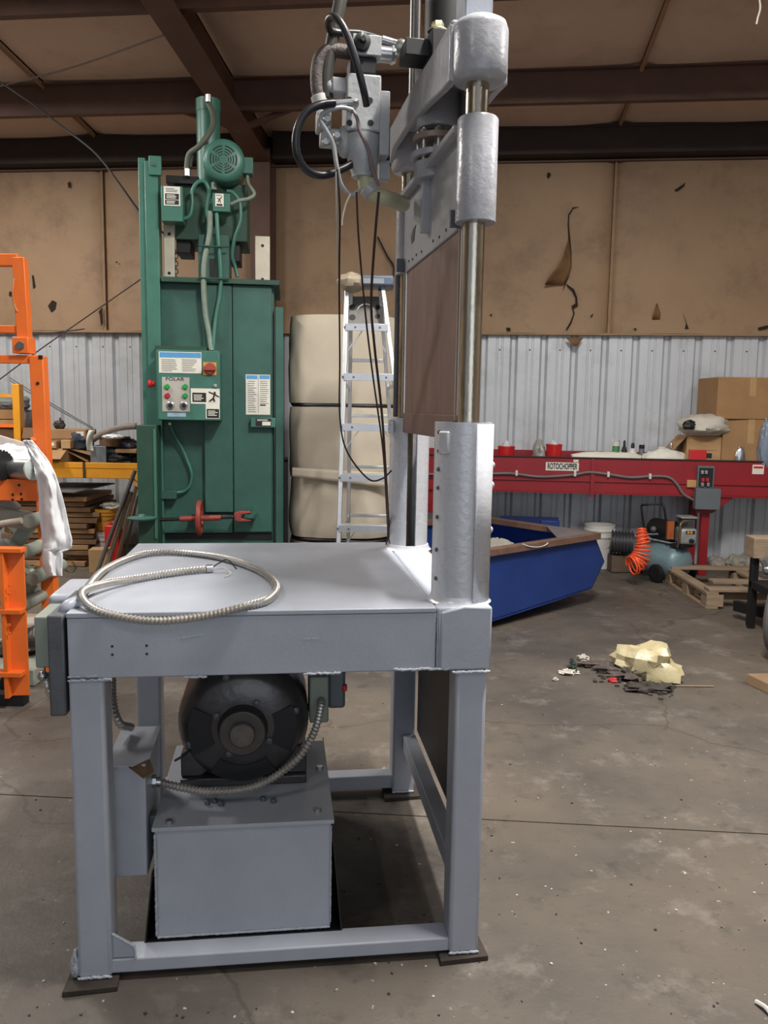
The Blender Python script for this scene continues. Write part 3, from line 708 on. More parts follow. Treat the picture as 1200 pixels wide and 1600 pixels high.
q0 = vz(567, 214); m_.lathe([(0.058, 0.0), (0.056, -0.03), (0.046, -0.09), (0.035, -0.115), (0.035, -0.125)], (q0.x, q0.y, q0.z), n=28); P(m_, 'pump_body', VGREY, 0, smooth=50)
m_ = MB(); vbox(548, 592, 62, 98, 0.5, 0.56, m_); P(m_, 'gauge_plate', VGREY, 0.003)
m_ = MB(); vbox(545, 585, 95, 124, 0.51, 0.6, m_); P(m_, 'solenoid', BLACKP, 0.004)
m_ = MB(); m_.lathe([(0.026, 0), (0.026, 0.02), (0.01, 0.024), (0.009, 0.04)], vz(565, 68, 0.5), -HA, 20); P(m_, 'pressure_plug', BLACKP, 0.001)
m_ = MB(); m_.lathe([(0.009, 0), (0.011, 0.012), (0.006, 0.02)], vz(565, 62, 0.47), (0, 0, 1), 12); P(m_, 'plug_tip', STEEL, 0)
for x, y, r in ((591, 196, 0.02), (592, 172, 0.014)):
    h = MB(); h.ball(vz(x, y), (0.012, 0.03, 0.05), 12, 8); P(h, 'weld_mass', VGREY, 0)
m_ = MB(); vbox(590, 604, 150, 250, 0.5, 0.62, m_); P(m_, 'valve_bracket', VGREY, 0.003)
m_ = MB(); vbox(594, 610, 248, 280, 0.56, 0.6, m_); P(m_, 'bracket_tail', VGREY, 0.003)
# small fittings on the left
m_ = MB(); vbox(494, 516, 175, 208, 0.52, 0.58, m_); vbox(500, 530, 202, 230, 0.53, 0.58, m_); P(m_, 'manifold', VGREY, 0.005)
for x, y, ax in ((510, 190, -HA), (525, 215, -HA), (508, 225, -HA)):
    h = MB(); h.lathe([(0.014, 0), (0.014, 0.016), (0.010, 0.018), (0.010, 0.028)], vz(x, y, 0.52), ax, 6); P(h, 'hex_fitting', STEEL, 0)
m_ = MB(); m_.ball(vz(538, 222), (0.026, 0.03, 0.05), 14, 10); P(m_, 'accumulator', VGREY, 0)
def hose(name, pts, r, m, n=12, sm=8): 
    h = MB(); h.tube(spline(pts, sm), r, n); return P(h, name, m, 0)
HOSE = mat('black_hose', (38, 38, 42), 0.35, 0, 0.15, 30)
HOSED = mat('dusty_hose', (92, 82, 78), 0.6, 0, 0.2, 20, 0.3, 90)
hose('pressure_hose', [vz(538, -40), vz(530, 10), vz(518, 70), vz(510, 120), vz(511, 155)], 0.021, mat('olive_hose', (58, 56, 50), 0.45, 0, 0.15, 20))
hose('return_hose', [vz(585, 83), vz(550, 82), vz(518, 79), vz(502, 88), vz(496, 110), vz(496, 135), vz(499, 152)], 0.022, HOSED)
hose('pilot_hose', [vz(573, 165, .47), vz(568, 140, .44), vz(556, 95, .42), vz(538, 45, .42), vz(522, 26, .44), vz(513, 33, .48), vz(520, 50, .53), vz(560, 52), vz(596, 62)], 0.0115, HOSE)
hose('loop_hose', [vz(522, 161, .48), vz(500, 164, .46), vz(478, 176, .45), vz(464, 205, .45), vz(464, 240, .46), vz(480, 266, .48), vz(505, 274, .5), vz(535, 264, .52), vz(556, 252, .54)], 0.0125, HOSE)
for x0, y0, x1, y1, r, mm in ((585, 83, 618, 87, 0.025, STEEL), (498, 150, 502, 165, 0.026, PLW), (596, 62, 628, 72, 0.014, STEEL), (518, 161, 560, 159, 0.010, STEEL)):
    h = MB(); a, b = vz(x0, y0, .5 if r < .012 else VP), vz(x1, y1, .5 if r < .012 else VP); h.cyl(a, b, r, n=18)
    h.cyl(a.lerp(b, 0.78), a.lerp(b, 0.92), r * 1.15, n=6); P(h, 'hose_fitting', mm, 0.001)
h = MB(); h.ball(vz(627, 75), 0.026, 14, 10); h.cyl(vz(627, 75), vz(634, 88), 0.02, n=14); P(h, 'swivel_elbow', mat('pale_fitting', (190, 192, 186), 0.35, 0.5), 0)
hose('impulse_tube', [vz(551, 172, .5), vz(533, 168, .49), vz(510, 174, .48), vz(500, 186, .48), vz(510, 204, .48), vz(521, 226, .48), vz(526, 258, .48), vz(533, 288, .5), vz(548, 305, .52), vz(562, 298, .53)], 0.007, VGREY)
hose('impulse_tube', [vz(551, 172, .49), vz(558, 185, .48), vz(562, 205, .48), vz(575, 232, .49), vz(582, 262, .5), vz(592, 290, .52)], 0.0055, mat('pinkish_tube', (120, 104, 104), 0.5))
m_ = MB(); m_.tube(spline([vz(571, 262), vz(571, 278), vz(574, 295), vz(588, 305), vz(606, 311), vz(630, 319, .68)], 8), 0.026, 16); P(m_, 'elbow_pipe', mat('yellowed_pipe', (178, 176, 146), 0.45, 0.05, 0.1, 20), 0)
m_ = MB(); a, b = vz(571, 255), vz(571, 277); m_.cyl(a, b, 0.032, n=16); a, b = vz(574, 292), vz(582, 302); m_.cyl(a, b, 0.031, n=16); P(m_, 'pipe_collar', VGREY, 0.002)

# platform for steel shims below the legs
for u0, u1, v0, v1, lab in ((-0.03, 0.11, -0.045, 0.11, 'thin rusty steel shim plate under the front left press leg'), (0.985, 1.125, -0.025, 0.12, 'thin rusty steel shim plate under the front right press leg'), (0.95, 1.1, 0.96, 1.1, 'thin rusty shim plate under the rear right press leg'), (-0.02, 0.11, 0.97, 1.09, 'thin rusty shim plate under the rear left press leg')):
    c = PM[press.name]; m_ = MB(); pts = [c @ V((u0, v0, 0)), c @ V((u1, v0 + .01, 0)), c @ V((u1 - .01, v1, 0)), c @ V((u0 + .005, v1, 0))]
    m_.prism(pts, (0, 0, 0.016)); o = m_.build('shim_plate', mat('rusty_plate', (58, 50, 44), 0.75, 0.2, 0.25, 20, 0.2, 80), bevel=0.002); tag(o, lab, 'shim plate', 'shim plates under the press legs')

# switch boxes on the left of the table
sw = thing('switch_panel', 'grey upright slab with pale green switch box beside the table', 'switch box', tuple(PM[press.name] @ V((-0.03, 0.1, 0.75))), PYAW)
def LPm(mb, name, m, par, **k):
    mb.v = [tuple(PM[press.name] @ V(p)) for p in mb.v]; return mb.build(name, m, par, world=True, **k)
m_ = MB(); m_.box(-0.047, -0.006, 0.0, 0.30, 0.752, 1.018); LPm(m_, 'mounting_slab', GREY_D, sw, bevel=0.005)
m_ = MB(); m_.box(-0.098, -0.048, 0.07, 0.22, 0.86, 0.998); gb = LPm(m_, 'switch_box', SAGE, sw, bevel=0.004)
m_ = MB(); m_.lathe([(0.018, 0), (0.018, 0.01), (0.012, 0.014)], (-0.098, 0.12, 0.945), (-1, 0, 0), 16); LPm(m_, 'push_button', PLW, gb)
m_ = MB(); m_.ball((-0.075, 0.05, 0.845), 0.014, 12, 8); LPm(m_, 'cord_gland', STEEL, gb)
m_ = MB(); m_.v = []; ribbed(m_, [(-0.07, 0.06, 0.85), (-0.063, 0.05, 0.815), (-0.05, 0.06, 0.77)], 0.011, 0.012); LPm(m_, 'flexible_conduit', GALV, gb)
m_ = MB(); m_.box(-0.115, -0.02, 0.26, 0.5, 0.93, 1.012); LPm(m_, 'junction_box', GREY, sw, bevel=0.016, seg=3)
m_ = MB(); m_.tube(spline([(0.02, 0.10, 1.035), (-0.006, 0.05, 1.03), (-0.022, 0.06, 1.0), (-0.02, 0.09, 0.97)], 8), 0.016, 12); LPm(m_, 'cable_gland', GREY, sw)

# loose flexible conduit lying on the table
cond = [(-0.02, 0.12, 1.0), (0.004, 0.19, 1.036), (-0.006, 0.50, 1.036), (0.055, 0.76, 1.036), (0.165, 0.82, 1.036), (0.326, 0.72, 1.036), (0.463, 0.50, 1.036), (0.528, 0.26, 1.036), (0.51, 0.075, 1.036), (0.445, 0.0, 1.034), (0.335, -0.022, 1.014), (0.22, -0.024, 1.006), (0.115, -0.018, 1.022), (0.05, 0.02, 1.04), (0.02, 0.1, 1.057), (0.05, 0.24, 1.048), (0.126, 0.37, 1.037), (0.227, 0.46, 1.036), (0.31, 0.505, 1.036)]
fc = thing('flexible_conduit', 'loop of flexible steel conduit lying on the press table', 'conduit', tuple(PM[press.name] @ V((0.25, 0.35, T))), PYAW)
m_ = MB(); ribbed(m_, cond, 0.0118, 0.0105, 0.34, 10); LPm(m_, 'conduit_sheath', GALV, fc, smooth=60)
m_ = MB(); m_.cyl((0.306, 0.503, 1.036), (0.326, 0.508, 1.036), 0.014, n=12); LPm(m_, 'end_fitting', STEEL, fc)
for pts in ([(0.32, 0.505, 1.037), (0.345, 0.53, 1.05), (0.37, 0.56, 1.055), (0.4, 0.53, 1.03)], [(0.32, 0.505, 1.035), (0.36, 0.5, 1.04), (0.385, 0.47, 1.028), (0.37, 0.42, 1.026)]):
    m_ = MB(); m_.tube(spline(pts, 6), 0.0022, 6); LPm(m_, 'wire', BLACK if pts[1][2] > 1.045 else PLW, fc)

# ================================================================ POWER UNIT under the table
pu = thing('hydraulic_power_unit', 'grey welded oil tank with black electric motor under the table', 'power unit', tuple(PM[press.name] @ V((0.43, 0.3, 0.07))), PYAW)
def U(mb, name, m, par=None, **k): return LPm(mb, name, m, par or pu, **k)
m_ = MB(); m_.box(0.196, 0.682, 0.075, 0.62, 0.072, 0.39); tk = U(m_, 'tank', GREY, bevel=0.004)
m_ = MB(); m_.box(0.19, 0.69, 0.066, 0.63, 0.39, 0.402); U(m_, 'tank_lid', GREY, bevel=0.002)
def uweld(pts, seed, r=0.006):
    random.seed(seed); h = MB(); a, b = V(pts[0]), V(pts[1]); n = int((b - a).length / 0.008)
    n = int((b - a).length / 0.005); h.tube([a.lerp(b, i / n) for i in range(n + 1)], [r * random.uniform(.55, .9) for i in range(n + 1)], 7)
    U(h, 'weld_bead', WELD, tk, smooth=60)
uweld([(0.198, 0.074, 0.08), (0.198, 0.074, 0.38)], 1); uweld([(0.2, 0.073, 0.076), (0.68, 0.073, 0.076)], 2, 0.005); uweld([(0.681, 0.074, 0.09), (0.681, 0.074, 0.38)], 3, 0.004)
for u, v in ((0.235, 0.09), (0.645, 0.12), (0.665, 0.4)):
    m_ = MB(); m_.lathe([(0.011, 0), (0.011, 0.01)], (u, v, 0.402), n=6); U(m_, 'lid_bolt', STEEL)
for u, v in ((0.33, 0.19), (0.35, 0.2), (0.37, 0.18), (0.49, 0.2), (0.52, 0.185)):
    m_ = MB(); m_.lathe([(0.008, 0), (0.008, 0.012), (0.004, 0.014)], (u, v, 0.402), n=6); U(m_, 'lid_bolt', GREY_D)
# drip tray
TRAY = mat('oily_black_tray', (22, 22, 24), 0.35, 0.1, 0.2, 10)
m_ = MB(); m_.prism([(0.165, 0.065, 0.064), (0.715, 0.065, 0.064), (0.715, 0.9, 0.064), (0.165, 0.9, 0.064)], (0, 0, 0.006))
m_.prism([(0.165, 0.065, 0.066), (0.165, 0.9, 0.066), (0.185, 0.9, 0.26), (0.185, 0.08, 0.26)], (0.004, 0, 0))
m_.prism([(0.711, 0.065, 0.066), (0.711, 0.9, 0.066), (0.7, 0.9, 0.30), (0.69, 0.09, 0.30)], (0.004, 0, 0))
o = m_.build.__self__
LPm(m_, 'drip_tray', TRAY, pu)
# motor
mc = V((0.428, 0.30, 0.588)); MRo = 0.2
mt_ = MB(); mt_.lathe([(0.0, -0.03), (0.06, -0.03), (0.075, -0.012), (0.075, -0.006), (0.15, -0.002), (0.178, 0.018), (0.196, 0.05), (0.2, 0.07), (0.2, 0.30), (0.19, 0.34), (0.15, 0.37), (0.0, 0.37)], mc, (0, 1, 0), 56)
mo = U(mt_, 'motor', MOTOR, smooth=50)
m_ = MB(); m_.lathe([(0.07, 0), (0.07, 0.016), (0.066, 0.02), (0.045, 0.02)], mc + V((0, -0.028, 0)), (0, -1, 0), 36); U(m_, 'bearing_cap', mat('cap_steel', (88, 84, 82), 0.35, 0.6, 0.12, 20), mo, bevel=0.001)
m_ = MB(); m_.lathe([(0.038, 0), (0.038, 0.018), (0.034, 0.021), (0, 0.021)], mc + V((0, -0.045, 0)), (0, -1, 0), 32); U(m_, 'shaft_end', mat('shaft_steel', (112, 106, 102), 0.35, 0.7, 0.15, 25), mo)
for a0, a1 in ((pi * 0.86, pi * 1.16), (pi * 1.84, pi * 2.14), (pi * 1.3, pi * 1.7)):
    m_ = MB(); K = 10; ri, ro_ = (0.095, 0.162) if a0 < 4 or a0 > 5 else (0.12, 0.165)
    if a0 > pi * 1.25 and a0 < pi * 1.4: ri = 0.115
    pts = [mc + V((ro_ * cos(a0 + (a1 - a0) * k / K), -0.004, ro_ * sin(a0 + (a1 - a0) * k / K))) for k in range(K + 1)] + [mc + V((ri * cos(a1 - (a1 - a0) * k / K), -0.004, ri * sin(a1 - (a1 - a0) * k / K))) for k in range(K + 1)]
    m_.prism(pts, (0, -0.0045, 0)); U(m_, 'vent_slot', BLACKP, mo)
for k in range(8):
    a = 2 * pi * k / 8 + 0.3; r = 0.088 if k % 2 else 0.165
    m_ = MB(); m_.lathe([(0.011, 0), (0.011, 0.008), (0.006, 0.011)], mc + V((r * cos(a), -0.003 if r < .1 else 0.004, r * sin(a))), (0, -1, 0), 10); U(m_, 'cover_bolt', GREY_D, mo)
m_ = MB(); m_.box(0.24, 0.62, 0.3, 0.62, 0.404, 0.43); m_.prism([(0.24, 0.32, 0.43), (0.30, 0.32, 0.43), (0.34, 0.32, 0.46), (0.27, 0.32, 0.52), (0.24, 0.32, 0.5)], (0, 0.25, 0)); m_.prism([(0.62, 0.32, 0.43), (0.56, 0.32, 0.43), (0.52, 0.32, 0.46), (0.59, 0.32, 0.52), (0.62, 0.32, 0.5)], (0, 0.25, 0)); U(m_, 'motor_foot', MOTOR, mo, bevel=0.004)
m_ = MB(); m_.box(0.63, 0.69, 0.36, 0.52, 0.57, 0.72); jb = U(m_, 'terminal_box', SAGE, mo, bevel=0.006)
m_ = MB(); m_.box(0.69, 0.745, 0.4, 0.56, 0.6, 0.76); U(m_, 'terminal_lid', GREYP, mo, bevel=0.01)
m_ = MB(); m_.box(0.735, 0.75, 0.39, 0.41, 0.66, 0.68); U(m_, 'red_wire_cap', REDB, jb, bevel=0.003)
m_ = MB(); ribbed(m_, [(0.18, 0.22, 0.466), (0.22, 0.215, 0.456), (0.267, 0.20, 0.45), (0.342, 0.18, 0.446), (0.47, 0.18, 0.458), (0.581, 0.2, 0.519), (0.639, 0.25, 0.584), (0.664, 0.32, 0.64), (0.665, 0.37, 0.645)], 0.0128, 0.0115, 0.34, 10)
U(m_, 'motor_conduit', GALV, pu, smooth=60)
m_ = MB(); m_.cyl((0.155, 0.22, 0.468), (0.195, 0.22, 0.464), 0.015, n=12); m_.cyl((0.172, 0.22, 0.467), (0.182, 0.22, 0.466), 0.02, n=8); U(m_, 'conduit_connector', STEEL, pu)
m_ = MB(); m_.tube(spline([(0.22, 0.35, 0.47), (0.25, 0.32, 0.5), (0.27, 0.31, 0.53), (0.25, 0.33, 0.55)], 6), 0.004, 6); U(m_, 'lead_wire', BLACK, mo)

# control cabinet hanging inside the left legs
cbx = thing('control_cabinet', 'narrow grey control cabinet with open lid behind the left leg', 'cabinet', tuple(PM[press.name] @ V((0.12, 0.3, 0.2))), PYAW)
m_ = MB(); m_.box(0.072, 0.172, 0.1, 0.34, 0.245, 0.57); LPm(m_, 'cabinet_body', GREY, cbx, bevel=0.004)
m_ = MB(); m_.prism([(0.066, 0.085, 0.572), (0.14, 0.085, 0.572), (0.18, 0.13, 0.575), (0.18, 0.35, 0.578), (0.066, 0.35, 0.578)], (0, 0, 0.004)); LPm(m_, 'cabinet_lid', GREY, cbx)
m_ = MB(); m_.prism([(0.13, 0.082, 0.572), (0.172, 0.06, 0.548), (0.195, 0.1, 0.548), (0.18, 0.128, 0.572)], (0, 0, 0.002)); LPm(m_, 'lid_corner', mat('bent_rusty_tin', (132, 108, 84), 0.5, 0.4, 0.2, 14), cbx)
m_ = MB(); m_.box(0.173, 0.195, 0.14, 0.18, 0.36, 0.4); LPm(m_, 'cabinet_latch', GREY_D, cbx, bevel=0.002)
m_ = MB(); m_.v = []; ribbed(m_, [(0.10, 0.3, 0.6), (0.075, 0.26, 0.63), (0.05, 0.3, 0.68), (0.03, 0.4, 0.75)], 0.013, 0.012); LPm(m_, 'flexible_conduit', GALV, cbx)

# thin cables hanging from the valve block down behind the table
def cable(pts, r, m, label, sm=8):
    h = MB(); h.tube(spline(pts, sm), r, 6); o = h.build('hanging_cable', m); return tag(o, label, 'cable', 'cables hanging from the press valve')
CB = mat('cable_black', (26, 24, 26), 0.5); CBR = mat('cable_brown', (64, 46, 42), 0.5); CW = mat('cable_white', (196, 188, 172), 0.5)
cable([at(527, 265, 2.62), at(531, 330, 2.64), at(530, 440, 2.75), at(531, 560, 2.85), at(531, 650, 2.9), at(542, 705, 2.95), at(575, 748, 3.0), at(597, 748, 3.05), at(612, 735, 3.06)], 0.0032, CB, 'thin black cable curving up to the far press post')
cable([at(557, 300, 2.62), at(561, 380, 2.68), at(572, 500, 2.8), at(583, 590, 2.9), at(598, 700, 3.0), at(604, 790, 3.05), at(606, 838, 3.1), at(603, 851, 3.09)], 0.0035, CBR, 'brown cable hanging straight, nearest to the ladder rail')
cable([at(592, 300, 2.64), at(586, 370, 2.66), at(580, 470, 2.76), at(585, 540, 2.85), at(597, 650, 2.98), at(604, 760, 3.05), at(608, 830, 3.1), at(609, 848, 3.09)], 0.0048, CBR, 'thick dark brown cable hanging beside the far post')
cable([at(525, 268, 2.62), at(526, 330, 2.64), at(528, 400, 2.72), at(532, 450, 2.78), at(530, 480, 2.8)], 0.003, CW, 'short off-white cable hanging beside the ladder top')
cable([at(548, 303, 2.6), at(540, 320, 2.6), at(535, 340, 2.6), at(534, 352, 2.6)], 0.003, CW, 'pale cable stub just below the valve block')

# ================================================================ GREEN BALER
def ext(x0, y0, x1, y1, Y):
    a = at(x0, (y0 + y1) / 2, Y); b = at(x1, (y0 + y1) / 2, Y); c = at((x0 + x1) / 2, y0, Y); d = at((x0 + x1) / 2, y1, Y)
    return a.x, b.x, d.z, c.z
def pbox(mb, x0, y0, x1, y1, Y, dep):
    X0, X1, Z0, Z1 = ext(x0, y0, x1, y1, Y); mb.box(X0, X1, Y, Y + dep, max(Z0, 0.001), Z1); return mb
BY = 6.3
bal = thing('baler', 'tall dark green vertical baler with control panel and top motor', 'baler', (-1.3, BY + 0.4, 0))
def B(mb, name, m, par=None, **k): return mb.build(name, m, par or bal, world=True, **k)
def bz(y): return at(330, y, BY).z
m_ = MB(); pbox(m_, 243, 442, 428, 1000, BY + 0.04, 0.8); body = B(m_, 'chamber', GREEN, bevel=0.006)
m_ = MB(); X0, X1, Z0, Z1 = ext(319, 445, 363, 800, BY); m_.box(X0, X1, BY - 0.02, BY + 0.05, Z0, Z1); B(m_, 'centre_panel', GREEN, bevel=0.004)
m_ = MB(); X0, X1, Z0, Z1 = ext(364, 445, 424, 832, BY); m_.box(X0, X1, BY - 0.01, BY + 0.05, Z0, Z1); B(m_, 'right_panel', GREEN, bevel=0.004)
m_ = MB(); X0, X1, Z0, Z1 = ext(245, 804, 363, 832, BY); m_.box(X0, X1, BY - 0.015, BY + 0.05, Z0, Z1); B(m_, 'lower_panel', GREEN, bevel=0.004)
m_ = MB(); X0, X1, Z0, Z1 = ext(255, 436, 436, 444, BY); m_.box(X0, X1, BY - 0.05, BY + 0.85, Z0, Z1); B(m_, 'top_ledge', GREEN_D, bevel=0.003)
m_ = MB(); pbox(m_, 429, 478, 441, 1000, BY - 0.03, 0.12); B(m_, 'right_column', GREEN, bevel=0.004)
X0, X1, Z0, Z1 = ext(226, 250, 256, 1000, BY)
m_ = MB(); m_.box(X0, X0 + 0.05, BY + 0.0, BY + 0.14, 0.0, Z1); m_.box(X0 + 0.05, X1, BY - 0.04, BY + 0.1, 0.0, Z1 - 0.03); lc = B(m_, 'left_column', GREEN_L, bevel=0.004)
m_ = MB(); pbox(m_, 233, 246, 252, 276, BY - 0.06, 0.03); B(m_, 'column_cap', GREEN_L, bevel=0.004)
m_ = MB(); m_.lathe([(0.012, 0), (0.012, 0.012)], at(240, 260, BY - 0.06), (0, -1, 0), 6); B(m_, 'cap_bolt', GREY_D)
m_ = MB(); pbox(m_, 213, 664, 243, 1000, BY - 0.25, 0.25); B(m_, 'door_jamb', GREEN_D, bevel=0.005)
m_ = MB(); pbox(m_, 236, 670, 240, 840, BY - 0.262, 0.02); B(m_, 'jamb_strip', GREEN_L)
m_ = MB(); pbox(m_, 244, 834, 425, 842, BY + 0.02, 0.03); B(m_, 'chamber_gap', BLACKP)
# upper works
m_ = MB(); X0, X1, Z0, Z1 = ext(276, 286, 388, 376, BY + 0.1); m_.box(X0, X1, BY + 0.1, BY + 0.6, Z0, Z1); B(m_, 'oil_reservoir', GREEN_D, bevel=0.006)
m_ = MB(); pbox(m_, 262, 276, 312, 288, BY + 0.05, 0.5); B(m_, 'reservoir_shelf', BLACKP, bevel=0.003)
m_ = MB(); pbox(m_, 310, 366, 358, 442, BY + 0.0, 0.25); B(m_, 'ram_guide', GREEN, bevel=0.006)
m_ = MB(); pbox(m_, 327, 404, 336, 440, BY - 0.004, 0.02); B(m_, 'guide_slot', BLACKP)
m_ = MB(); pbox(m_, 362, 376, 378, 408, BY + 0.15, 0.3); pbox(m_, 280, 376, 302, 396, BY + 0.15, 0.3); B(m_, 'reservoir_bracket', BLACKP, bevel=0.004, kind='stuff')
a = at(327, 152, BY + 0.15); b = at(325, 290, BY + 0.15)
m_ = MB(); m_.lathe([(0.0, 0.0), (0.088, 0.0), (0.088, b.z * 0 + (a.z - b.z) - 0.08), (0.092, (a.z - b.z) - 0.078), (0.092, (a.z - b.z) + 0.01), (0.086, (a.z - b.z) + 0.015), (0, (a.z - b.z) + 0.015)], (a.x, BY + 0.25, b.z), n=36); B(m_, 'ram_cylinder', GREEN_L, smooth=40)
mc2 = at(346, 248, BY - 0.1)
m_ = MB(); m_.lathe([(0.0, 0.0), (0.11, 0.0), (0.135, 0.008), (0.15, 0.03), (0.152, 0.06), (0.152, 0.16), (0.14, 0.17), (0.14, 0.36), (0.12, 0.4), (0, 0.4)], mc2, (0, 1, 0), 44); bm_ = B(m_, 'motor', GREEN_L, smooth=45)
SL = MB()
for r0, r1 in ((0.088, 0.098), (0.068, 0.076), (0.05, 0.057), (0.033, 0.039)):
    for q in range(6):
        a0 = q * pi / 3 + 0.12 + 0.5; a1 = (q + 1) * pi / 3 - 0.12 + 0.5; K = 8
        pts = [mc2 + V((r1 * cos(a0 + (a1 - a0) * k / K), -0.0015, r1 * sin(a0 + (a1 - a0) * k / K))) for k in range(K + 1)] + [mc2 + V((r0 * cos(a1 - (a1 - a0) * k / K), -0.0015, r0 * sin(a1 - (a1 - a0) * k / K))) for k in range(K + 1)]
        SL.prism(pts, (0, 0.004, 0))
SL.build('fan_grille', BLACKP, bm_, world=True, kind='stuff')
m_ = MB(); pbox(m_, 376, 243, 394, 269, BY - 0.02, 0.12); B(m_, 'motor_terminal_box', GREEN_L, bm_, bevel=0.006)
m_ = MB(); pbox(m_, 250, 292, 283, 347, BY - 0.13, 0.13); bx1 = B(m_, 'relay_box', GREEN_L, bevel=0.004)
def rect(par, x0, y0, x1, y1, Y, m, name, th=0.002):
    q = MB(); X0, X1, Z0, Z1 = ext(x0, y0, x1, y1, Y); q.box(X0, X1, Y - th, Y, Z0, Z1); return q.build(name, m, par, world=True, smooth=0)
def lines(par, x0, y0, x1, y1, Y, n, m, name='print_lines', seed=1, fill=0.5):
    random.seed(seed); q = MB(); X0, X1, Z0, Z1 = ext(x0, y0, x1, y1, Y); st = (Z1 - Z0) / n
    for i in range(n):
        z = Z1 - (i + 0.5) * st; w1 = X0 + (X1 - X0) * random.uniform(0.65, 1.0)
        q.box(X0, w1, Y - 0.001, Y, z - st * fill / 2, z + st * fill / 2)
    return q.build(name, m, par, world=True, smooth=0, kind='stuff')
yl = BY - 0.131
l1 = rect(bx1, 254, 293, 279, 323, yl, PAPER, 'warning_label'); rect(l1, 256, 304, 277, 313, yl - .002, INK, 'label_block', .001); rect(l1, 256, 314, 277, 321, yl - .002, INK, 'label_block', .001); lines(l1, 257, 295, 276, 302, yl - .002, 3, INKG); lines(l1, 258, 305, 276, 312, yl - .003, 3, PAPER, seed=3); lines(l1, 258, 315, 276, 320, yl - .003, 2, PAPER, seed=4)
m_ = MB(); pbox(m_, 330, 301, 357, 330, BY - 0.08, 0.09); bx2 = B(m_, 'junction_box', GREEN_L, bevel=0.004)
yl = BY - 0.081; l2 = rect(bx2, 334, 302, 347, 322, yl, PAPER, 'warning_label'); lines(l2, 335, 303, 346, 306, yl - .002, 2, INKG); rect(l2, 336, 318, 345, 321, yl - .002, INK, 'label_block', .001)
m_ = MB(); m_.tube([at(338, 315, yl - .003), at(341, 310, yl - .003), at(344, 307, yl - .003)], 0.003, 6); m_.tube([at(337, 309, yl - .003), at(341, 311, yl - .003), at(342, 316, yl - .003)], 0.0025, 6); m_.build('label_figure', INK, l2, world=True)
for x0, y0, x1, y1 in ((259, 352, 275, 436), (399, 367, 422, 443)):
    WR = mat('bare_white_rail', (196, 188, 170), 0.5, 0.1, 0.08, 10)
    m_ = MB(); pbox(m_, x0, y0, x1, y1, BY + 0.05, 0.06); rl = B(m_, 'slide_rail', WR, bevel=0.003)
    for yy in (y0 + 15, y1 - 8): h = MB(); h.lathe([(0.012, 0), (0.01, 0.002)], at((x0 + x1) / 2, yy, BY + 0.05), (0, -1, 0), 12); h.build('rail_hole', BLACKP, rl, world=True)
def bt(name, pts, r, m, dy=0.0, par=None):
    h = MB(); h.tube(spline([at(x, y, BY + dy + (d if d else 0)) for x, y, d in pts], 7), r, 9); return h.build(name, m, par or bal, world=True, smooth=60)
CG = mat('painted_grey_conduit', (122, 136, 124), 0.5, 0.1, 0.12, 20)
bt('control_conduit', [(327, 330, -.05), (326, 365, -.05), (318, 410, -.06), (317, 450, -.06), (320, 490, -.06), (325, 520, -.07), (328, 548, -.1)], 0.021, CG)
bt('control_conduit', [(337, 332, -.05), (339, 370, -.06), (343, 420, -.06), (342, 460, -.06), (335, 500, -.07), (330, 548, -.1)], 0.016, GREEN_L)
bt('relay_conduit', [(283, 344, -.06), (295, 338, -.06), (299, 320, -.06), (299, 300, -.06), (307, 286, -.06), (318, 284, -.06), (324, 294, -.06), (325, 305, -.05), (322, 330, -.04), (325, 345, -.04), (324, 360, -.02)], 0.015, GREEN_L)
bt('motor_conduit', [(386, 270, .02), (387, 285, .0), (396, 300, -.02), (388, 308, -.03), (372, 312, -.04), (358, 318, -.05)], 0.014, CG)
bt('limit_conduit', [(354, 298, -.02), (363, 300, -.03), (373, 315, -.03), (374, 345, -.03), (366, 370, -.02), (362, 398, .0), (367, 415, .02), (371, 432, .02)], 0.014, GREEN_L)
bt('hydraulic_hose', [(294, 276, .05), (294, 262, .05), (297, 242, .03), (310, 230, 0), (322, 215, .0), (334, 195, .05), (334, 175, .1), (328, 160, .14), (325, 153, .15)], 0.021, mat('grey_brown_hose', (88, 92, 80), 0.5))
bt('hydraulic_hose', [(299, 262, .06), (303, 240, .05), (313, 228, .04), (325, 222, .06)], 0.013, HOSED)
for x, y in ((294, 270), (326, 153), (335, 290)):
    h = MB(); p = at(x, y, BY + 0.02); h.lathe([(0.024, 0), (0.024, 0.05), (0.018, 0.055)], p - V((0, 0, 0.03)), n=8); B(h, 'hose_fitting', STEEL if x != 335 else CG)
for y in (384, 434):
    bt('clamp_strap', [(308, y, -.075), (330, y + 1, -.085), (356, y + 1, -.075)], 0.007, GREEN_D)
# hanging chain by the left rail
m_ = MB()
for k in range(9):
    p = at(276 + (k % 2) * 2, 395 + k * 6, BY + 0.08); q = [p + V((0.014 * cos(a) * (1 if k % 2 else 0.4), 0.014 * cos(a) * (0.4 if k % 2 else 1), 0.02 * sin(a))) for a in [i * pi / 5 for i in range(11)]]
    m_.tube(q, 0.004, 5, cap=False)
m_.build('chain', BLACKP, bal, world=True, kind='stuff')
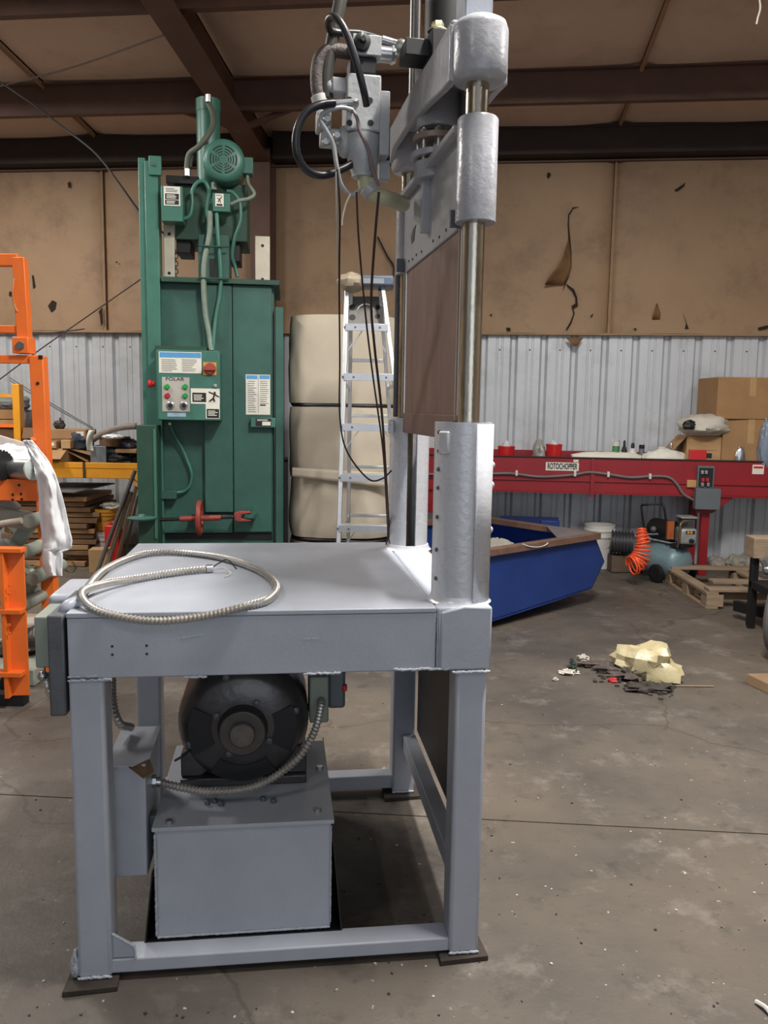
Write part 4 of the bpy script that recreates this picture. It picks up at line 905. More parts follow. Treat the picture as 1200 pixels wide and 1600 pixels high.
# control panel
cpn = MB(); pbox(cpn, 241, 549, 338, 657, BY - 0.22, 0.2); cpan = B(cpn, 'control_panel', GREEN_L, bevel=0.005)
yl = BY - 0.221
q = MB(); X0, X1, Z0, Z1 = ext(243, 547.5, 337, 656, yl); q.box(X0, X1, yl - 0.012, yl, Z0, Z1); B(q, 'panel_door', GREEN_L, cpan, bevel=0.003); yl -= 0.0125
l = rect(cpan, 244, 550, 309, 583, yl, PAPER, 'instruction_label'); rect(l, 245, 551, 308, 559, yl - .002, BLUEP, 'label_header', .001); lines(l, 248, 561, 272, 581, yl - .002, 7, INKG, seed=5, fill=.35); lines(l, 279, 561, 303, 581, yl - .002, 7, INKG, seed=6, fill=.35)
rs = rect(cpan, 311.5, 566, 332, 586, yl, mat('switch_yellow', (206, 152, 44), 0.5), 'switch_plate', .006)
h = MB(); c = at(321.5, 576, yl - .006); h.lathe([(0.044, 0), (0.044, 0.012), (0.036, 0.02), (0, 0.02)], c, (0, -1, 0), 28); h.obox(c + V((0, -0.028, 0.0)), (0.085, 0.03, 0.022)); h.build('rotary_switch', mat('switch_red', (158, 70, 54), 0.45), rs, world=True)
kp = rect(cpan, 249, 589.5, 291, 643, yl, mat('keypad_grey', (176, 172, 164), 0.5), 'button_plate', .003)
text_obj('maker_name', 'POLAR', 0.034, INK, kp, Matrix.Translation(-PM[bal.name].translation) @ face_m(at(268, 592.5, yl - .0045)), 0.0006, 1.25)
GB = mat('green_button', (34, 150, 70), 0.4); RB = mat('red_button', (176, 34, 44), 0.4)
for x, y, mm in ((256.5, 604, GB), (284, 604, GB), (257, 618, RB), (284, 618, GB)):
    h = MB(); h.lathe([(0.02, 0), (0.02, 0.014), (0.015, 0.018), (0, 0.018)], at(x, y, yl - .003), (0, -1, 0), 16); h.build('push_button', mm, kp, world=True)
for x, y in ((261.5, 633.5), (282, 633.5)):
    h = MB(); h.lathe([(0.028, 0), (0.028, 0.008), (0.022, 0.012), (0.018, 0.012)], at(x, y, yl - .003), (0, -1, 0), 20); k_ = h.build('selector_ring', STEEL, kp, world=True)
    h = MB(); h.lathe([(0.017, 0), (0.017, 0.016), (0, 0.018)], at(x, y, yl - .012), (0, -1, 0), 16); h.build('selector_knob', BLACKP, k_, world=True)
rect(cpan, 257, 645, 285, 651, yl, mat('tag_pale_blue', (150, 172, 196), 0.5), 'serial_tag')
l = rect(cpan, 292.5, 607, 337, 631, yl, PAPER, 'warning_label'); rect(l, 295, 613.5, 316, 628, yl - .002, INK, 'label_block', .001); lines(l, 297, 616, 314, 626, yl - .003, 4, PAPER, seed=7)
m_ = MB(); zz = yl - .0045
for pts, r in (([(329, 612), (329.5, 615)], .007), ([(329, 616), (327, 622), (321, 627)], .006), ([(327, 622), (329, 627)], .006), ([(329, 616), (320, 612)], .004), ([(329, 616), (336, 620)], .004)):
    m_.tube([at(x, y, zz) for x, y in pts], r, 6)
m_.T = None; m_.build('label_figure', INK, l, world=True)
l = rect(cpan, 315.5, 631, 337, 654, yl, PAPER, 'warning_label'); rect(l, 317, 639, 336, 653, yl - .002, INK, 'label_block', .001); lines(l, 319, 641, 334, 650, yl - .003, 4, PAPER, seed=8)
h = MB(); h.lathe([(0.014, 0), (0.014, 0.012), (0.006, 0.014)], at(330, 603, yl), (0, -1, 0), 14); h.build('door_lock', STEEL, cpan, world=True)
h = MB(); h.lathe([(0.02, 0), (0.02, 0.02), (0.028, 0.024), (0.028, 0.045), (0, 0.05)], at(241, 600, BY - 0.12), (-1, 0, 0), 16); h.build('emergency_button', REDB, cpan, world=True)
m_ = MB(); pbox(m_, 241, 541, 320, 549, BY - 0.12, 0.14); B(m_, 'panel_shelf', GREEN_D)
m_ = MB(); pbox(m_, 262, 660, 266, 664, BY - 0.1, 0.03); B(m_, 'cable_clip', PLW)
bt('lower_conduit', [(265, 657, -.06), (270, 675, -.04), (284, 698, .0), (293, 718, .0), (300, 740, .0), (297, 758, .0), (288, 767, .0), (277, 769, -.01)], 0.013, GREEN_L)
m_ = MB(); pbox(m_, 250.5, 766, 275, 779, BY - 0.06, 0.08); B(m_, 'conduit_body', GREEN, bevel=0.004)
# right-hand label and name plate
yl = BY - 0.0115
l = rect(bal, 383, 585, 421, 648, yl, PAPER, 'instruction_label'); rect(l, 384, 586, 401, 592, yl - .002, BLUEP, 'label_header', .001); rect(l, 404, 586, 420, 592, yl - .002, BLUEP, 'label_header', .001); lines(l, 386, 594, 400, 645, yl - .002, 15, INKG, seed=9, fill=.3); lines(l, 405, 594, 419, 632, yl - .002, 12, INKG, seed=10, fill=.3); rect(l, 405, 632, 414, 634, yl - .002, INK, 'label_block', .001); rect(l, 402, 586, 402.6, 645, yl - .002, INKG, 'label_rule', .001)
m_ = MB(); pbox(m_, 389, 653, 428, 668, BY - 0.07, 0.08); npb = B(m_, 'limit_switch_box', GREEN_L, bevel=0.004)
l = rect(npb, 397, 654, 421, 666, BY - 0.071, INK, 'name_plate'); rect(l, 407, 659, 420, 665, BY - .0735, PAPER, 'label_block', .001); lines(l, 399, 655, 419, 658, BY - .0735, 2, PAPER, seed=11)
# turnbuckle door latch
LR = mat('latch_red', (150, 66, 58), 0.5, 0.1, 0.12, 10)
yy = BY - 0.16
m_ = MB(); m_.cyl(at(278, 810, yy), at(341, 809, yy), 0.021, n=16); lt = B(m_, 'latch_sleeve', LR)
m_ = MB(); m_.cyl(at(243, 811, yy), at(280, 810, yy), 0.013, n=12); m_.cyl(at(340, 809, yy), at(362, 808, yy), 0.013, n=12); B(m_, 'latch_screw', BLACKP, lt, kind='stuff')
c = at(308, 809, yy); m_ = MB(); m_.tube([c + V((0.012 * cos(a) * 0, 0.115 * cos(a), 0.115 * sin(a))) for a in [i * 2 * pi / 28 for i in range(29)]], 0.02, 8, cap=False)
hw = B(m_, 'hand_wheel', LR, lt)
m_ = MB()
for k in range(3): a = k * pi / 3 + 0.3; m_.cyl(c + V((0, 0.11 * cos(a), 0.11 * sin(a))), c - V((0, 0.11 * cos(a), 0.11 * sin(a))), 0.01, n=8)
B(m_, 'wheel_spoke', LR, hw, kind='stuff')
m_ = MB(); m_.prism([at(361, 803, yy), at(369, 800, yy), at(386, 800, yy), at(388, 803, yy), at(372, 805, yy), at(372, 811, yy), at(388, 813, yy), at(386, 816, yy), at(369, 816, yy), at(361, 813, yy)], (0, 0.06, 0)); B(m_, 'clevis', LR, lt, bevel=0.004)
m_ = MB(); p = at(386, 807, BY - 0.12); m_.lathe([(0.05, 0), (0.05, 0.03)], p - V((0, 0, 0.015)), n=24); m_.box(p.x - 0.05, p.x + 0.05, p.y, BY, p.z - .014, p.z + .014); B(m_, 'latch_lug', GREEN, bevel=0.003)
m_ = MB(); p = at(385, 800, BY - 0.13); m_.lathe([(0.022, 0), (0.022, 0.018), (0.013, 0.018), (0.013, -0.06)], p, n=6); B(m_, 'latch_pin', GREEN)
m_ = MB(); p = at(217, 808, BY - 0.3); m_.lathe([(0.02, -0.03), (0.02, -0.01), (0.1, -0.008), (0.105, 0.006), (0.03, 0.014), (0.02, 0.03)], p, n=28); B(m_, 'hinge_plate', GREEN, bevel=0.002)
m_ = MB(); m_.prism([at(232, 804, yy), at(244, 803, yy), at(247, 807, yy), at(247, 812, yy), at(244, 817, yy), at(232, 816, yy), at(240, 811, yy), at(240, 809, yy)], (0, 0.05, 0)); B(m_, 'clevis', GREEN_D, lt, bevel=0.003)

bal.rotation_euler.z = 0.118; bal.location.x -= 0.047

# ================================================================ PADDED ROLLS AND LADDER
RX, RY = -0.34, 6.78
pad = thing('felt_bundle', 'tall bundle of beige padding tied with black straps behind the ladder', 'padding bundle', (RX, RY, 0))
def seg(z0, z1, ax, ay, seed, lean=0.0):
    mb = MB()
    def fn(u, v):
        a = 2 * pi * u; z = z0 + (z1 - z0) * v
        e = 0.62; cx = abs(cos(a)) ** e * (1 if cos(a) > 0 else -1); sy = abs(sin(a)) ** e * (1 if sin(a) > 0 else -1)
        b = 1 - 0.035 * (2 * abs(v - 0.5)) ** 4
        n_ = 0.022 * mnoise.noise(V((cx * 2, sy * 2 + seed, z * 2.2))) + 0.008 * mnoise.noise(V((cx * 7, sy * 7 + seed, z * 6)))
        return (RX + lean * v + (ax * b + n_) * cx, RY + (ay * b + n_) * sy, z)
    mb.grid(fn, 56, 14)
    # lid
    n0 = len(mb.v)
    ringt = mb.v[14 * 57:14 * 57 + 56]; ringb = mb.v[0:56]
    mb._add(ringt, [tuple(range(56))]); mb._add(ringb, [tuple(range(55, -1, -1))])
    return mb.build('padding_roll', BEIGE, pad, world=True, smooth=60)
seg(0.01, 0.5, 0.425, 0.40, 1); seg(0.54, 1.03, 0.425, 0.41, 2); seg(1.00, 1.555, 0.435, 0.42, 3); seg(1.585, 2.25, 0.44, 0.41, 4, -0.0)
def strap(z, ax, ay, seed):
    mb = MB(); pts = []
    for i in range(57):
        a = 2 * pi * i / 56; e = 0.62; cx = abs(cos(a)) ** e * (1 if cos(a) > 0 else -1); sy = abs(sin(a)) ** e * (1 if sin(a) > 0 else -1)
        pts.append((RX + ax * cx, RY + ay * sy, z + 0.02 * mnoise.noise(V((cx, sy, seed)))))
    mb.tube(pts, 0.013, 6, cap=False); mb.build('strap', BLACK, pad, world=True)
strap(1.57, 0.41, 0.39, 1); strap(0.52, 0.405, 0.385, 2)
m_ = MB(); m_.grid(lambda u, v: (RX - 0.37 + 0.74 * u, RY - 0.425 - 0.012 * sin(pi * u) - 0.01 * (1 - v), 1.0 + 0.09 * v + 0.05 * (1 - v) * (0.5 - u) - 0.03 * u), 16, 3); m_.build('loose_flap', BEIGE, pad, world=True, solid=0.005)
# black edge trim standing beside it
m_ = MB(); p = at(447, 780, 6.4); m_.box(p.x - 0.012, p.x + 0.012, 6.38, 6.42, 0.0, at(447, 718, 6.4).z); m_.box(p.x - 0.05, p.x + 0.012, 6.38, 6.42, at(447, 722, 6.4).z, at(447, 714, 6.4).z); tag(m_.build('black_post', BLACKP, bevel=0.002), 'thin black metal post between the baler and the beige bundle', 'post')

lad = thing('stepladder', 'tall aluminium stepladder standing behind the press table', 'ladder', (-0.05, 5.4, 0))
def Lb(mb, name, m, par=None, **k): return mb.build(name, m, par or lad, world=True, **k)
zt = at(570, 440, 5.3).z
fl_t = V((at(543, 440, 5.3).x, 5.28, zt - 0.03)); fl_b = V((-0.285, 4.85, 0.0))
fr_t = V((at(598, 440, 5.3).x, 5.28, zt - 0.03)); fr_b = V((0.30, 4.85, 0.0))
rl_t = V((at(548, 440, 5.3).x, 5.36, zt - 0.04)); rl_b = V((-0.26, 6.02, 0.0))
rr_t = V((at(594, 440, 5.3).x, 5.36, zt - 0.04)); rr_b = V((0.17, 6.02, 0.0))
for a, b, w_, h_ in ((fl_t, fl_b, 0.028, 0.07), (fr_t, fr_b, 0.028, 0.07)):
    m_ = MB(); m_.bar(a, b, w_, h_, (0, 1, 0)); Lb(m_, 'front_rail', ALU, bevel=0.004)
for a, b in ((rl_t, rl_b), (rr_t, rr_b)):
    m_ = MB(); m_.bar(a, b, 0.024, 0.045, (0, 1, 0)); Lb(m_, 'rear_rail', ALU, bevel=0.003)
def on(a, b, z): t = (z - a.z) / (b.z - a.z); return a.lerp(b, t)
for k in range(7):
    z = 2.045 - 0.305 * k + (0.0)
    if z < 0.1: continue
    a = on(fl_t, fl_b, z); b = on(fr_t, fr_b, z)
    m_ = MB(); m_.prism([(a.x, a.y - 0.045, z - 0.022), (a.x, a.y - 0.045, z + 0.022), (a.x, a.y + 0.05, z + 0.022), (a.x, a.y + 0.05, z + 0.014), (a.x, a.y - 0.035, z + 0.014), (a.x, a.y - 0.035, z - 0.022)], (b.x - a.x, 0, 0)); st = Lb(m_, 'step', ALU, bevel=0.001)
    for x in (a.x - 0.006, a.x + 0.06, b.x - 0.05):
        h = MB(); h.lathe([(0.007, 0), (0.005, 0.004)], (x, a.y - 0.046, z), (0, -1, 0), 8); h.build('rivet', GREY_D, st, world=True)
    if k % 2 == 0:
        for p, s_ in ((a, 1), (b, -1)):
            h = MB(); h.bar((p.x + s_ * 0.1, a.y + 0.0, z - 0.02), (p.x, a.y, z - 0.16), 0.02, 0.006); h.build('step_brace', ALU, st, world=True)
for z in (1.86, 1.5, 1.15, 0.8, 0.4):
    a = on(rl_t, rl_b, z); b = on(rr_t, rr_b, z); m_ = MB(); m_.bar(a, b, 0.02, 0.032, (0, 1, 0)); Lb(m_, 'rear_bar', ALU, bevel=0.002)
for z in (1.7, 0.8):
    for a_, b_, c_, d_ in ((fl_t, fl_b, rl_t, rl_b), (fr_t, fr_b, rr_t, rr_b)):
        m_ = MB(); m_.bar(on(a_, b_, z), on(c_, d_, z - 0.02), 0.006, 0.022); Lb(m_, 'spreader', ALU)
m_ = MB(); X0, X1, Z0, Z1 = ext(534, 432, 615, 448, 5.26); m_.box(X0 + 0.06, X1, 5.2, 5.42, Z0, Z1); cap_ = Lb(m_, 'top_cap', mat('ladder_cap_blue', (84, 96, 116), 0.5, 0, 0.1, 12), bevel=0.012, seg=3)
m_ = MB(); X0_, X1_, Z0_, Z1_ = ext(563, 435, 600, 443, 5.2); m_.box(X0_, X1_, 5.197, 5.2, Z0_, Z1_); m_.build('cap_sticker', mat('sticker_grey', (132, 136, 142), 0.5), cap_, world=True)
m_ = MB(); m_.blob((X0 + 0.06, 5.25, (Z0 + Z1) / 2 - 0.01), (0.085, 0.1, 0.06), 5, 0.3, 1.6, 14, 9); Lb(m_, 'tape_wrap', mat('masking_tape', (150, 138, 118), 0.7, 0, 0.1, 30), smooth=25)
SH = mat('grey_shelf_plastic', (116, 112, 108), 0.6, 0, 0.12, 20)
m_ = MB(); X0, X1, Z0, Z1 = ext(545, 463, 598, 510, 5.4); m_.prism([(X0, 5.40, Z1), (X1, 5.40, Z1), (X1 + 0.01, 5.30, Z0 - 0.0), (X0 - 0.01, 5.30, Z0)], (0, 0.014, 0.0)); sh = Lb(m_, 'pail_shelf', SH, bevel=0.004)
for fx, fy, r in ((0.12, 0.25, 0.02), (0.12, 0.6, 0.02), (0.85, 0.3, 0.016), (0.85, 0.62, 0.016), (0.5, 0.45, 0.05)):
    h = MB(); p = V((X0 + (X1 - X0) * fx, 5.30 + 0.1 * fy - 0.003, Z0 + (Z1 - Z0) * fy)); 
    if r > .03: h.tube([p + V((r * cos(a), 0, r * sin(a))) for a in [i * pi / 12 for i in range(25)]], 0.004, 6, cap=False)
    else: h.lathe([(r, 0), (r, 0.002)], p, (0, -1, 0.4), 16)
    h.build('shelf_hole', BLACKP if r < .03 else ALU, sh, world=True)
for p in (fl_b, fr_b, rl_b, rr_b):
    m_ = MB(); m_.box(p.x - 0.025, p.x + 0.025, p.y - 0.045, p.y + 0.045, 0.0, 0.06); Lb(m_, 'rubber_foot', BLACK, bevel=0.004)

# ================================================================ RED CONVEYOR BENCH along the right of the back wall
def wpx(px, py, d):
    r = at(px, py, 1.0) - V((0, 0, CAM_H)); n = V((sin(WYAW), cos(WYAW), 0)); t = (WDIST * cos(WYAW) - d) / r.dot(n); p = V((0, 0, CAM_H)) + r * t
    return ((p - V((0, WDIST, 0))).dot(sdir), p.z)
RB_D = 0.62
bench = thing('red_conveyor', 'long red steel conveyor frame used as a bench along the back wall', 'conveyor', tuple(WP(2.2, 0.4, 0)), -WYAW)
def Rb(mb, name, m, par=None, **k): return mb.build(name, m, par or bench, world=True, **k)
def wbox(mb, s0, s1, d0, d1, z0, z1):
    mb.prism([WP(s0, d0, z0), WP(s1, d0, z0), WP(s1, d1, z0), WP(s0, d1, z0)], (0, 0, z1 - z0)); return mb
bs0, bs1 = 0.36, 5.2
zt = wpx(900, 716, RB_D)[1]; zb = wpx(900, 769, RB_D)[1]
# front channel: web, flanges
for s0, s1 in ((bs0, wpx(926, 740, RB_D)[0] - 0.003), (wpx(926, 740, RB_D)[0] + 0.003, bs1)):
    m_ = MB(); wbox(m_, s0, s1, RB_D - 0.02, RB_D, zb, zt); Rb(m_, 'front_plate', RED, bevel=0.003)
m_ = MB(); wbox(m_, bs0, bs1, RB_D - 0.02, RB_D + 0.012, zt, zt + 0.012); Rb(m_, 'top_edge', BROWNST_D, bevel=0.002)
m_ = MB(); wbox(m_, bs0, bs1, RB_D - 0.001, RB_D + 0.018, zb + 0.105, zb + 0.113); wbox(m_, bs0, bs1, RB_D - 0.02, RB_D + 0.02, zb - 0.012, zb); Rb(m_, 'channel_lip', RED, bevel=0.001, kind='stuff')
s_ = wpx(926, 740, RB_D)[0]; m_ = MB(); wbox(m_, s_ - 0.02, s_ + 0.02, RB_D, RB_D + 0.02, zb - 0.04, zt - 0.02); Rb(m_, 'splice_plate', RED, bevel=0.002)
m_ = MB(); wbox(m_, bs0, bs1, 0.05, RB_D - 0.02, zt - 0.12, zt - 0.105); Rb(m_, 'belt_bed', GREY_D)
m_ = MB(); wbox(m_, bs0, bs1, 0.05, 0.07, zb, zt + 0.045); Rb(m_, 'rear_plate', RED, bevel=0.002)
for x0, x1, x2 in ((640, 690, 757), (1080, 1110, 1150)):
    sA, sB, sC = wpx(x0, 770, RB_D)[0], wpx(x1, 770, RB_D)[0], wpx(x2, 770, RB_D)[0]; zz = wpx(x1, 802, RB_D)[1]
    m_ = MB(); m_.prism([WP(sA, RB_D - 0.015, zb), WP(sC, RB_D - 0.015, zb), WP(sB + 0.03, RB_D - 0.015, zz), WP(sB - 0.12, RB_D - 0.015, zz)], ddir * 0.012); Rb(m_, 'gusset_plate', RED, bevel=0.002)
    m_ = MB(); wbox(m_, sB - 0.06, sB + 0.015, RB_D - 0.1, RB_D - 0.025, 0, zz + 0.1); Rb(m_, 'leg', RED, bevel=0.004)
    m_ = MB(); wbox(m_, sB - 0.06, sB + 0.015, 0.08, 0.15, 0, zb); Rb(m_, 'leg', RED, bevel=0.004)
# sign
sa = wpx(853, 722, RB_D); sb = wpx(904, 736, RB_D)
m_ = MB(); wbox(m_, sa[0], sb[0], RB_D, RB_D + 0.004, sb[1], sa[1]); sg = Rb(m_, 'name_sign', PAPER)
cs = (sa[0] + sb[0]) / 2; cz = (sa[1] + sb[1]) / 2
txt = text_obj('sign_lettering', 'ROTOCHOPPER', 0.078, INK, sg, PM[bench.name].inverted() @ face_m(WP(cs, RB_D + 0.0055, cz), -WYAW), 0.001, 0.5, 0.0022)
bx = [v.co.x for v in txt.data.vertices]
m_ = MB(); wbox(m_, wpx(896, 720, RB_D)[0], wpx(904, 720, RB_D)[0], RB_D, RB_D + 0.003, sa[1] + 0.006, sa[1] + 0.03); Rb(m_, 'small_label', PAPER)
sa = wpx(1176, 726, RB_D); sb = wpx(1193, 741, RB_D); m_ = MB(); wbox(m_, sa[0], sb[0], RB_D, RB_D + 0.003, sb[1], sa[1]); lb = Rb(m_, 'small_label', PAPER)
m_ = MB(); wbox(m_, sa[0] + 0.01, sb[0] - 0.01, RB_D + .003, RB_D + 0.004, sa[1] - 0.035, sa[1] - 0.015); Rb(m_, 'label_header', REDB, lb)
# conduit along the front with clips
cpts = [(640, 741), (700, 741), (770, 740), (800, 740), (845, 745), (895, 742), (920, 738), (950, 741), (985, 746), (1020, 744), (1045, 746), (1058, 757), (1068, 772), (1085, 782)]
m_ = MB(); m_.tube(spline([WP(wpx(x, y, RB_D + 0.02)[0], RB_D + 0.02, wpx(x, y, RB_D + .02)[1]) for x, y in cpts], 6), 0.014, 10); Rb(m_, 'conduit', mat('grey_pvc_conduit', (112, 100, 100), 0.5), smooth=60)
for x, y in ((807, 739), (898, 740), (950, 741), (1015, 744)):
    c = wpx(x, y, RB_D); m_ = MB(); wbox(m_, c[0] - 0.012, c[0] + 0.012, RB_D, RB_D + 0.038, c[1] - 0.026, c[1] + 0.026); Rb(m_, 'conduit_clip', PLW, bevel=0.004)
def wrect(x0, y0, x1, y1, d0, d1, m, name, par=None, bevel=0.004):
    a = wpx(x0, y0, d1); b = wpx(x1, y1, d1); q = MB(); wbox(q, a[0], b[0], d0, d1, b[1], a[1]); return Rb(q, name, m, par, bevel=bevel)
sb_ = wrect(1088, 763, 1125, 797, RB_D, RB_D + 0.1, GREYP, 'disconnect_box')
ob = wrect(1091, 728, 1115, 763, RB_D, RB_D + 0.06, GREYP, 'contactor_box')
wrect(1093, 731, 1113, 761, RB_D + 0.06, RB_D + 0.063, BLACKP, 'contactor_recess', ob, 0)
for x, y, mm in ((1097, 738, STEEL), (1103, 738, STEEL), (1098, 750, RB), (1105, 750, RB), (1097, 757, STEEL), (1106, 757, STEEL)):
    c = wpx(x, y, RB_D + .066); h = MB(); wbox(h, c[0] - 0.014, c[0] + 0.014, RB_D + 0.06, RB_D + 0.085, c[1] - 0.018, c[1] + 0.018); h.build('contactor', mm, ob, world=True, bevel=0.004)
wrect(1074, 750, 1091, 762, RB_D, RB_D + 0.03, mat('light_wood_block', (186, 140, 92), 0.7), 'wood_block')

# things standing on the bench
ZT = zt - 0.105
def on_bench(px): return wpx(px, 700, 0.4)[0]
def pot(px0, px1, ytop, d, m, label, lid=None):
    a = wpx(px0, 705, d); b = wpx(px1, 705, d); r = (b[0] - a[0]) / 2; c = WP((a[0] + b[0]) / 2, d, ZT); ztp = wpx((px0 + px1) / 2, ytop, d)[1]
    t = thing('plastic_tub', label, 'tub', tuple(c), 0, 'red tubs on the conveyor bench')
    q = MB(); q.lathe([(0, 0), (r * .85, 0), (r, ztp - ZT - 0.02), (r * 1.04, ztp - ZT - 0.02), (r * 1.04, ztp - ZT), (r * .95, ztp - ZT), (r * .82, 0.01), (0, 0.01)], n=28); q.build('tub_body', m, t)
    q = MB(); q.blob((0, 0, (ztp - ZT) * 0.85), (r * 0.55, r * 0.55, 0.07), int(px0), 0.5, 2); q.build('tub_contents', mat('clear_film', (206, 206, 206), 0.3, 0, 0.1, 10), t)
pot(778, 804, 697, 0.42, REDB, 'small red plastic tub left on the red bench near the press post')
pot(853, 878, 694, 0.42, REDB, 'small red plastic tub above the maker sign on the red bench')
def lump(name, x0, y0, x1, y1, d, m, label, cat, seed, amp=0.4, dep=0.1, zfloor=None, grp=None):
    a = wpx(x0, y0, d); b = wpx(x1, y1, d); q = MB(); c = WP((a[0] + b[0]) / 2, d, 0); zb_ = ZT if zfloor is None else zfloor
    q.blob((c.x, c.y, (a[1] + zb_) / 2), ((b[0] - a[0]) / 2 * 1.1, dep, (a[1] - zb_) / 2 * 1.12), seed, amp, 1.8, floor=zb_ + 0.002); return tag(q.build(name, m, smooth=50), label, cat, grp)
FILM = mat('cloudy_plastic', (178, 176, 172), 0.3, 0, 0.08, 12, trans=0.25)
lump('plastic_bag', 834, 688, 851, 712, 0.36, FILM, 'crumpled clear plastic bag between the two red tubs', 'bag', 4)
lump('paper_sheet', 893, 705, 1010, 716, 0.45, PAPER, 'loose white paper and film lying flat on the bench', 'paper', 6, 0.3, 0.12)
lump('paper_sheet', 1005, 703, 1072, 716, 0.48, PAPER, 'rumpled white sheet with a green stripe beside the carton', 'paper', 7, 0.3, 0.1)
def bottle(px, ytop, wpx_, d, m, capm, label, tall=True, cat='bottle', name='bottle'):
    r = wpx_ / 2 / F_PX * 8.2; s_, zz = wpx(px, ytop, d); c = WP(s_, d, ZT); hgt = zz - ZT
    t = thing(name, label, cat, tuple(c), 0, 'small bottles and cans on the conveyor bench')
    q = MB(); q.lathe([(0, 0), (r, 0), (r, hgt * .62), (r * .55, hgt * .78), (r * .35, hgt * .8), (0, hgt * .8)] if tall else [(0, 0), (r, 0), (r, hgt * .85), (r * .9, hgt * .88), (0, hgt * .88)], n=18); q.build('bottle_body', m, t)
    q = MB(); q.lathe([(r * .4, hgt * .78), (r * .4, hgt * .95), (r * .2, hgt), (0, hgt)] if tall else [(r * 1.04, hgt * .84), (r * 1.04, hgt), (0, hgt)], n=14); q.build('cap', capm, t)
GRNB = mat('green_can', (60, 120, 70), 0.5)
bottle(963, 690, 11, 0.42, GRNB, PLW, 'squat green can with brushes left of the small bottles', False, 'can', 'paint_can')
for k, (a, b) in enumerate((((958, 700), (957, 686)), ((962, 700), (968, 689)))):
    m_ = MB(); m_.cyl(WP(wpx(a[0], a[1], .42)[0], .42, wpx(*a, .42)[1]), WP(wpx(b[0], b[1], .4)[0], .4, wpx(*b, .4)[1]), 0.008, n=8); tag(m_.build('brush', WOOD if k else PLW), ['white brush handle leaning out of the green can', 'dark brush handle leaning right out of the green can'][k], 'brush')
bottle(976, 688, 9, 0.42, INK, INK, 'narrow black bottle with pointed cap on the bench')
bottle(989, 692, 13, 0.42, PLW, BLACKP, 'short white bottle with dark cap right of the black one')
bottle(1003, 695, 8, 0.40, GREYP, BLACKP, 'thin dark grey can at the right of the small bottles', False, 'can', 'paint_can')
bottle(1034, 698, 12, 0.42, mat('blue_tub', (60, 84, 150), 0.5), PLW, 'low blue tub with white cap near the carton', False, 'tub', 'lidded_tub')
bottle(1049, 692, 9, 0.4, GREYP, STEEL, 'small metal spray bottle left of the open carton')
def carton(x0, y0, x1, y1, d, dep, m, label, zb_=None, rz=0.0, name='carton', tape=True, flaps=None, grp='cartons in the workshop', base=None):
    a = wpx(x0, y0, d); b = wpx(x1, y1, d); zl = base if base is not None else b[1]
    w_ = b[0] - a[0]; h_ = a[1] - zl; c = WP((a[0] + b[0]) / 2, d - dep / 2, zl)
    t = thing(name, label, 'carton', tuple(c), -WYAW + rz, grp)
    q = MB(); q.box(-w_ / 2, w_ / 2, -dep / 2, dep / 2, 0, h_); q.build('carton_body', m, t, bevel=0.006)
    if tape:
        q = MB(); q.box(-0.03, 0.03, -dep / 2 - 0.0015, -dep / 2, h_ * 0.55, h_); q.box(-0.03, 0.03, -dep / 2, dep / 2, h_, h_ + 0.0015); q.build('tape', CARD_P, t)
    q = MB(); q.box(-w_ / 2, w_ / 2, -0.003, 0.003, h_, h_ + 0.001); q.build('flap_joint', CARD_D, t)
    for f in flaps or []:
        q = MB()
        if f == 'left': q.prism([(-w_ / 2, -dep / 2, h_), (-w_ / 2, dep / 2, h_), (-w_ / 2 - 0.12, dep / 2, h_ - 0.14), (-w_ / 2 - 0.12, -dep / 2, h_ - 0.14)], (0.004, 0, 0.004))
        if f == 'front': q.prism([(-w_ / 2, -dep / 2, h_), (w_ / 2, -dep / 2, h_), (w_ / 2 - .01, -dep / 2 - 0.1, h_ - 0.09), (-w_ / 2 + .01, -dep / 2 - 0.1, h_ - 0.09)], (0, 0.004, 0.004))
        if f == 'right': q.prism([(w_ / 2, -dep / 2, h_), (w_ / 2, dep / 2, h_), (w_ / 2 + 0.13, dep / 2, h_ + 0.04), (w_ / 2 + 0.13, -dep / 2, h_ + 0.04)], (-0.004, 0, 0.004))
        q.build('flap', m, t)
    return t, w_, h_, c
t, w_, h_, c = carton(1074, 681, 1132, 713, 0.52, 0.4, CARD_P, 'tan open-topped carton with a white sack on it', flaps=['left'], tape=False, base=ZT)
q = MB(); q.box(-0.13, 0.06, -0.2025, -0.2, h_ * 0.38, h_ * 0.52); q.box(-0.1, 0.1, -0.2025, -0.2, h_ * 0.6, h_ * 0.605); q.build('carton_print', INK, t)
lump('cloth_sack', 1064, 648, 1134, 690, 0.5, mat('sack_white', (196, 190, 178), 0.8, 0, 0.06, 8), 'crumpled white cloth sack with black straps on the open carton', 'sack', 9, 0.3, 0.2, zfloor=c.z + h_)
lump('bag_strap', 1068, 657, 1086, 680, 0.66, BLACKP, 'black strap lying over the white sack', 'strap', 12, 0.4, 0.03, zfloor=c.z + h_ + 0.06)
t2, w2, h2, c2 = carton(1131, 655, 1215, 713, 0.55, 0.45, CARD, 'brown carton under the larger carton at the right of the bench', base=ZT)
carton(1116, 589, 1225, 654, 0.56, 0.5, CARD, 'large brown carton stacked on top at the right end of the bench', rz=0.12, base=c2.z + h2 + 0.003)
t, w_, h_, c = carton(1078, 703, 1104, 714, 0.6, 0.05, REDB, 'small red box in front of the tan carton', tape=False, base=ZT + 0.0, name='red_box', grp='small boxes on the bench')
lump('pipe_fitting', 1150, 700, 1164, 713, 0.565, STEEL, 'small shiny pipe fitting in front of the brown carton', 'fitting', 15, 0.25, 0.025)
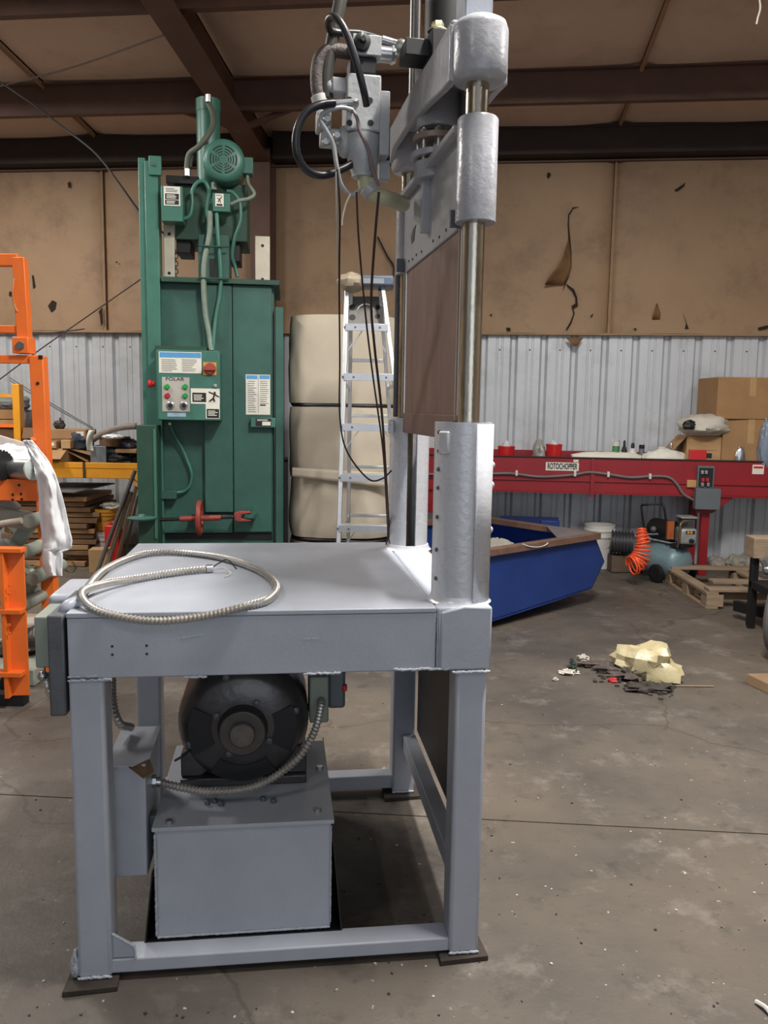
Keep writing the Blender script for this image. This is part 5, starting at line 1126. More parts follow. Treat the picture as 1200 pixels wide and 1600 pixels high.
lump('clear_bottle', 1188, 660, 1208, 712, 0.57, mat('clear_blue_film', (150, 166, 186), 0.25, 0, 0.08, 8, trans=0.3), 'clear plastic wrap standing at the far right of the bench', 'wrap', 18, 0.35, 0.07)

# ================================================================ BLUE BIN
bin_ = thing('blue_bin', 'blue steel hopper bin with rusty brown rim behind the post', 'bin', (1.0, 6.2, 0))
def Bb(mb, name, m, par=None, **k): return mb.build(name, m, par or bin_, world=True, **k)
fdir = V((0.75, 0.66, 0)).normalized(); bdir = V((-0.66, 0.75, 0)).normalized()
R0 = V((1.70, 6.56, 0)); LEN, DEP = 1.85, 1.35
def bp(l, b, z): return R0 - fdir * (l * (1 - 0.5135 * b / DEP) if l > 1.0 else l) + bdir * b + V((0, 0, z))   # left end set at a slant
t_ = 0.012
def zr(l): return 0.03 + 0.0 * l
prof = [(0.0, 0.55), (-0.14, 0.34), (0.02, 0.10)]      # right end profile (l, z)
front = [bp(0.0, 0, 0.55), bp(-0.14, 0, 0.34), bp(0.02, 0, 0.14), bp(0.5, 0, 0.10), bp(LEN, 0, 0.02), bp(LEN, 0, 0.55)]
m_ = MB(); m_.prism(front, bdir * t_); Bb(m_, 'front_panel', BLUE)
m_ = MB(); m_.prism([bp(0.0, DEP, 0.55), bp(-0.14, DEP, 0.34), bp(0.02, DEP, 0.14), bp(LEN, DEP, 0.02), bp(LEN, DEP, 0.55)], bdir * t_); Bb(m_, 'rear_panel', BLUE)
m_ = MB(); m_.prism([bp(0, 0, 0.55), bp(0, DEP, 0.55), bp(-0.14, DEP, 0.34), bp(-0.14, 0, 0.34)], fdir * -t_); Bb(m_, 'end_upper_panel', BLUE)
m_ = MB(); m_.prism([bp(-0.14, 0, 0.34), bp(-0.14, DEP, 0.34), bp(0.02, DEP, 0.14), bp(0.02, 0, 0.14)], fdir * -t_); Bb(m_, 'end_lower_panel', BLUE)
m_ = MB(); m_.prism([bp(LEN, 0, 0.02), bp(LEN, DEP, 0.02), bp(LEN, DEP, 0.55), bp(LEN, 0, 0.55)], fdir * t_); Bb(m_, 'end_panel', BLUE)
m_ = MB(); m_.prism([bp(0.02, 0, 0.14), bp(0.02, DEP, 0.14), bp(LEN, DEP, 0.03), bp(LEN, 0, 0.03)], (0, 0, 0.01)); Bb(m_, 'bin_floor', BLUE)
for a, b in ((bp(-0.02, 0, 0.565), bp(LEN, 0, 0.565)), (bp(-0.0, -0.0, 0.566), bp(0, DEP, 0.566)), (bp(0, DEP, 0.565), bp(LEN, DEP, 0.565)), (bp(LEN, 0, 0.565), bp(LEN, DEP, 0.565))):
    m_ = MB(); m_.bar(a, b, 0.075, 0.05); Bb(m_, 'rim_tube', RUSTRIM, bevel=0.004)
m_ = MB(); m_.prism([bp(0, 0, 0.585), bp(0.5, 0, 0.585), bp(0, 0.5, 0.585)], (0, 0, 0.008)); Bb(m_, 'corner_plate', mat('grey_corner_plate', (110, 106, 108), 0.5, 0.2, 0.15, 8))
m_ = MB()
for l, hh in ((0.45, 0.13), (0.85, 0.08)): m_.prism([bp(l, 0.3, 0.0), bp(l + 0.1, 0.3, 0.0), bp(l + 0.1, DEP - 0.1, 0.0), bp(l, DEP - 0.1, 0.0)], (0, 0, hh))
Bb(m_, 'skid', BLACKP, kind='stuff')
m_ = MB(); pts = [bp(0.95, -0.03, 0.595), bp(0.9, -0.045, 0.575), bp(0.8, -0.05, 0.56), bp(0.72, -0.05, 0.565), bp(0.68, -0.05, 0.58)]; m_.tube(spline(pts, 5), 0.004, 5); tag(m_.build('string', PLW), 'white string hanging over the brown rim of the blue bin', 'string')
m_ = MB(); p = gnd(775, 860, 0.6); m_.blob((0.86, 6.08, 0.5), (0.13, 0.12, 0.11), 8, 0.35); tag(m_.build('rag', mat('dirty_rag', (142, 138, 130), 0.85)), 'dirty grey rag bunched inside the near corner of the blue bin', 'rag')
bl2 = thing('blue_bracket', 'small blue steel trough against the wall behind the bin', 'trough', tuple(WP(1.38, 0.3, 0)), -WYAW)
sa = wpx(781, 806, 0.35); sb = wpx(872, 832, 0.35)
m_ = MB(); wbox(m_, sa[0], sb[0], 0.33, 0.345, 0.0, sa[1]); m_.build('trough_front', mat('dark_blue', (24, 42, 96), 0.45), bl2, world=True)
m_ = MB(); wbox(m_, sb[0] - 0.18, sb[0] + 0.01, 0.3, 0.37, 0.0, sa[1] - 0.03); m_.build('trough_end', BLUE, bl2, world=True, bevel=0.01)
m_ = MB(); wbox(m_, sb[0] - 0.2, sb[0] + 0.02, 0.36, 0.46, sb[1] + 0.02, sb[1] + 0.05); m_.build('trough_lip', mat('light_blue', (60, 104, 180), 0.45), bl2, world=True)

# ================================================================ BUCKET, PIPE COIL, COMPRESSOR, HOSE
def bucket(name, base, r, h, m, label, rim=True, cat='bucket', tilt=0.0, grp=None):
    t = thing(name, label, cat, tuple(base), 0, grp)
    q = MB(); q.lathe([(0, 0), (r * .86, 0), (r * .98, h * .72), (r * 1.05, h * .72), (r * 1.05, h * .76), (r * .99, h * .77), (r * 1.0, h * .86), (r * 1.06, h * .86), (r * 1.06, h * .9), (r, h * .91), (r * 1.02, h), (r * .96, h), (r * .84, 0.012), (0, 0.012)], n=36); q.build('bucket_body', m, t, smooth=30)
    q = MB(); q.tube([(r * 1.05 * cos(a), -r * 1.05 * abs(sin(a)) * 0.8 - 0.01, h * .8 - abs(sin(a)) * h * 0.33) for a in [pi + i * pi / 14 for i in range(15)]], 0.004, 6); q.build('wire_handle', GREY_D, t)
    return t
b0 = gnd(932, 884); bucket('bucket', (b0.x, b0.y - 0.05, 0.0), 0.15, at(932, 818, b0.y).z, PLW, 'white plastic bucket with wire handle behind the blue bin')
p = at(972, 848, 7.95)
pc = thing('drain_pipe_coil', 'short black corrugated pipe lying between bucket and orange hose', 'pipe', (p.x, 7.95, p.z - 0.12))
prof = []
for i in range(14): prof += [(0.12 if i % 2 == 0 else 0.1, -0.1 + i * 0.0155), (0.12 if i % 2 == 0 else 0.1, -0.1 + i * 0.0155 + 0.009)]
prof += [(0.075, 0.11), (0.075, -0.1)]
m_ = MB(); m_.lathe(prof, (0, 0, 0.12), (1, -0.35, 0), 32, cap=False); m_.build('corrugated_pipe', mat('dusty_black_pipe', (58, 58, 62), 0.5), pc)
m_ = MB(); m_.obox((0, 0.05, -(p.z - 0.12) / 2 + 0.0), (0.2, 0.16, p.z - 0.13)); m_.build('support_block', WOOD_D, pc, bevel=0.005)
m_ = MB(); q0 = gnd(955, 868); m_.blob((q0.x, q0.y + .35, 0.06), (0.13, 0.12, 0.06), 3, 0.3, floor=0.001); tag(m_.build('paper_bag', mat('pale_bag', (168, 164, 152), 0.8)), 'flattened pale bag on the floor right of the white bucket', 'bag')

cy = 7.5
co = at(1062, 880, cy)
cmp_ = thing('air_compressor', 'portable air compressor with grey-blue tank and black handle', 'compressor', (co.x, cy, 0))
def Cb(mb, name, m, par=None, **k): return mb.build(name, m, par or cmp_, world=True, **k)
TK = mat('tank_grey_blue', (112, 136, 144), 0.4, 0.1, 0.08, 5); 
ax = V((-0.42, 0.9, 0)).normalized()
r_ = 0.158; zc = co.z
m_ = MB(); L_ = 0.62
m_.lathe([(0, -0.07), (r_ * .5, -0.06), (r_ * .82, -0.03), (r_, 0.01), (r_, L_), (r_ * .82, L_ + 0.04), (r_ * .5, L_ + .07), (0, L_ + .08)], (co.x, cy, zc), ax, 36); tkb = Cb(m_, 'air_tank', TK, smooth=50)
m_ = MB(); c = V((co.x, cy, zc)) + ax * 0.22; 
m_.grid(lambda u, v: tuple(c + ax * (0.26 * u) + (V((-ax.y, ax.x, 0)) * cos(-0.2 - 1.0 * v + pi) * 1 + V((0, 0, 1)) * sin(0.1 + 0.9 * v - 0.5)) * (r_ + 0.003)), 6, 8); Cb(m_, 'tank_decal', mat('decal_rust', (110, 70, 50), 0.5), tkb, solid=0.002)
m_ = MB(); m_.obox((co.x, cy - 0.02, zc + r_ + 0.012), (0.16, 0.14, 0.03), 0.6); Cb(m_, 'pump_base', BLACKP, bevel=0.003)
X0, X1, Z0, Z1 = ext(1058, 806, 1084, 849, cy); xc = (X0 + X1) / 2
PG = mat('pump_grey', (152, 154, 154), 0.4, 0.3, 0.1, 12)
m_ = MB(); m_.box(X0, X1, cy - 0.1, cy + 0.1, Z0, Z0 + 0.15); pmp = Cb(m_, 'pump_crankcase', PG, bevel=0.025, seg=3)
for k in range(6): h = MB(); h.box(X0 + 0.02, X1 - 0.02, cy - 0.07, cy + 0.07, Z0 + 0.155 + k * 0.013, Z0 + 0.162 + k * 0.013); h.build('cooling_fin', GREY_D, pmp, world=True)
m_ = MB(); m_.box(X0 + 0.005, X1 + 0.005, cy - 0.08, cy + 0.08, Z0 + 0.235, Z1); Cb(m_, 'cylinder_head', PG, bevel=0.01)
m_ = MB(); m_.lathe([(0.02, 0), (0.02, 0.03), (0, 0.032)], (xc + 0.02, cy - 0.1, Z0 + 0.04), (0, -1, 0), 14); Cb(m_, 'oil_plug', BLACKP, pmp)
m_ = MB(); m_.box(xc - 0.03, xc + 0.05, cy - 0.103, cy - 0.1, Z0 + 0.1, Z0 + 0.13); Cb(m_, 'pump_sticker', INK, pmp)
m_ = MB(); m_.box(xc - 0.02, xc - 0.0, cy - 0.105, cy - 0.103, Z0 + 0.105, Z0 + 0.125); m_.box(xc + 0.008, xc + 0.028, cy - 0.105, cy - 0.103, Z0 + 0.105, Z0 + 0.125); Cb(m_, 'sticker_mark', mat('switch_yellow', (206, 152, 44), 0.5), pmp, kind='stuff')
X2, X3, Z2, Z3 = ext(1036, 812, 1057, 848, cy + 0.1); m_ = MB(); m_.cyl((X2 - 0.02, cy + 0.3, (Z2 + Z3) / 2), ((X2 + X3) / 2 + .03, cy + 0.05, (Z2 + Z3) / 2), 0.1, n=24); Cb(m_, 'drive_motor', BLACKP, bevel=0.01)
m_ = MB(); m_.box(X2, X2 + 0.06, cy - 0.02, cy + 0.02, Z2 + 0.05, Z3); Cb(m_, 'motor_label', mat('dull_orange', (158, 84, 44), 0.5))
m_ = MB(); m_.tube(spline([(xc - 0.02, cy - 0.1, Z0 + 0.22), (xc - 0.09, cy - 0.13, Z0 + 0.2), (xc - 0.1, cy - 0.13, Z0 + 0.05), (xc - 0.1, cy - 0.1, Z0 - 0.02)], 6), 0.011, 8); Cb(m_, 'discharge_tube', mat('copper', (132, 108, 84), 0.35, 0.6))
hp = [at(1012, 850, cy + .35), at(1007, 828, cy + .35), at(1003, 800, cy + .35), at(1003, 790, cy + .35), at(1012, 788.5, cy + .3), at(1032, 787.5, cy + .25), at(1037, 791, cy + .22), at(1041, 815, cy + .22), at(1046, 845, cy + .22)]
m_ = MB(); m_.tube(spline(hp, 6), 0.011, 8); Cb(m_, 'handle', BLACKP)
for off in (-1, 1):
    side = V((-ax.y, ax.x, 0)) * off; wc = V((co.x, cy, 0.085)) + ax * 0.08 - side * 0.2
    m_ = MB(); m_.lathe([(0.04, -0.02), (0.07, -0.022), (0.085, -0.015), (0.085, 0.015), (0.07, 0.022), (0.04, 0.02)], wc, side, 28); wh = Cb(m_, 'wheel', BLACK)
    m_ = MB(); m_.lathe([(0, -0.018), (0.042, -0.018), (0.042, 0.018), (0, 0.018)], wc, side, 20); Cb(m_, 'wheel_hub', GREY_D, wh)
    m_ = MB(); m_.bar(wc, V((co.x, cy, zc - 0.08)) + ax * 0.08 - side * 0.06, 0.03, 0.008); Cb(m_, 'wheel_bracket', BLACKP)
m_ = MB(); fc_ = V((co.x, cy, 0)) + ax * 0.55; m_.box(fc_.x - 0.05, fc_.x + 0.05, fc_.y - 0.03, fc_.y + 0.03, 0.0, zc - 0.1); Cb(m_, 'rubber_foot', BLACK)
m_ = MB(); m_.cyl(at(1005, 835, cy + .15), at(1045, 834, cy + .1), 0.012, n=10); m_.ball(at(1021, 827, cy + .12), 0.03, 12, 8); m_.ball(at(1034, 827, cy + .12), 0.026, 12, 8); Cb(m_, 'gauge_manifold', GREY_D, kind='stuff')
# orange coiled hose
path = spline([at(1003, 826, 7.4), at(1003, 838, 7.36), at(1005, 852, 7.34), at(1002, 868, 7.32), at(995, 880, 7.3), at(986, 884, 7.28)], 30)
hel = []; N_ = 13 * 18
for i in range(N_ + 1):
    t = i / N_; k = t * (len(path) - 1); j = min(int(k), len(path) - 2); p = path[j].lerp(path[j + 1], k - j); d = (path[j + 1] - path[j]).normalized()
    e1 = V((0, 1, 0)); e1 = (e1 - d * e1.dot(d)).normalized(); e2 = d.cross(e1); a = 2 * pi * 13 * t; rr = 0.035 + 0.05 * min(1, t * 1.5)
    q = p + e1 * cos(a) * rr * 0.8 + e2 * sin(a) * rr
    if q.z < 0.012: q.z = 0.012
    hel.append(q)
m_ = MB(); m_.tube(hel, 0.0085, 6); tag(m_.build('coiled_air_hose', mat('hose_orange', (244, 92, 44), 0.35, 0, 0.04), smooth=60), 'bright orange coiled air hose hanging off the compressor', 'hose')

# ================================================================ PALLETS, WHEEL MACHINE at right
pal = thing('pallet', 'broken wooden pallet on the floor in front of the compressor', 'pallet', (3.1, 6.9, 0), 0.0)
pc0 = gnd(1112, 952); pc1 = gnd(1060, 918)
dv = (V((pc1.x, pc1.y, 0)) - V((pc0.x, pc0.y, 0))); Lp = 1.05; dv = dv.normalized(); dr = V((dv.y, -dv.x, 0))
def pw(a, b, z): return V((pc0.x, pc0.y, 0)) + dr * a + dv * b + V((0, 0, z))
def plank(a0, a1, b0, b1, z0, z1, name='plank', m=None, par=None):
    q = MB(); q.prism([pw(a0, b0, z0), pw(a1, b0, z0), pw(a1, b1, z0), pw(a0, b1, z0)], (0, 0, z1 - z0)); return q.build(name, m or WOOD, par or pal, world=True, bevel=0.003)
plank(-0.05, 0.05, 0.0, Lp, 0.0, 0.02); plank(-0.05, 0.05, 0.0, Lp, 0.115, 0.14)
for b in (0.0, 0.46, 0.92): plank(-0.045, 0.09, b, b + 0.13, 0.02, 0.115, 'block')
for b, a1 in ((0.0, 1.1), (0.32, 1.0), (0.93, 1.1)): plank(-0.03 if b != 0.32 else 0.12, a1, b, b + 0.12, 0.14, 0.165)
for b in (0.1,): plank(0.05, 1.1, b + 0.0, b + 0.05, 0.06, 0.115)
plank(0.55, 0.65, 0.0, Lp, 0.0, 0.02); plank(0.55, 0.65, 0.0, Lp, 0.115, 0.14)
for b in (0.0, 0.46, 0.92): plank(0.53, 0.67, b, b + 0.13, 0.02, 0.115, 'block')
mach = thing('wheeled_machine', 'dark steel wheeled cart with wood block at the right edge', 'cart', (3.05, 5.6, 0))
def Mb(mb, name, m, par=None, **k): return mb.build(name, m, par or mach, world=True, **k)
m_ = MB(); p = at(1176, 900, 5.9); m_.box(p.x - 0.02, p.x + 0.03, 5.87, 5.92, 0.02, at(1176, 845, 5.9).z); Mb(m_, 'post', BLACKP, bevel=0.004)
m_ = MB(); m_.box(p.x - 0.04, p.x + 0.4, 5.82, 5.98, at(1176, 870, 5.9).z, at(1176, 838, 5.9).z); Mb(m_, 'wood_block', WOOD, bevel=0.006)
m_ = MB(); m_.cyl(at(1192, 872, 5.8), at(1199, 884, 5.8), 0.03, n=14); m_.ball(at(1200, 890, 5.8), 0.04, 12, 8); Mb(m_, 'clamp_handle', STEEL)
m_ = MB(); m_.box(p.x - 0.02, p.x + 0.9, 5.3, 5.9, 0.3, 0.36); Mb(m_, 'cart_deck', BLACKP, bevel=0.006)
m_ = MB(); m_.bar(gnd(1148, 966) + V((0, 0, 0.1)), V((p.x + 0.1, 5.9, 0.12)), 0.05, 0.08); Mb(m_, 'tow_bar', BLACKP, bevel=0.004)
wc = V((2.60, 5.2, 0.272)); 
m_ = MB(); m_.lathe([(0.2, -0.06), (0.25, -0.07), (0.27, -0.05), (0.27, 0.05), (0.25, 0.07), (0.2, 0.06)], wc, V((0.75, -0.66, 0)), 40); wh = Mb(m_, 'wheel_tyre', mat('dusty_tyre', (92, 88, 86), 0.7))
m_ = MB(); m_.lathe([(0, -0.03), (0.205, -0.045), (0.205, 0.045), (0, 0.03)], wc, V((0.75, -0.66, 0)), 32); Mb(m_, 'wheel_disc', mat('dark_disc', (58, 56, 56), 0.5, 0.3), wh)
m_ = MB(); m_.cyl(wc, wc + V((0.6, 0.5, 0.05)), 0.03, n=12); Mb(m_, 'axle', BLACKP)
bd0 = gnd(1166, 1068)
m_ = MB(); m_.prism([(bd0.x, bd0.y, 0.0), (bd0.x + 0.06, bd0.y - 0.24, 0.0), (bd0.x + 1.1, bd0.y - 0.5, 0), (bd0.x + 1.1, bd0.y + 0.12, 0)], (0, 0, 0.06)); tag(m_.build('wood_board', mat('new_board', (138, 113, 86), 0.75, 0, 0.12, 6), bevel=0.004), 'thick tan wooden board on the floor at the right edge', 'board')
# foil-wrapped junk along the wall foot
for k, (x0, x1, y0, y1) in enumerate(((1108, 1135, 858, 868), (1135, 1172, 855, 868), (1160, 1185, 848, 868))):
    a = wpx(x0, y0, 0.25); b = wpx(x1, y1, 0.25); q = MB(); c = WP((a[0] + b[0]) / 2, 0.22, 0.05); q.blob((c.x, c.y, 0.07), ((b[0] - a[0]) / 2, 0.1, 0.07 + 0.02 * k), 30 + k, 0.4, floor=0.001)
    tag(q.build('wrapped_bundle', mat('dusty_wrap', (150, 144, 134), 0.7)), ['dusty pale bundle at the wall foot beside the red leg', 'long dusty pale bundle in the middle of the wall foot', 'crumpled clear bundle at the wall foot near the cart'][k], 'bundle', 'bundles along the wall foot')

# ================================================================ SWEEPINGS on the floor
yb = gnd(1012, 1062)
m_ = MB(); m_.blob((yb.x + 0.0, yb.y + 0.05, 0.075), (0.18, 0.10, 0.115), 23, 0.55, 1.5, 18, 11, floor=0.002, ridge=False)
o = tag(m_.build('plastic_bag', mat('yellowed_bag', (188, 176, 138), 0.35, 0, 0.06, 9, 0.7, 14), smooth=32), 'crumpled yellowish plastic bag on the floor sweepings', 'bag'); o.rotation_euler.z = -0.55
for k, (px, py, sx, sy, sz, mm, lab, cat) in enumerate(((960, 1050, .1, .05, .035, 'rag_dark', 'dark rag scraps left of the yellowish bag', 'rag'), (985, 1062, .09, .05, .04, 'rag_dark', 'dirty grey-brown rag lump under the yellowish bag', 'rag'), (930, 1042, .12, .04, .02, 'rag_dark', 'long thin dark rag strip at the left of the sweepings', 'rag'), (1010, 1078, .12, .06, .02, 'dirt', 'flat heap of dark dirt in front of the yellowish bag', 'dirt heap'), (957, 1066, .022, .016, .014, 'redbit', 'small red plastic scrap in the sweepings', 'scrap'), (912, 1032, .035, .025, .02, 'whitebit', 'white crumpled paper behind the sweepings', 'paper scrap'), (894, 1046, .02, .02, .03, 'greenbit', 'small dark green crumpled scrap left of the rags', 'scrap'), (888, 1053, .05, .03, .015, 'whitebit', 'pale torn paper beside the dark green scrap', 'paper scrap'), (867, 1064, .014, .012, .01, 'whitebit', 'tiny pale chip farthest left of the sweepings', 'chip'), (984, 1046, .03, .02, .03, 'whitebit', 'pale scrap poking out beside the yellowish bag', 'scrap'))):
    g = gnd(px, py); cl = {'rag_dark': (84, 74, 70), 'dirt': (60, 54, 50), 'redbit': (190, 60, 60), 'whitebit': (196, 190, 178), 'greenbit': (50, 66, 60)}[mm]
    m_ = MB(); m_.blob((g.x, g.y, sz * 0.8), (sx, sy, sz), 40 + k, 1.1, 2.6, 15, 9, floor=0.001, ridge=False); tag(m_.build('floor_scrap', mat(mm, cl, 0.85, 0, 0.3, 30), smooth=25), lab, cat, 'floor sweepings')
random.seed(5); dc = MB()
for i in range(160):
    t = random.random(); g = gnd(935 + 110 * t + random.gauss(0, 10), 1046 + 36 * t + random.gauss(0, 7)); r = random.uniform(0.003, 0.014); dc.obox((g.x, g.y, r * .4), (r * 2, r * random.uniform(.5, 2), r * .9), random.uniform(0, 3), random.uniform(-.4, .4))
tag(dc.build('sweepings_dirt', mat('dirt', (60, 54, 50), 0.9), smooth=0), 'loose dark crumbs of swept dirt around the yellowish bag', 'dirt', kind='stuff')
m_ = MB(); a = gnd(1048, 1073); b = gnd(1115, 1074); m_.cyl((a.x, a.y, 0.006), (b.x, b.y, 0.006), 0.005, n=6); tag(m_.build('stick', WOOD), 'thin wooden stick right of the yellowish bag', 'stick')
m_ = MB(); a = gnd(1181, 1568); m_.tube(spline([(a.x, a.y, 0.006), (a.x + 0.012, a.y - 0.03, 0.012), (a.x + 0.018, a.y - 0.05, 0.006)], 5), 0.006, 6); tag(m_.build('paper_twist', PLW), 'small white twist of paper at the lower right of the floor', 'paper')
random.seed(11); ch = MB(); chd = MB()
for i in range(260):
    px = random.uniform(-50, 1250); py = random.uniform(1080, 1640); g = gnd(px, py); r = random.uniform(0.0015, 0.0045); (ch if random.random() < .4 else chd).obox((g.x, g.y, r * .3), (r * 2, r * random.uniform(.8, 2), r * .8), random.uniform(0, 3))
tag(ch.build('floor_chips', mat('pale_chip', (176, 168, 158), 0.8), smooth=0), 'scattered pale chips and crumbs over the concrete', 'debris', kind='stuff')
tag(chd.build('floor_grit', mat('dark_chip', (44, 40, 38), 0.8), smooth=0), 'scattered dark grit and crumbs over the concrete', 'debris', kind='stuff')

# ================================================================ LEFT SIDE: orange frame, scissor lift, cloth
OY = 4.55
frm = thing('orange_frame', 'bright orange square-tube upright frame at the left edge', 'frame', (-2.0, OY, 0))
def Ob(mb, name, m=ORANGE, par=None, **k): return mb.build(name, m, par or frm, world=True, **k)
def obar(a, b, w_, h_, Y, name='frame_tube', dy=0.0):
    q = MB(); q.bar(at(*a, Y), at(*b, Y + dy), w_, h_, (0, 1, 0)); return Ob(q, name, bevel=0.004)
obar((30, 407), (-90, 407), 0.062, 0.052, OY); obar((31, 403), (39, 535), 0.066, 0.055, OY); obar((33, 515), (-90, 513), 0.04, 0.033, OY)
q = MB(); q.box(at(25, 540, OY).x, at(50, 540, OY).x, OY - 0.05, OY + 0.05, at(40, 553, OY).z, at(40, 528, OY).z); br = Ob(q, 'hinge_bracket', bevel=0.004)
q = MB(); q.lathe([(0.022, 0), (0.022, 0.012)], at(32, 540, OY - 0.05), (0, -1, 0), 6); q.build('bolt', GREY_D, br, world=True)
obar((64, 562), (-90, 560), 0.045, 0.045, OY)
q = MB(); a = at(60, 557, OY); b = at(69, 745, OY); q.bar(a, b, 0.075, 0.07, (0, 1, 0)); up_ = Ob(q, 'upright', bevel=0.004)
q = MB(); X0, X1, Z0, Z1 = ext(60, 555, 66.5, 561, OY - .038); q.box(X0, X1, OY - 0.0385, OY - 0.036, Z0, Z1); q.build('tube_end', BLACKP, up_, world=True)
q = MB(); q.lathe([(0.009, 0), (0.009, 0.003)], at(59, 599, OY - 0.037), (0, -1, 0), 10); q.build('bolt_hole', INK, up_, world=True)
for y in (688, 700):
    q = MB(); q.lathe([(0.02, 0), (0.02, 0.02), (0.012, 0.03)], at(57, y, OY - 0.02), (-1, -0.3, 0), 8); q.build('bolt', ORANGE, up_, world=True)
q = MB(); q.bar(V((b.x, OY, b.z)), V((b.x + 0.02, OY, 0.0)), 0.075, 0.07, (0, 1, 0)); Ob(q, 'lower_upright', bevel=0.004)
q = MB(); q.tube(spline([at(22, 435, OY - .03), at(20, 455, OY - .04), (at(22, 475, OY - .03)), at(27, 487, OY - .03)], 6), 0.005, 6); Ob(q, 'frame_wire', mat('wire_orange', (190, 120, 70), 0.5))

q = MB(); q.bar(at(-90, 400, OY), at(-90, 556, OY), 0.062, 0.055, (0, 1, 0)); Ob(q, 'frame_tube', bevel=0.004)
q = MB(); a = at(-90, 557, OY); q.bar(a, V((a.x, OY, 0)), 0.075, 0.07, (0, 1, 0)); Ob(q, 'upright', bevel=0.004)
LY = 4.25
lift = thing('scissor_lift_roller', 'orange roller table on grey-green scissor lift arms', 'lift table', (-2.0, LY, 0))
def Sb(mb, name, m, par=None, **k): return mb.build(name, m, par or lift, world=True, **k)
m_ = MB(); X0, X1, Z0, Z1 = ext(-110, 751, 59, 782, LY); m_.box(X0, X1, LY, LY + 0.12, Z0, Z1 + 0.01); bmO = Sb(m_, 'orange_beam', ORANGE, bevel=0.005)
for x, y in ((30, 758), (20, 773), (33, 772), (20, 781), (34, 780)):
    h = MB(); h.lathe([(0.007, 0), (0.007, 0.003)], at(x, y, LY), (0, -1, 0), 10); h.build('bolt_hole', INK, bmO, world=True)
a = at(-10, 731, LY + .1); b = at(52, 734, LY - 0.02)
m_ = MB(); m_.cyl(a, b, 0.052, n=28); rol = Sb(m_, 'steel_roller', STEEL)
d = (b - a).normalized()
m_ = MB(); m_.lathe([(0.0, -0.01), (0.055, -0.01), (0.055, 0.0), (0.04, 0.006), (0.02, 0.012), (0, 0.012)], b, d, 28); Sb(m_, 'roller_end_cap', mat('pale_cap', (196, 206, 200), 0.4), rol)
m_ = MB(); m_.cyl(b, b + d * 0.06, 0.014, n=14); Sb(m_, 'roller_shaft', mat('dull_shaft', (128, 118, 110), 0.4, 0.5), rol)
m_ = MB(); p = at(60, 745, LY - .03); m_.cyl(p, at(77, 747, LY - 0.05), 0.012, n=12); Sb(m_, 'lock_pin', mat('dull_shaft', (128, 118, 110), 0.4, 0.5), rol)
c = at(2, 727, LY - 0.02); prof = []
m_ = MB(); m_.lathe([(0.05, -0.03), (0.072, -0.03), (0.072, 0.012), (0.05, 0.016)], c, d, 36); gr = Sb(m_, 'sprocket', BLACKP, rol)
m_ = MB()
for k in range(24):
    a_ = 2 * pi * k / 24; e1 = V((0, 0, 1)); e2 = d.cross(e1).normalized(); p = c + (e1 * cos(a_) + e2 * sin(a_)) * 0.074; m_.ball((p.x, p.y, p.z), 0.007, 6, 5)
m_.build('sprocket_teeth', BLACKP, rol, world=True, kind='stuff')
m_ = MB(); m_.tube([c + d * (0.01 + 0.0) + (V((0, 0, 1)) * cos(t) + d.cross(V((0, 0, 1))) * sin(t)) * (0.044 - 0.0012 * t) for t in [i * 0.4 for i in range(60)]], 0.0045, 6); Sb(m_, 'spring', GREY_D, rol)
# scissor arms
def arm(pts, w_, y0, th, name='scissor_arm'):
    q = MB(); a, b = V(at(*pts[0], y0)), V(at(*pts[1], y0)); q.bar(a, b, th, w_, (0, 0, 1)); return Sb(q, name, SCIS, bevel=0.012, seg=3)
arm([(-40, 850), (22, 782)], 0.10, LY + 0.15, 0.05)
arm([(-20, 780), (45, 838)], 0.09, LY + 0.35, 0.05)
arm([(-40, 800), (52, 815)], 0.10, LY + 0.12, 0.04)
arm([(0, 850), (30, 875)], 0.10, LY + 0.1, 0.05)
arm([(-30, 830), (50, 905)], 0.085, LY + 0.25, 0.05)
arm([(5, 880), (52, 915)], 0.10, LY + 0.12, 0.05)
arm([(50, 815), (20, 855)], 0.075, LY + 0.2, 0.05); arm([(50, 910), (18, 950)], 0.075, LY + 0.2, 0.05); arm([(5, 930), (38, 955)], 0.1, LY + 0.12, 0.05)
for x, y in ((44, 815), (30, 866), (50, 905), (32, 948)):
    m_ = MB(); p = at(x, y, LY + 0.0); m_.cyl(p, p + V((0.0, 0.4, 0)), 0.036, n=20); Sb(m_, 'pivot_pin', SCIS, bevel=0.004)
for x0, y0, x1, y1 in ((-20, 822, 34, 813), (5, 902, 36, 899)):
    m_ = MB(); m_.cyl(at(x0, y0, LY - .02), at(x1, y1, LY - .02), 0.017, n=14); Sb(m_, 'lift_rod', mat('rod_pale', (168, 164, 150), 0.45))
m_ = MB(); m_.box(at(-80, 1000, LY + .2).x, at(58, 1000, LY + .2).x, LY + 0.15, LY + 0.75, 0.0, 0.1); Sb(m_, 'lift_base', SCIS, bevel=0.01)
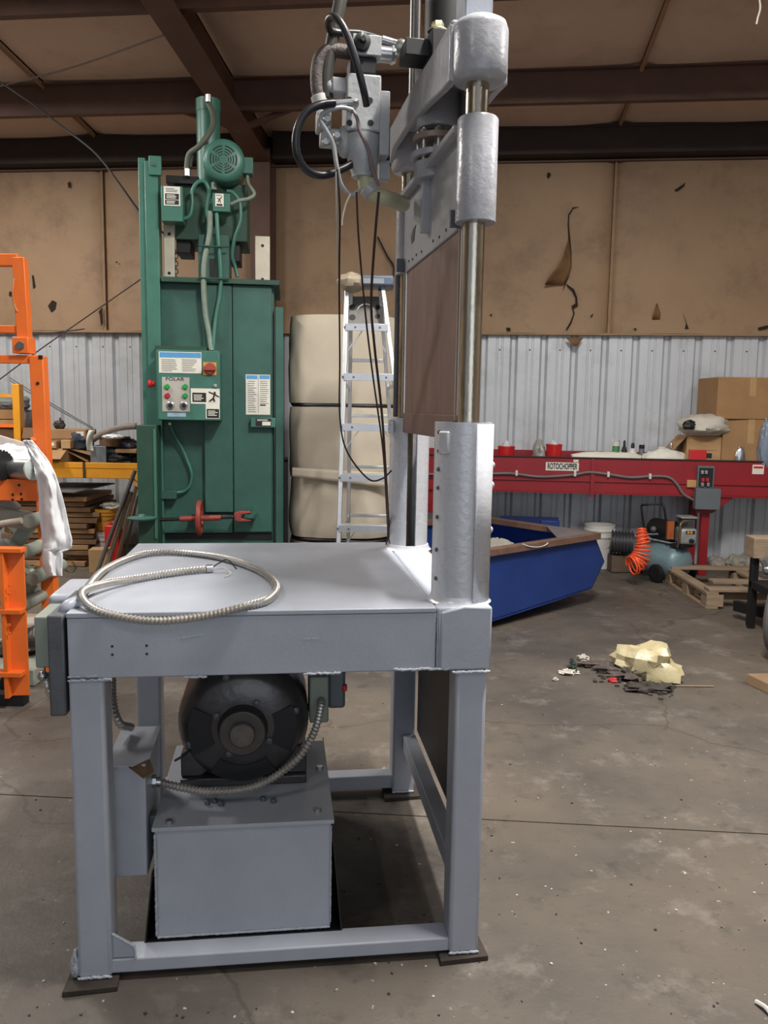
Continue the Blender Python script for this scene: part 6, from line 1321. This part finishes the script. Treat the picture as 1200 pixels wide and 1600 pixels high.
# orange ladder-like channel in front
m_ = MB(); CY = 4.05
X0, X1, Z0, Z1 = ext(2, 857, 9, 1060, CY); m_.box(X0, X1, CY - .004, CY + 0.05, 0.06, Z1); Sb(m_, 'channel_lip', ORANGE, bevel=0.002)
m_ = MB(); X0, X1, Z0, Z1 = ext(20, 857, 34, 1060, CY); m_.prism([(X0 - 0.05, CY + 0.04, 0.06), (X1, CY + 0.05, 0.06), (X1, CY + 0.05, Z1), (X0 - 0.05, CY + 0.04, Z1)], (0, 0.01, 0)); Sb(m_, 'channel_web', ORANGE, bevel=0.002)
m_ = MB(); X0, X1, Z0, Z1 = ext(-92, 857, -80, 1060, CY); m_.box(X0, X1, CY - .004, CY + 0.06, 0.0, Z1); Sb(m_, 'channel_lip', ORANGE, bevel=0.002)
for y0 in (856, 952, 1050):
    m_ = MB(); X0, X1, Z0, Z1 = ext(-90, y0, 34, y0 + 13, CY); m_.box(X0, X1, CY - 0.01, CY + 0.06, Z0 + .02, Z1); Sb(m_, 'channel_shelf', ORANGE, bevel=0.002)
for y in (915, 928, 976, 990): h = MB(); h.lathe([(0.008, 0), (0.008, 0.006)], at(15, y, CY), (0, -1, 0), 8); Sb(h, 'rivet', ORANGE)
m_ = MB(); m_.cyl((X1 - 0.16, CY + 0.2, 0.06), (X1 - 0.16, CY + 0.26, 0.06), 0.058, n=24); Sb(m_, 'caster_wheel', BLACK, bevel=0.008)
m_ = MB(); m_.box(X0, X1 - 0.02, CY + 0.05, CY + 0.12, 0.0, 0.062); Sb(m_, 'channel_foot', BLACKP)
# draped white cloth
rows = [(688, 36, 50, .0), (700, 42, 60, .0), (715, 48, 72, -.01), (727, 52, 80, -.03), (740, 55, 86, -.06), (755, 59, 91, -.06), (775, 61, 97, -.05), (800, 61, 103, -.05), (825, 64, 108, -.05), (845, 66, 113, -.05), (858, 66, 111, -.05), (862, 66, 98, -.05), (880, 65, 97.5, -.05), (895, 71, 97, -.05), (900, 75, 97, -.05)]
def cl(u, v):
    k = v * (len(rows) - 1); j = min(int(k), len(rows) - 2); t = k - j; y = rows[j][0] * (1 - t) + rows[j + 1][0] * t
    xl = rows[j][1] * (1 - t) + rows[j + 1][1] * t; xr = rows[j][2] * (1 - t) + rows[j + 1][2] * t; dd = rows[j][3] * (1 - t) + rows[j + 1][3] * t
    x = xl + (xr - xl) * u
    fold = 0.03 * sin(u * 9 + v * 2.0 + 1.5 * mnoise.noise(V((u, v * 3, 7.0)))) * min(1, v * 2) + 0.03 * mnoise.noise(V((u * 3, v * 7, 2.0))) + 0.018 * abs(mnoise.noise(V((u * 7, v * 16, 4.0))))
    return tuple(at(x, y, 4.2 + dd + fold + 0.1 * (u - 0.5) ** 2))
m_ = MB(); m_.grid(cl, 26, 60); tag(m_.build('cloth', WHITEC, smooth=70, solid=0.004), 'white cloth draped over the orange roller table, hanging to the floor', 'cloth')
m_ = MB(); p = at(15, 706, 4.35); m_.blob((p.x - 0.05, 4.38, p.z - 0.03), (0.17, 0.1, 0.07), 14, 0.4); tag(m_.build('cloth', WHITEC, smooth=60), 'white crumpled rag behind the black sprocket at the left edge', 'cloth')
m_ = MB(); X0, X1, Z0, Z1 = ext(-60, 678, 41, 705, 4.5); m_.prism([(X0, 4.5, Z0), (X1, 4.5, Z0 + 0.0), (X1, 4.5, Z1 - 0.05), (X0 + 0.1, 4.5, Z1 + 0.02)], (0, 0.03, 0)); tag(m_.build('foam_sheet', mat('pale_foam', (198, 190, 182), 0.7)), 'pale foam sheet lying behind the sprocket and roller', 'foam sheet')
# wooden skid and dark casting behind the switch box
sk = thing('wood_skid', 'old wooden skid on the floor left of the press table', 'skid', (-2.0, 5.2, 0))
for k, (x0, y0, x1, y1, Y) in enumerate(((22, 925, 74, 938, 5.3), (22, 944, 74, 957, 5.05), (10, 962, 64, 976, 4.85))):
    X0, X1, Z0, Z1 = ext(x0, y0, x1, y1, Y); m_ = MB(); m_.box(X0, X1, Y, Y + 0.12, 0.12, 0.15); m_.build('plank', WOOD, sk, world=True, bevel=0.003)
for x in (24, 50):
    X0 = at(x, 950, 5.1).x; m_ = MB(); m_.box(X0, X0 + 0.09, 4.85, 5.42, 0, 0.12); m_.build('bearer', WOOD_D, sk, world=True, bevel=0.003)
m_ = MB(); p = gnd(62, 1055); m_.blob((p.x - 0.1, p.y + 0.2, 0.09), (0.2, 0.2, 0.14), 17, 0.5, floor=0.002); tag(m_.build('dark_casting', mat('oily_casting', (52, 48, 44), 0.5, 0.2, 0.3, 12), smooth=40), 'oily dark machine casting on the floor beside the orange channel', 'casting')
m_ = MB(); p = gnd(70, 1020); m_.obox((p.x - 0.05, p.y + 0.15, 0.13), (0.3, 0.16, 0.1), 0.2); tag(m_.build('stone_block', mat('pale_block', (150, 144, 134), 0.8, 0, 0.15, 20), bevel=0.02), 'dusty pale block lying on the oily casting', 'block')

# ================================================================ YELLOW RACK with cartons
KY = 7.75
rk = thing('pallet_rack', 'yellow pallet rack shelf loaded with cartons at the left wall', 'rack', (-2.9, KY + 0.4, 0))
def Kb(mb, name, m=YELLOW, par=None, **k): return mb.build(name, m, par or rk, world=True, **k)
X0, X1, Z0, Z1 = ext(-120, 723, 232, 746, KY)
m_ = MB(); m_.box(X0, X1, KY, KY + 0.05, Z0, Z1); m_.box(X0, X1, KY - 0.004, KY + 0.03, Z1 - 0.045, Z1 + 0.01); Kb(m_, 'front_beam', YELLOW, bevel=0.004)
m_ = MB(); m_.box(X0, X1, KY + 0.85, KY + 0.9, Z0, Z1); Kb(m_, 'rear_beam', YELLOW, bevel=0.004)
for y0 in (0.06, 0.34, 0.62):
    m_ = MB(); m_.box(X0, X1, KY + y0, KY + y0 + 0.26, Z1 - 0.03, Z1 - 0.008); Kb(m_, 'shelf_board', CARD_D)
SHZ = Z1 - 0.008
for x in (226, -60):
    xx = at(x, 740, KY).x
    for dy in (0.0, 0.82): m_ = MB(); m_.box(xx, xx + 0.07, KY + dy + 0.0, KY + dy + 0.07, 0, 1.02); Kb(m_, 'upright', YELLOW, bevel=0.004)
m_ = MB(); m_.bar(at(196, 738, KY + .03) + V((0, 0, -0.02)), at(222, 762, KY + .03), 0.03, 0.03); Kb(m_, 'knee_brace', YELLOW)
m_ = MB(); p = at(131, 722, KY - .006); m_.box(p.x - 0.012, p.x + 0.012, KY - 0.008, KY, Z0, Z1 + 0.012); Kb(m_, 'beam_band', mat('dark_band', (70, 50, 30), 0.6))
# second, taller rack frame behind the orange upright
m_ = MB(); X2, X3, Z2, Z3 = ext(20, 600, 31, 690, KY + 0.1); m_.box(X2, X3, KY + 0.1, KY + 0.2, 1.0, Z3); u2 = Kb(m_, 'tall_upright', YELLOW, bevel=0.004)
m_ = MB(); X2, X3, Z2, Z3 = ext(-100, 615, 24, 620, KY + 0.12); m_.box(X2, X3, KY + 0.12, KY + 0.16, Z2, Z3); Kb(m_, 'cross_bar', YELLOW)
m_ = MB(); X2, X3, Z2, Z3 = ext(-100, 662, 24, 667, KY + 0.12); m_.box(X2, X3, KY + 0.12, KY + 0.16, Z2, Z3); Kb(m_, 'cross_bar', ORANGE)
def rcarton(x0, y0, x1, y1, Y, dep, m, label, base=None, flaps=(), rz=0.0, name='carton', tape=True, white=False, cat='carton', grp='cartons on the yellow rack'):
    A0, A1, B0, B1 = ext(x0, y0, x1, y1, Y); z0 = B0 if base is None else base; w_ = A1 - A0; h_ = B1 - z0
    t = thing(name, label, cat, ((A0 + A1) / 2, Y + dep / 2, z0), rz, grp)
    q = MB(); q.box(-w_ / 2, w_ / 2, -dep / 2, dep / 2, 0, h_); q.build('carton_body', m, t, bevel=0.005)
    if tape: q = MB(); q.box(-w_ / 2 - 0.0015, w_ / 2 + .0015, -0.03, 0.03, h_ * .6, h_ + 0.0015); q.build('tape', CARD_P, t)
    if white: q = MB(); q.box(w_ / 2 - 0.09, w_ / 2 - 0.02, -dep / 2 - 0.002, -dep / 2, h_ * .35, h_ * .8); q.build('shipping_label', PAPER, t)
    for f in flaps:
        q = MB()
        if f == 'front': q.prism([(-w_ / 2, -dep / 2, h_), (w_ / 2, -dep / 2, h_), (w_ / 2 - .02, -dep / 2 - 0.13, h_ - 0.09), (-w_ / 2, -dep / 2 - 0.13, h_ - 0.09)], (0, 0.004, 0.004))
        if f == 'right': q.prism([(w_ / 2, -dep / 2, h_), (w_ / 2, dep / 2, h_), (w_ / 2 + 0.2, dep / 2, h_ - 0.03), (w_ / 2 + 0.22, -dep / 2, h_ - 0.06)], (-0.004, 0, 0.004))
        if f == 'down': q.prism([(w_ / 2, -dep / 2, h_ * .8), (w_ / 2 + 0.18, -dep / 2, 0.02), (w_ / 2 + 0.18, dep / 2, 0.02), (w_ / 2, dep / 2, h_ * .8)], (0.004, 0, 0.004))
        q.build('flap', m, t)
    return t
rcarton(74, 701, 106, 728, KY + 0.05, 0.45, CARD, 'open carton with folded-out flaps resting on the yellow beam', SHZ, ('front', 'right', 'down'), tape=False)
rcarton(76, 686, 108, 701, KY + 0.12, 0.4, CARD_D, 'flat brown carton on the open carton behind the orange upright', at(90, 701, KY + .12).z + 0.001, white=False)
rcarton(73, 689, 88, 699, KY + 0.02, 0.1, CARD, 'little carton with a white label beside the orange upright', at(90, 701, KY + .05).z + 0.002, white=True, tape=False)
rcarton(95, 688, 110, 698, KY + 0.02, 0.1, CARD_P, 'little pale carton with tape on top of the open carton', at(90, 701, KY + .05).z + 0.002)
rcarton(72, 671, 132, 686, KY + 0.14, 0.35, CARD, 'long brown carton lying on top of the carton pile', at(90, 686, KY + .14).z + 0.001, rz=0.06, white=True, tape=False)
rcarton(108, 688, 118, 700, KY + 0.3, 0.3, CARD_D, 'dark narrow carton wedged beside the carton pile', SHZ, tape=False)
m_ = MB(); p = at(93, 664, KY + 0.3); m_.blob((p.x, KY + 0.3, p.z), (0.055, 0.05, 0.045), 23, 0.4); m_.tube([(p.x, KY + .3, p.z), (p.x + 0.01, KY + .3, p.z + 0.07)], 0.008, 6); tag(m_.build('dark_motor', mat('dark_lump', (58, 52, 50), 0.6)), 'small dark motor sitting on the long carton', 'motor')
m_ = MB(); m_.blob(tuple(at(125, 690, KY + .25)), (0.13, 0.13, 0.11), 25, 0.4); tag(m_.build('dark_bag', mat('navy_bag', (46, 52, 66), 0.6, 0, 0.3, 12)), 'dark navy plastic bag beside the long carton', 'bag')
# curved grey sheet roll with white strip
m_ = MB()
def cs(u, v):
    x = 141 + (214 - 141) * u; y = 690 - 24 * (1 - (1 - u) ** 2.4) + 0 * v
    p = at(x, y, KY + 0.05 + 0.5 * v); return tuple(p)
m_.grid(cs, 16, 4); tag(m_.build('bent_sheet', mat('grey_brown_sheet', (128, 116, 106), 0.6, 0, 0.12, 30), solid=0.06), 'bowed grey-brown corrugated sheet on the right of the shelf', 'sheet')
m_ = MB(); m_.grid(lambda u, v: tuple(at(135 + 10 * u + 4 * (1 - v) ** 2 - 1.5 * sin(v * 4), 672 + 33 * v, KY - 0.02 - 0.02 * sin(u * 3 + v * 3))), 6, 14); tag(m_.build('paper_strip', PAPER, solid=0.003), 'white paper strip hanging off the bowed sheet', 'paper')
rcarton(155, 684, 184, 697, KY + 0.06, 0.4, CARD_D, 'brown carton under the bowed grey sheet', at(170, 698, KY + .06).z)
rcarton(141, 697, 166, 721, KY + 0.05, 0.3, mat('grey_machine', (116, 124, 128), 0.45, 0.2, 0.1, 14), 'grey metal gearbox housing on the shelf', SHZ, tape=False, name='gearbox_housing', cat='gearbox', grp='parts on the yellow rack')
rcarton(180, 702, 213, 708, KY + 0.02, 0.25, CARD, 'thin flat carton lying on black parts near the baler', tape=False)
m_ = MB(); p = at(190, 714, KY + .15); m_.blob((p.x, KY + .16, (SHZ + p.z) / 2 + .01), (0.17, 0.13, 0.07), 27, 0.5, 2.5, floor=SHZ + 0.002); tag(m_.build('black_parts', mat('black_parts', (34, 34, 36), 0.5, 0.1, 0.3, 20)), 'heap of black metal parts on the shelf near the baler', 'metal parts')
m_ = MB(); p = at(196, 696, KY + .2); m_.blob((p.x, KY + .25, p.z), (0.15, 0.14, 0.06), 28, 0.5); tag(m_.build('plastic_bag', mat('dark_film', (70, 70, 78), 0.4)), 'dark plastic bag tucked under the bowed sheet', 'bag')
m_ = MB(); p = at(176, 682, KY - .0); m_.blob((p.x, KY, p.z), (0.1, 0.05, 0.022), 29, 0.4); tag(m_.build('white_rag', WHITEC), 'small white rag on top of the brown carton', 'rag')
# left pile behind the orange upright
rcarton(-30, 640, 24, 655, KY + 0.3, 0.4, CARD, 'brown carton behind the yellow upright, upper of two', at(0, 655, KY + .3).z)
rcarton(-30, 656, 26, 668, KY + 0.28, 0.4, CARD_P, 'pale brown carton behind the yellow upright, lower of two', at(0, 668, KY + .28).z)
rcarton(-60, 669, 26, 726, KY + 0.3, 0.5, CARD_D, 'dark brown carton at the bottom of the left pile', SHZ)
m_ = MB(); X0, X1, Z0, Z1 = ext(26, 632, 45, 690, KY + 0.35); m_.blob(((X0 + X1) / 2, KY + .45, (Z0 + Z1) / 2 - .12), (0.1, 0.15, (Z1 - Z0) / 2 + 0.08), 31, 0.2); tag(m_.build('grey_sack', mat('grey_sack', (84, 80, 80), 0.7)), 'dark grey sack leaning behind the yellow upright', 'sack')
m_ = MB(); p = at(8, 630, KY + .3); m_.blob((p.x, KY + .45, p.z), (0.16, 0.15, 0.09), 32, 0.3); tag(m_.build('grey_cover', mat('slate_cover', (104, 108, 108), 0.6)), 'slate grey plastic cover heaped on the left cartons', 'cover')
rcarton(30, 669, 58, 688, KY + 0.1, 0.3, CARD_D, 'tilted brown carton between yellow and orange uprights', at(40, 690, KY + .1).z, ('front',), 0.3, tape=False)
rcarton(40, 687, 57, 726, KY + 0.08, 0.2, mat('slate_box', (96, 104, 112), 0.5), 'slate grey box on the shelf behind the orange upright', SHZ, tape=False, name='slate_box', cat='box', grp='parts on the yellow rack')
# flattened cartons below
random.seed(4)
for k in range(13):
    z = 0.004 + k * 0.052; dx = random.uniform(-0.05, 0.05); w_ = random.uniform(0.5, 0.62)
    cx = at(112, 810, KY + .45).x
    m_ = MB(); m_.obox((cx + dx - 0.1, KY + 0.45 + random.uniform(-.04, .04), z + 0.023), (w_ + 0.3, 0.75, 0.044), random.uniform(-0.06, 0.06))
    ORD = ['lowest', 'second', 'third', 'fourth', 'fifth', 'sixth', 'seventh', 'eighth', 'ninth', 'tenth', 'eleventh', 'twelfth', 'topmost']
    tag(m_.build('flat_carton', CARD_D if k % 3 else CARD, bevel=0.004), 'flattened brown carton under the yellow rack, ' + (ORD[k] + ' of its stack' if k in (0, 12) else ORD[k] + ' from the floor'), 'flat carton', 'flattened cartons under the rack')
m_ = MB(); p = at(122, 757, KY + .3); m_.prism([(p.x - 0.42, KY + 0.02, p.z - .045), (p.x + 0.1, KY - 0.05, p.z - 0.045), (p.x + 0.36, KY + 0.3, p.z + .01), (p.x - 0.3, KY + 0.7, p.z - .03)], (0, 0, 0.012)); tag(m_.build('grey_sheet', mat('grey_panel', (110, 106, 104), 0.5)), 'thin grey panel sticking out above the carton stack', 'panel')
# pails near the baler, leaning pipes, floor tarp
pb = gnd(165, 872)
bucket('bucket', (at(166, 830, 8.05).x, 8.05, 0.0), 0.13, at(166, 828, 8.05).z, PLW, 'white pail under the yellow one beside the leaning pipes', grp='pails beside the leaning pipes')
bucket('bucket', (at(166, 812, 8.05).x, 8.05, at(166, 828, 8.05).z + 0.002), 0.13, at(166, 794, 8.05).z - at(166, 828, 8.05).z, mat('pail_yellow', (214, 158, 54), 0.5), 'yellow pail stacked on the white pail', grp='pails beside the leaning pipes')
m_ = MB(); p = at(177, 845, 7.9); m_.box(p.x - 0.07, p.x + 0.07, 7.85, 7.97, 0.0, at(177, 820, 7.9).z); m_.cyl((p.x, 7.91, at(177, 820, 7.9).z), (p.x, 7.91, at(177, 814, 7.9).z), 0.025, n=14); tag(m_.build('red_can', REDB, bevel=0.012), 'red fuel can on the floor behind the leaning pipes', 'can')
m_ = MB(); p = at(176, 790, 8.0); m_.blob((p.x, 8.0, p.z), (0.1, 0.08, 0.035), 35, 0.5); tag(m_.build('paper_bag', PAPER), 'crumpled pale paper on the yellow pail', 'paper')
for k, (a, b, w_, h_, m, lab) in enumerate((((211, 735), (152, 905), 0.034, 0.034, mat('steel_pipe', (96, 90, 88), 0.45, 0.4), 'grey steel pipe leaning against the baler, leftmost'), ((204, 768), (163, 900), 0.04, 0.04, WOOD, 'tan wooden pole leaning against the baler, second from left'), ((213, 760), (176, 880), 0.07, 0.02, CARD_D, 'dark brown board leaning against the baler, third from left'), ((216, 775), (184, 880), 0.045, 0.02, WOOD_D, 'old dark batten leaning against the baler, nearest to it'))):
    A = at(*a, 6.75); Bp = gnd(*b); 
    Bp = V((at(b[0], b[1], 6.75).x, 6.75 - 0.2 + 0.05 * k, 0.012 + 0.02))
    q = MB()
    if k < 2: q.cyl(A, Bp, w_ / 2, n=12)
    else: q.bar(A, Bp, w_, h_)
    tag(q.build('leaning_pipe' if k < 2 else 'leaning_board', m), lab, 'pipe' if k == 0 else ('pole' if k == 1 else 'board'), 'pipes and boards leaning on the baler')
m_ = MB(); p = gnd(132, 879); m_.blob((p.x, p.y, 0.05), (0.22, 0.12, 0.07), 37, 0.4, floor=0.001); tag(m_.build('red_tarp', mat('red_tarp', (150, 34, 40), 0.6), smooth=40), 'folded red tarp on the floor beyond the table', 'tarp')
m_ = MB(); p = gnd(115, 868); m_.blob((p.x - .1, p.y + 0.3, 0.03), (0.4, 0.2, 0.04), 38, 0.4, floor=0.001); tag(m_.build('grey_tarp', mat('grey_tarp', (150, 144, 138), 0.7), smooth=40), 'crumpled grey sheet on the floor behind the red tarp', 'sheet')
m_ = MB(); p = gnd(104, 868); m_.obox((p.x, p.y + .1, 0.045), (0.16, 0.1, 0.085), 0.1); tag(m_.build('wood_block', WOOD, bevel=0.004), 'small wood block beside the white cloth hem', 'wood block')
m_ = MB(); p = gnd(158, 858); m_.obox((at(156, 850, 7.6).x, 7.6, 0.11), (0.17, 0.16, 0.22), 0.1); tag(m_.build('small_carton', CARD_P, bevel=0.004), 'small upright tan carton below the stacked pails', 'carton')
for k in range(5):
    random.seed(60 + k); p = gnd(60 + 8 * k, 870 + 5 * k); pts = [(p.x + random.uniform(-.15, .15), p.y + random.uniform(-.2, .2), 0.01 + random.uniform(0, 0.12)) for _ in range(5)]
    m_ = MB(); m_.tube(spline(pts, 6), 0.008, 6); tag(m_.build('loose_cable', [CB, mat('cable_red', (150, 40, 44), 0.5), CW, mat('cable_yellow', (176, 150, 96), 0.6), CB][k]), ['loose black cable in the tangle behind the scissor lift', 'loose red cable in the tangle behind the scissor lift', 'loose pale cable in the tangle behind the scissor lift', 'loose yellowish twine in the tangle behind the scissor lift', 'second black cable at the right end of the tangle'][k], 'cable', 'cable tangle behind the scissor lift')
m_ = MB(); p = gnd(58, 880); m_.blob((p.x - .1, p.y + .1, 0.1), (0.22, 0.2, 0.13), 44, 0.5, floor=0.001); tag(m_.build('red_rag_heap', mat('dull_red_heap', (108, 48, 48), 0.7, 0, 0.3, 9)), 'heap of dull red rags behind the scissor lift', 'rags')

# ================================================================ CABLES strung through the hall
def wire(pts, r, m, label):
    q = MB(); q.tube(spline(pts, 8), r, 6); return tag(q.build('strung_cable', m), label, 'cable', 'cables strung across the hall')
wire([at(-330, 95, 6.9), at(-150, 90, 6.9), at(-30, 115, 6.9), at(40, 155, 6.9), at(100, 200, 6.9), at(150, 240, 6.8), at(185, 285, 6.7), at(222, 335, 6.6), at(262, 370, 6.5)], 0.009, CB, 'thick black cable sagging from upper left to the baler')
wire([at(-330, 840, 8.5), at(-30, 615, 8.3), at(60, 548, 8.2), at(150, 485, 8.0), at(226, 432, 6.6)], 0.006, CBR, 'thin brown wire rising from lower left to the baler')
wire([at(-20, 525, 8.6), at(60, 522, 8.6), at(132, 514, 8.6)], 0.007, CB, 'short dark cable along the top of the metal sheets')
wire([at(15, 590, 8.6), at(60, 618, 8.6), at(110, 648, 8.6), at(145, 668, 8.55)], 0.006, mat('cable_grey', (92, 92, 96), 0.5), 'upper of two grey cables sloping down the ribbed wall')
wire([at(15, 594, 8.58), at(60, 622, 8.58), at(110, 651, 8.58), at(145, 670, 8.53)], 0.006, mat('cable_grey', (92, 92, 96), 0.5), 'lower of two grey cables sloping down the ribbed wall')
wire([at(0, 135, 7.0), at(120, 103, 6.6), at(255, 55, 5.9)], 0.006, CBR, 'thin brown wire under the roof left of the rafter')
wire([at(590, 370, 8.68), at(605, 400, 8.68), at(615, 418, 8.68), at(612, 445, 8.68), at(605, 452, 8.68)], 0.01, CB, 'black cord on the wall beside the ladder top')
wire([at(1183, -20, 5.5), at(1188, 10, 5.5), at(1184, 28, 5.5), at(1182, 38, 5.5)], 0.006, CW, 'short white cord dangling from the roof at the upper right')
for k, (lx, ly, lz, lr, lp) in enumerate(LAMPS):
    t = thing('strip_lamp', ['white strip lamp under the roof above the press', 'white strip lamp under the roof left of the press', 'white strip lamp under the roof right of the press', 'white strip lamp added as fill behind the camera, left', 'white strip lamp added as fill behind the camera, right', 'white strip lamp under the roof near the back wall', 'white strip lamp under the roof over the far left corner'][k], 'lamp', (lx, ly, lz + 0.02), 0, 'strip lamps under the roof')
    m_ = MB(); m_.prism([(-0.1, -0.65, 0.08), (0.1, -0.65, 0.08), (0.16, -0.65, 0.01), (0.15, -0.65, 0.006), (0.09, -0.65, 0.07), (-0.09, -0.65, 0.07), (-0.15, -0.65, 0.006), (-0.16, -0.65, 0.01)], (0, 1.3, 0)); m_.build('reflector', PLW, t)
    for sx in (-0.06, 0.06):
        m_ = MB(); m_.cyl((sx, -0.6, 0.045), (sx, 0.6, 0.045), 0.013, n=10); m_.build('tube', mat('lamp_tube', (240, 240, 236), 0.3, emit=((255, 246, 232), 3.0)), t)
    zr_ = roof_z(WDIST - ly) - lz
    for sy in (-0.5, 0.5):
        m_ = MB(); m_.cyl((0, sy, 0.08), (0, sy, max(0.1, zr_)), 0.004, n=6); m_.build('hanger_wire', STEEL, t)
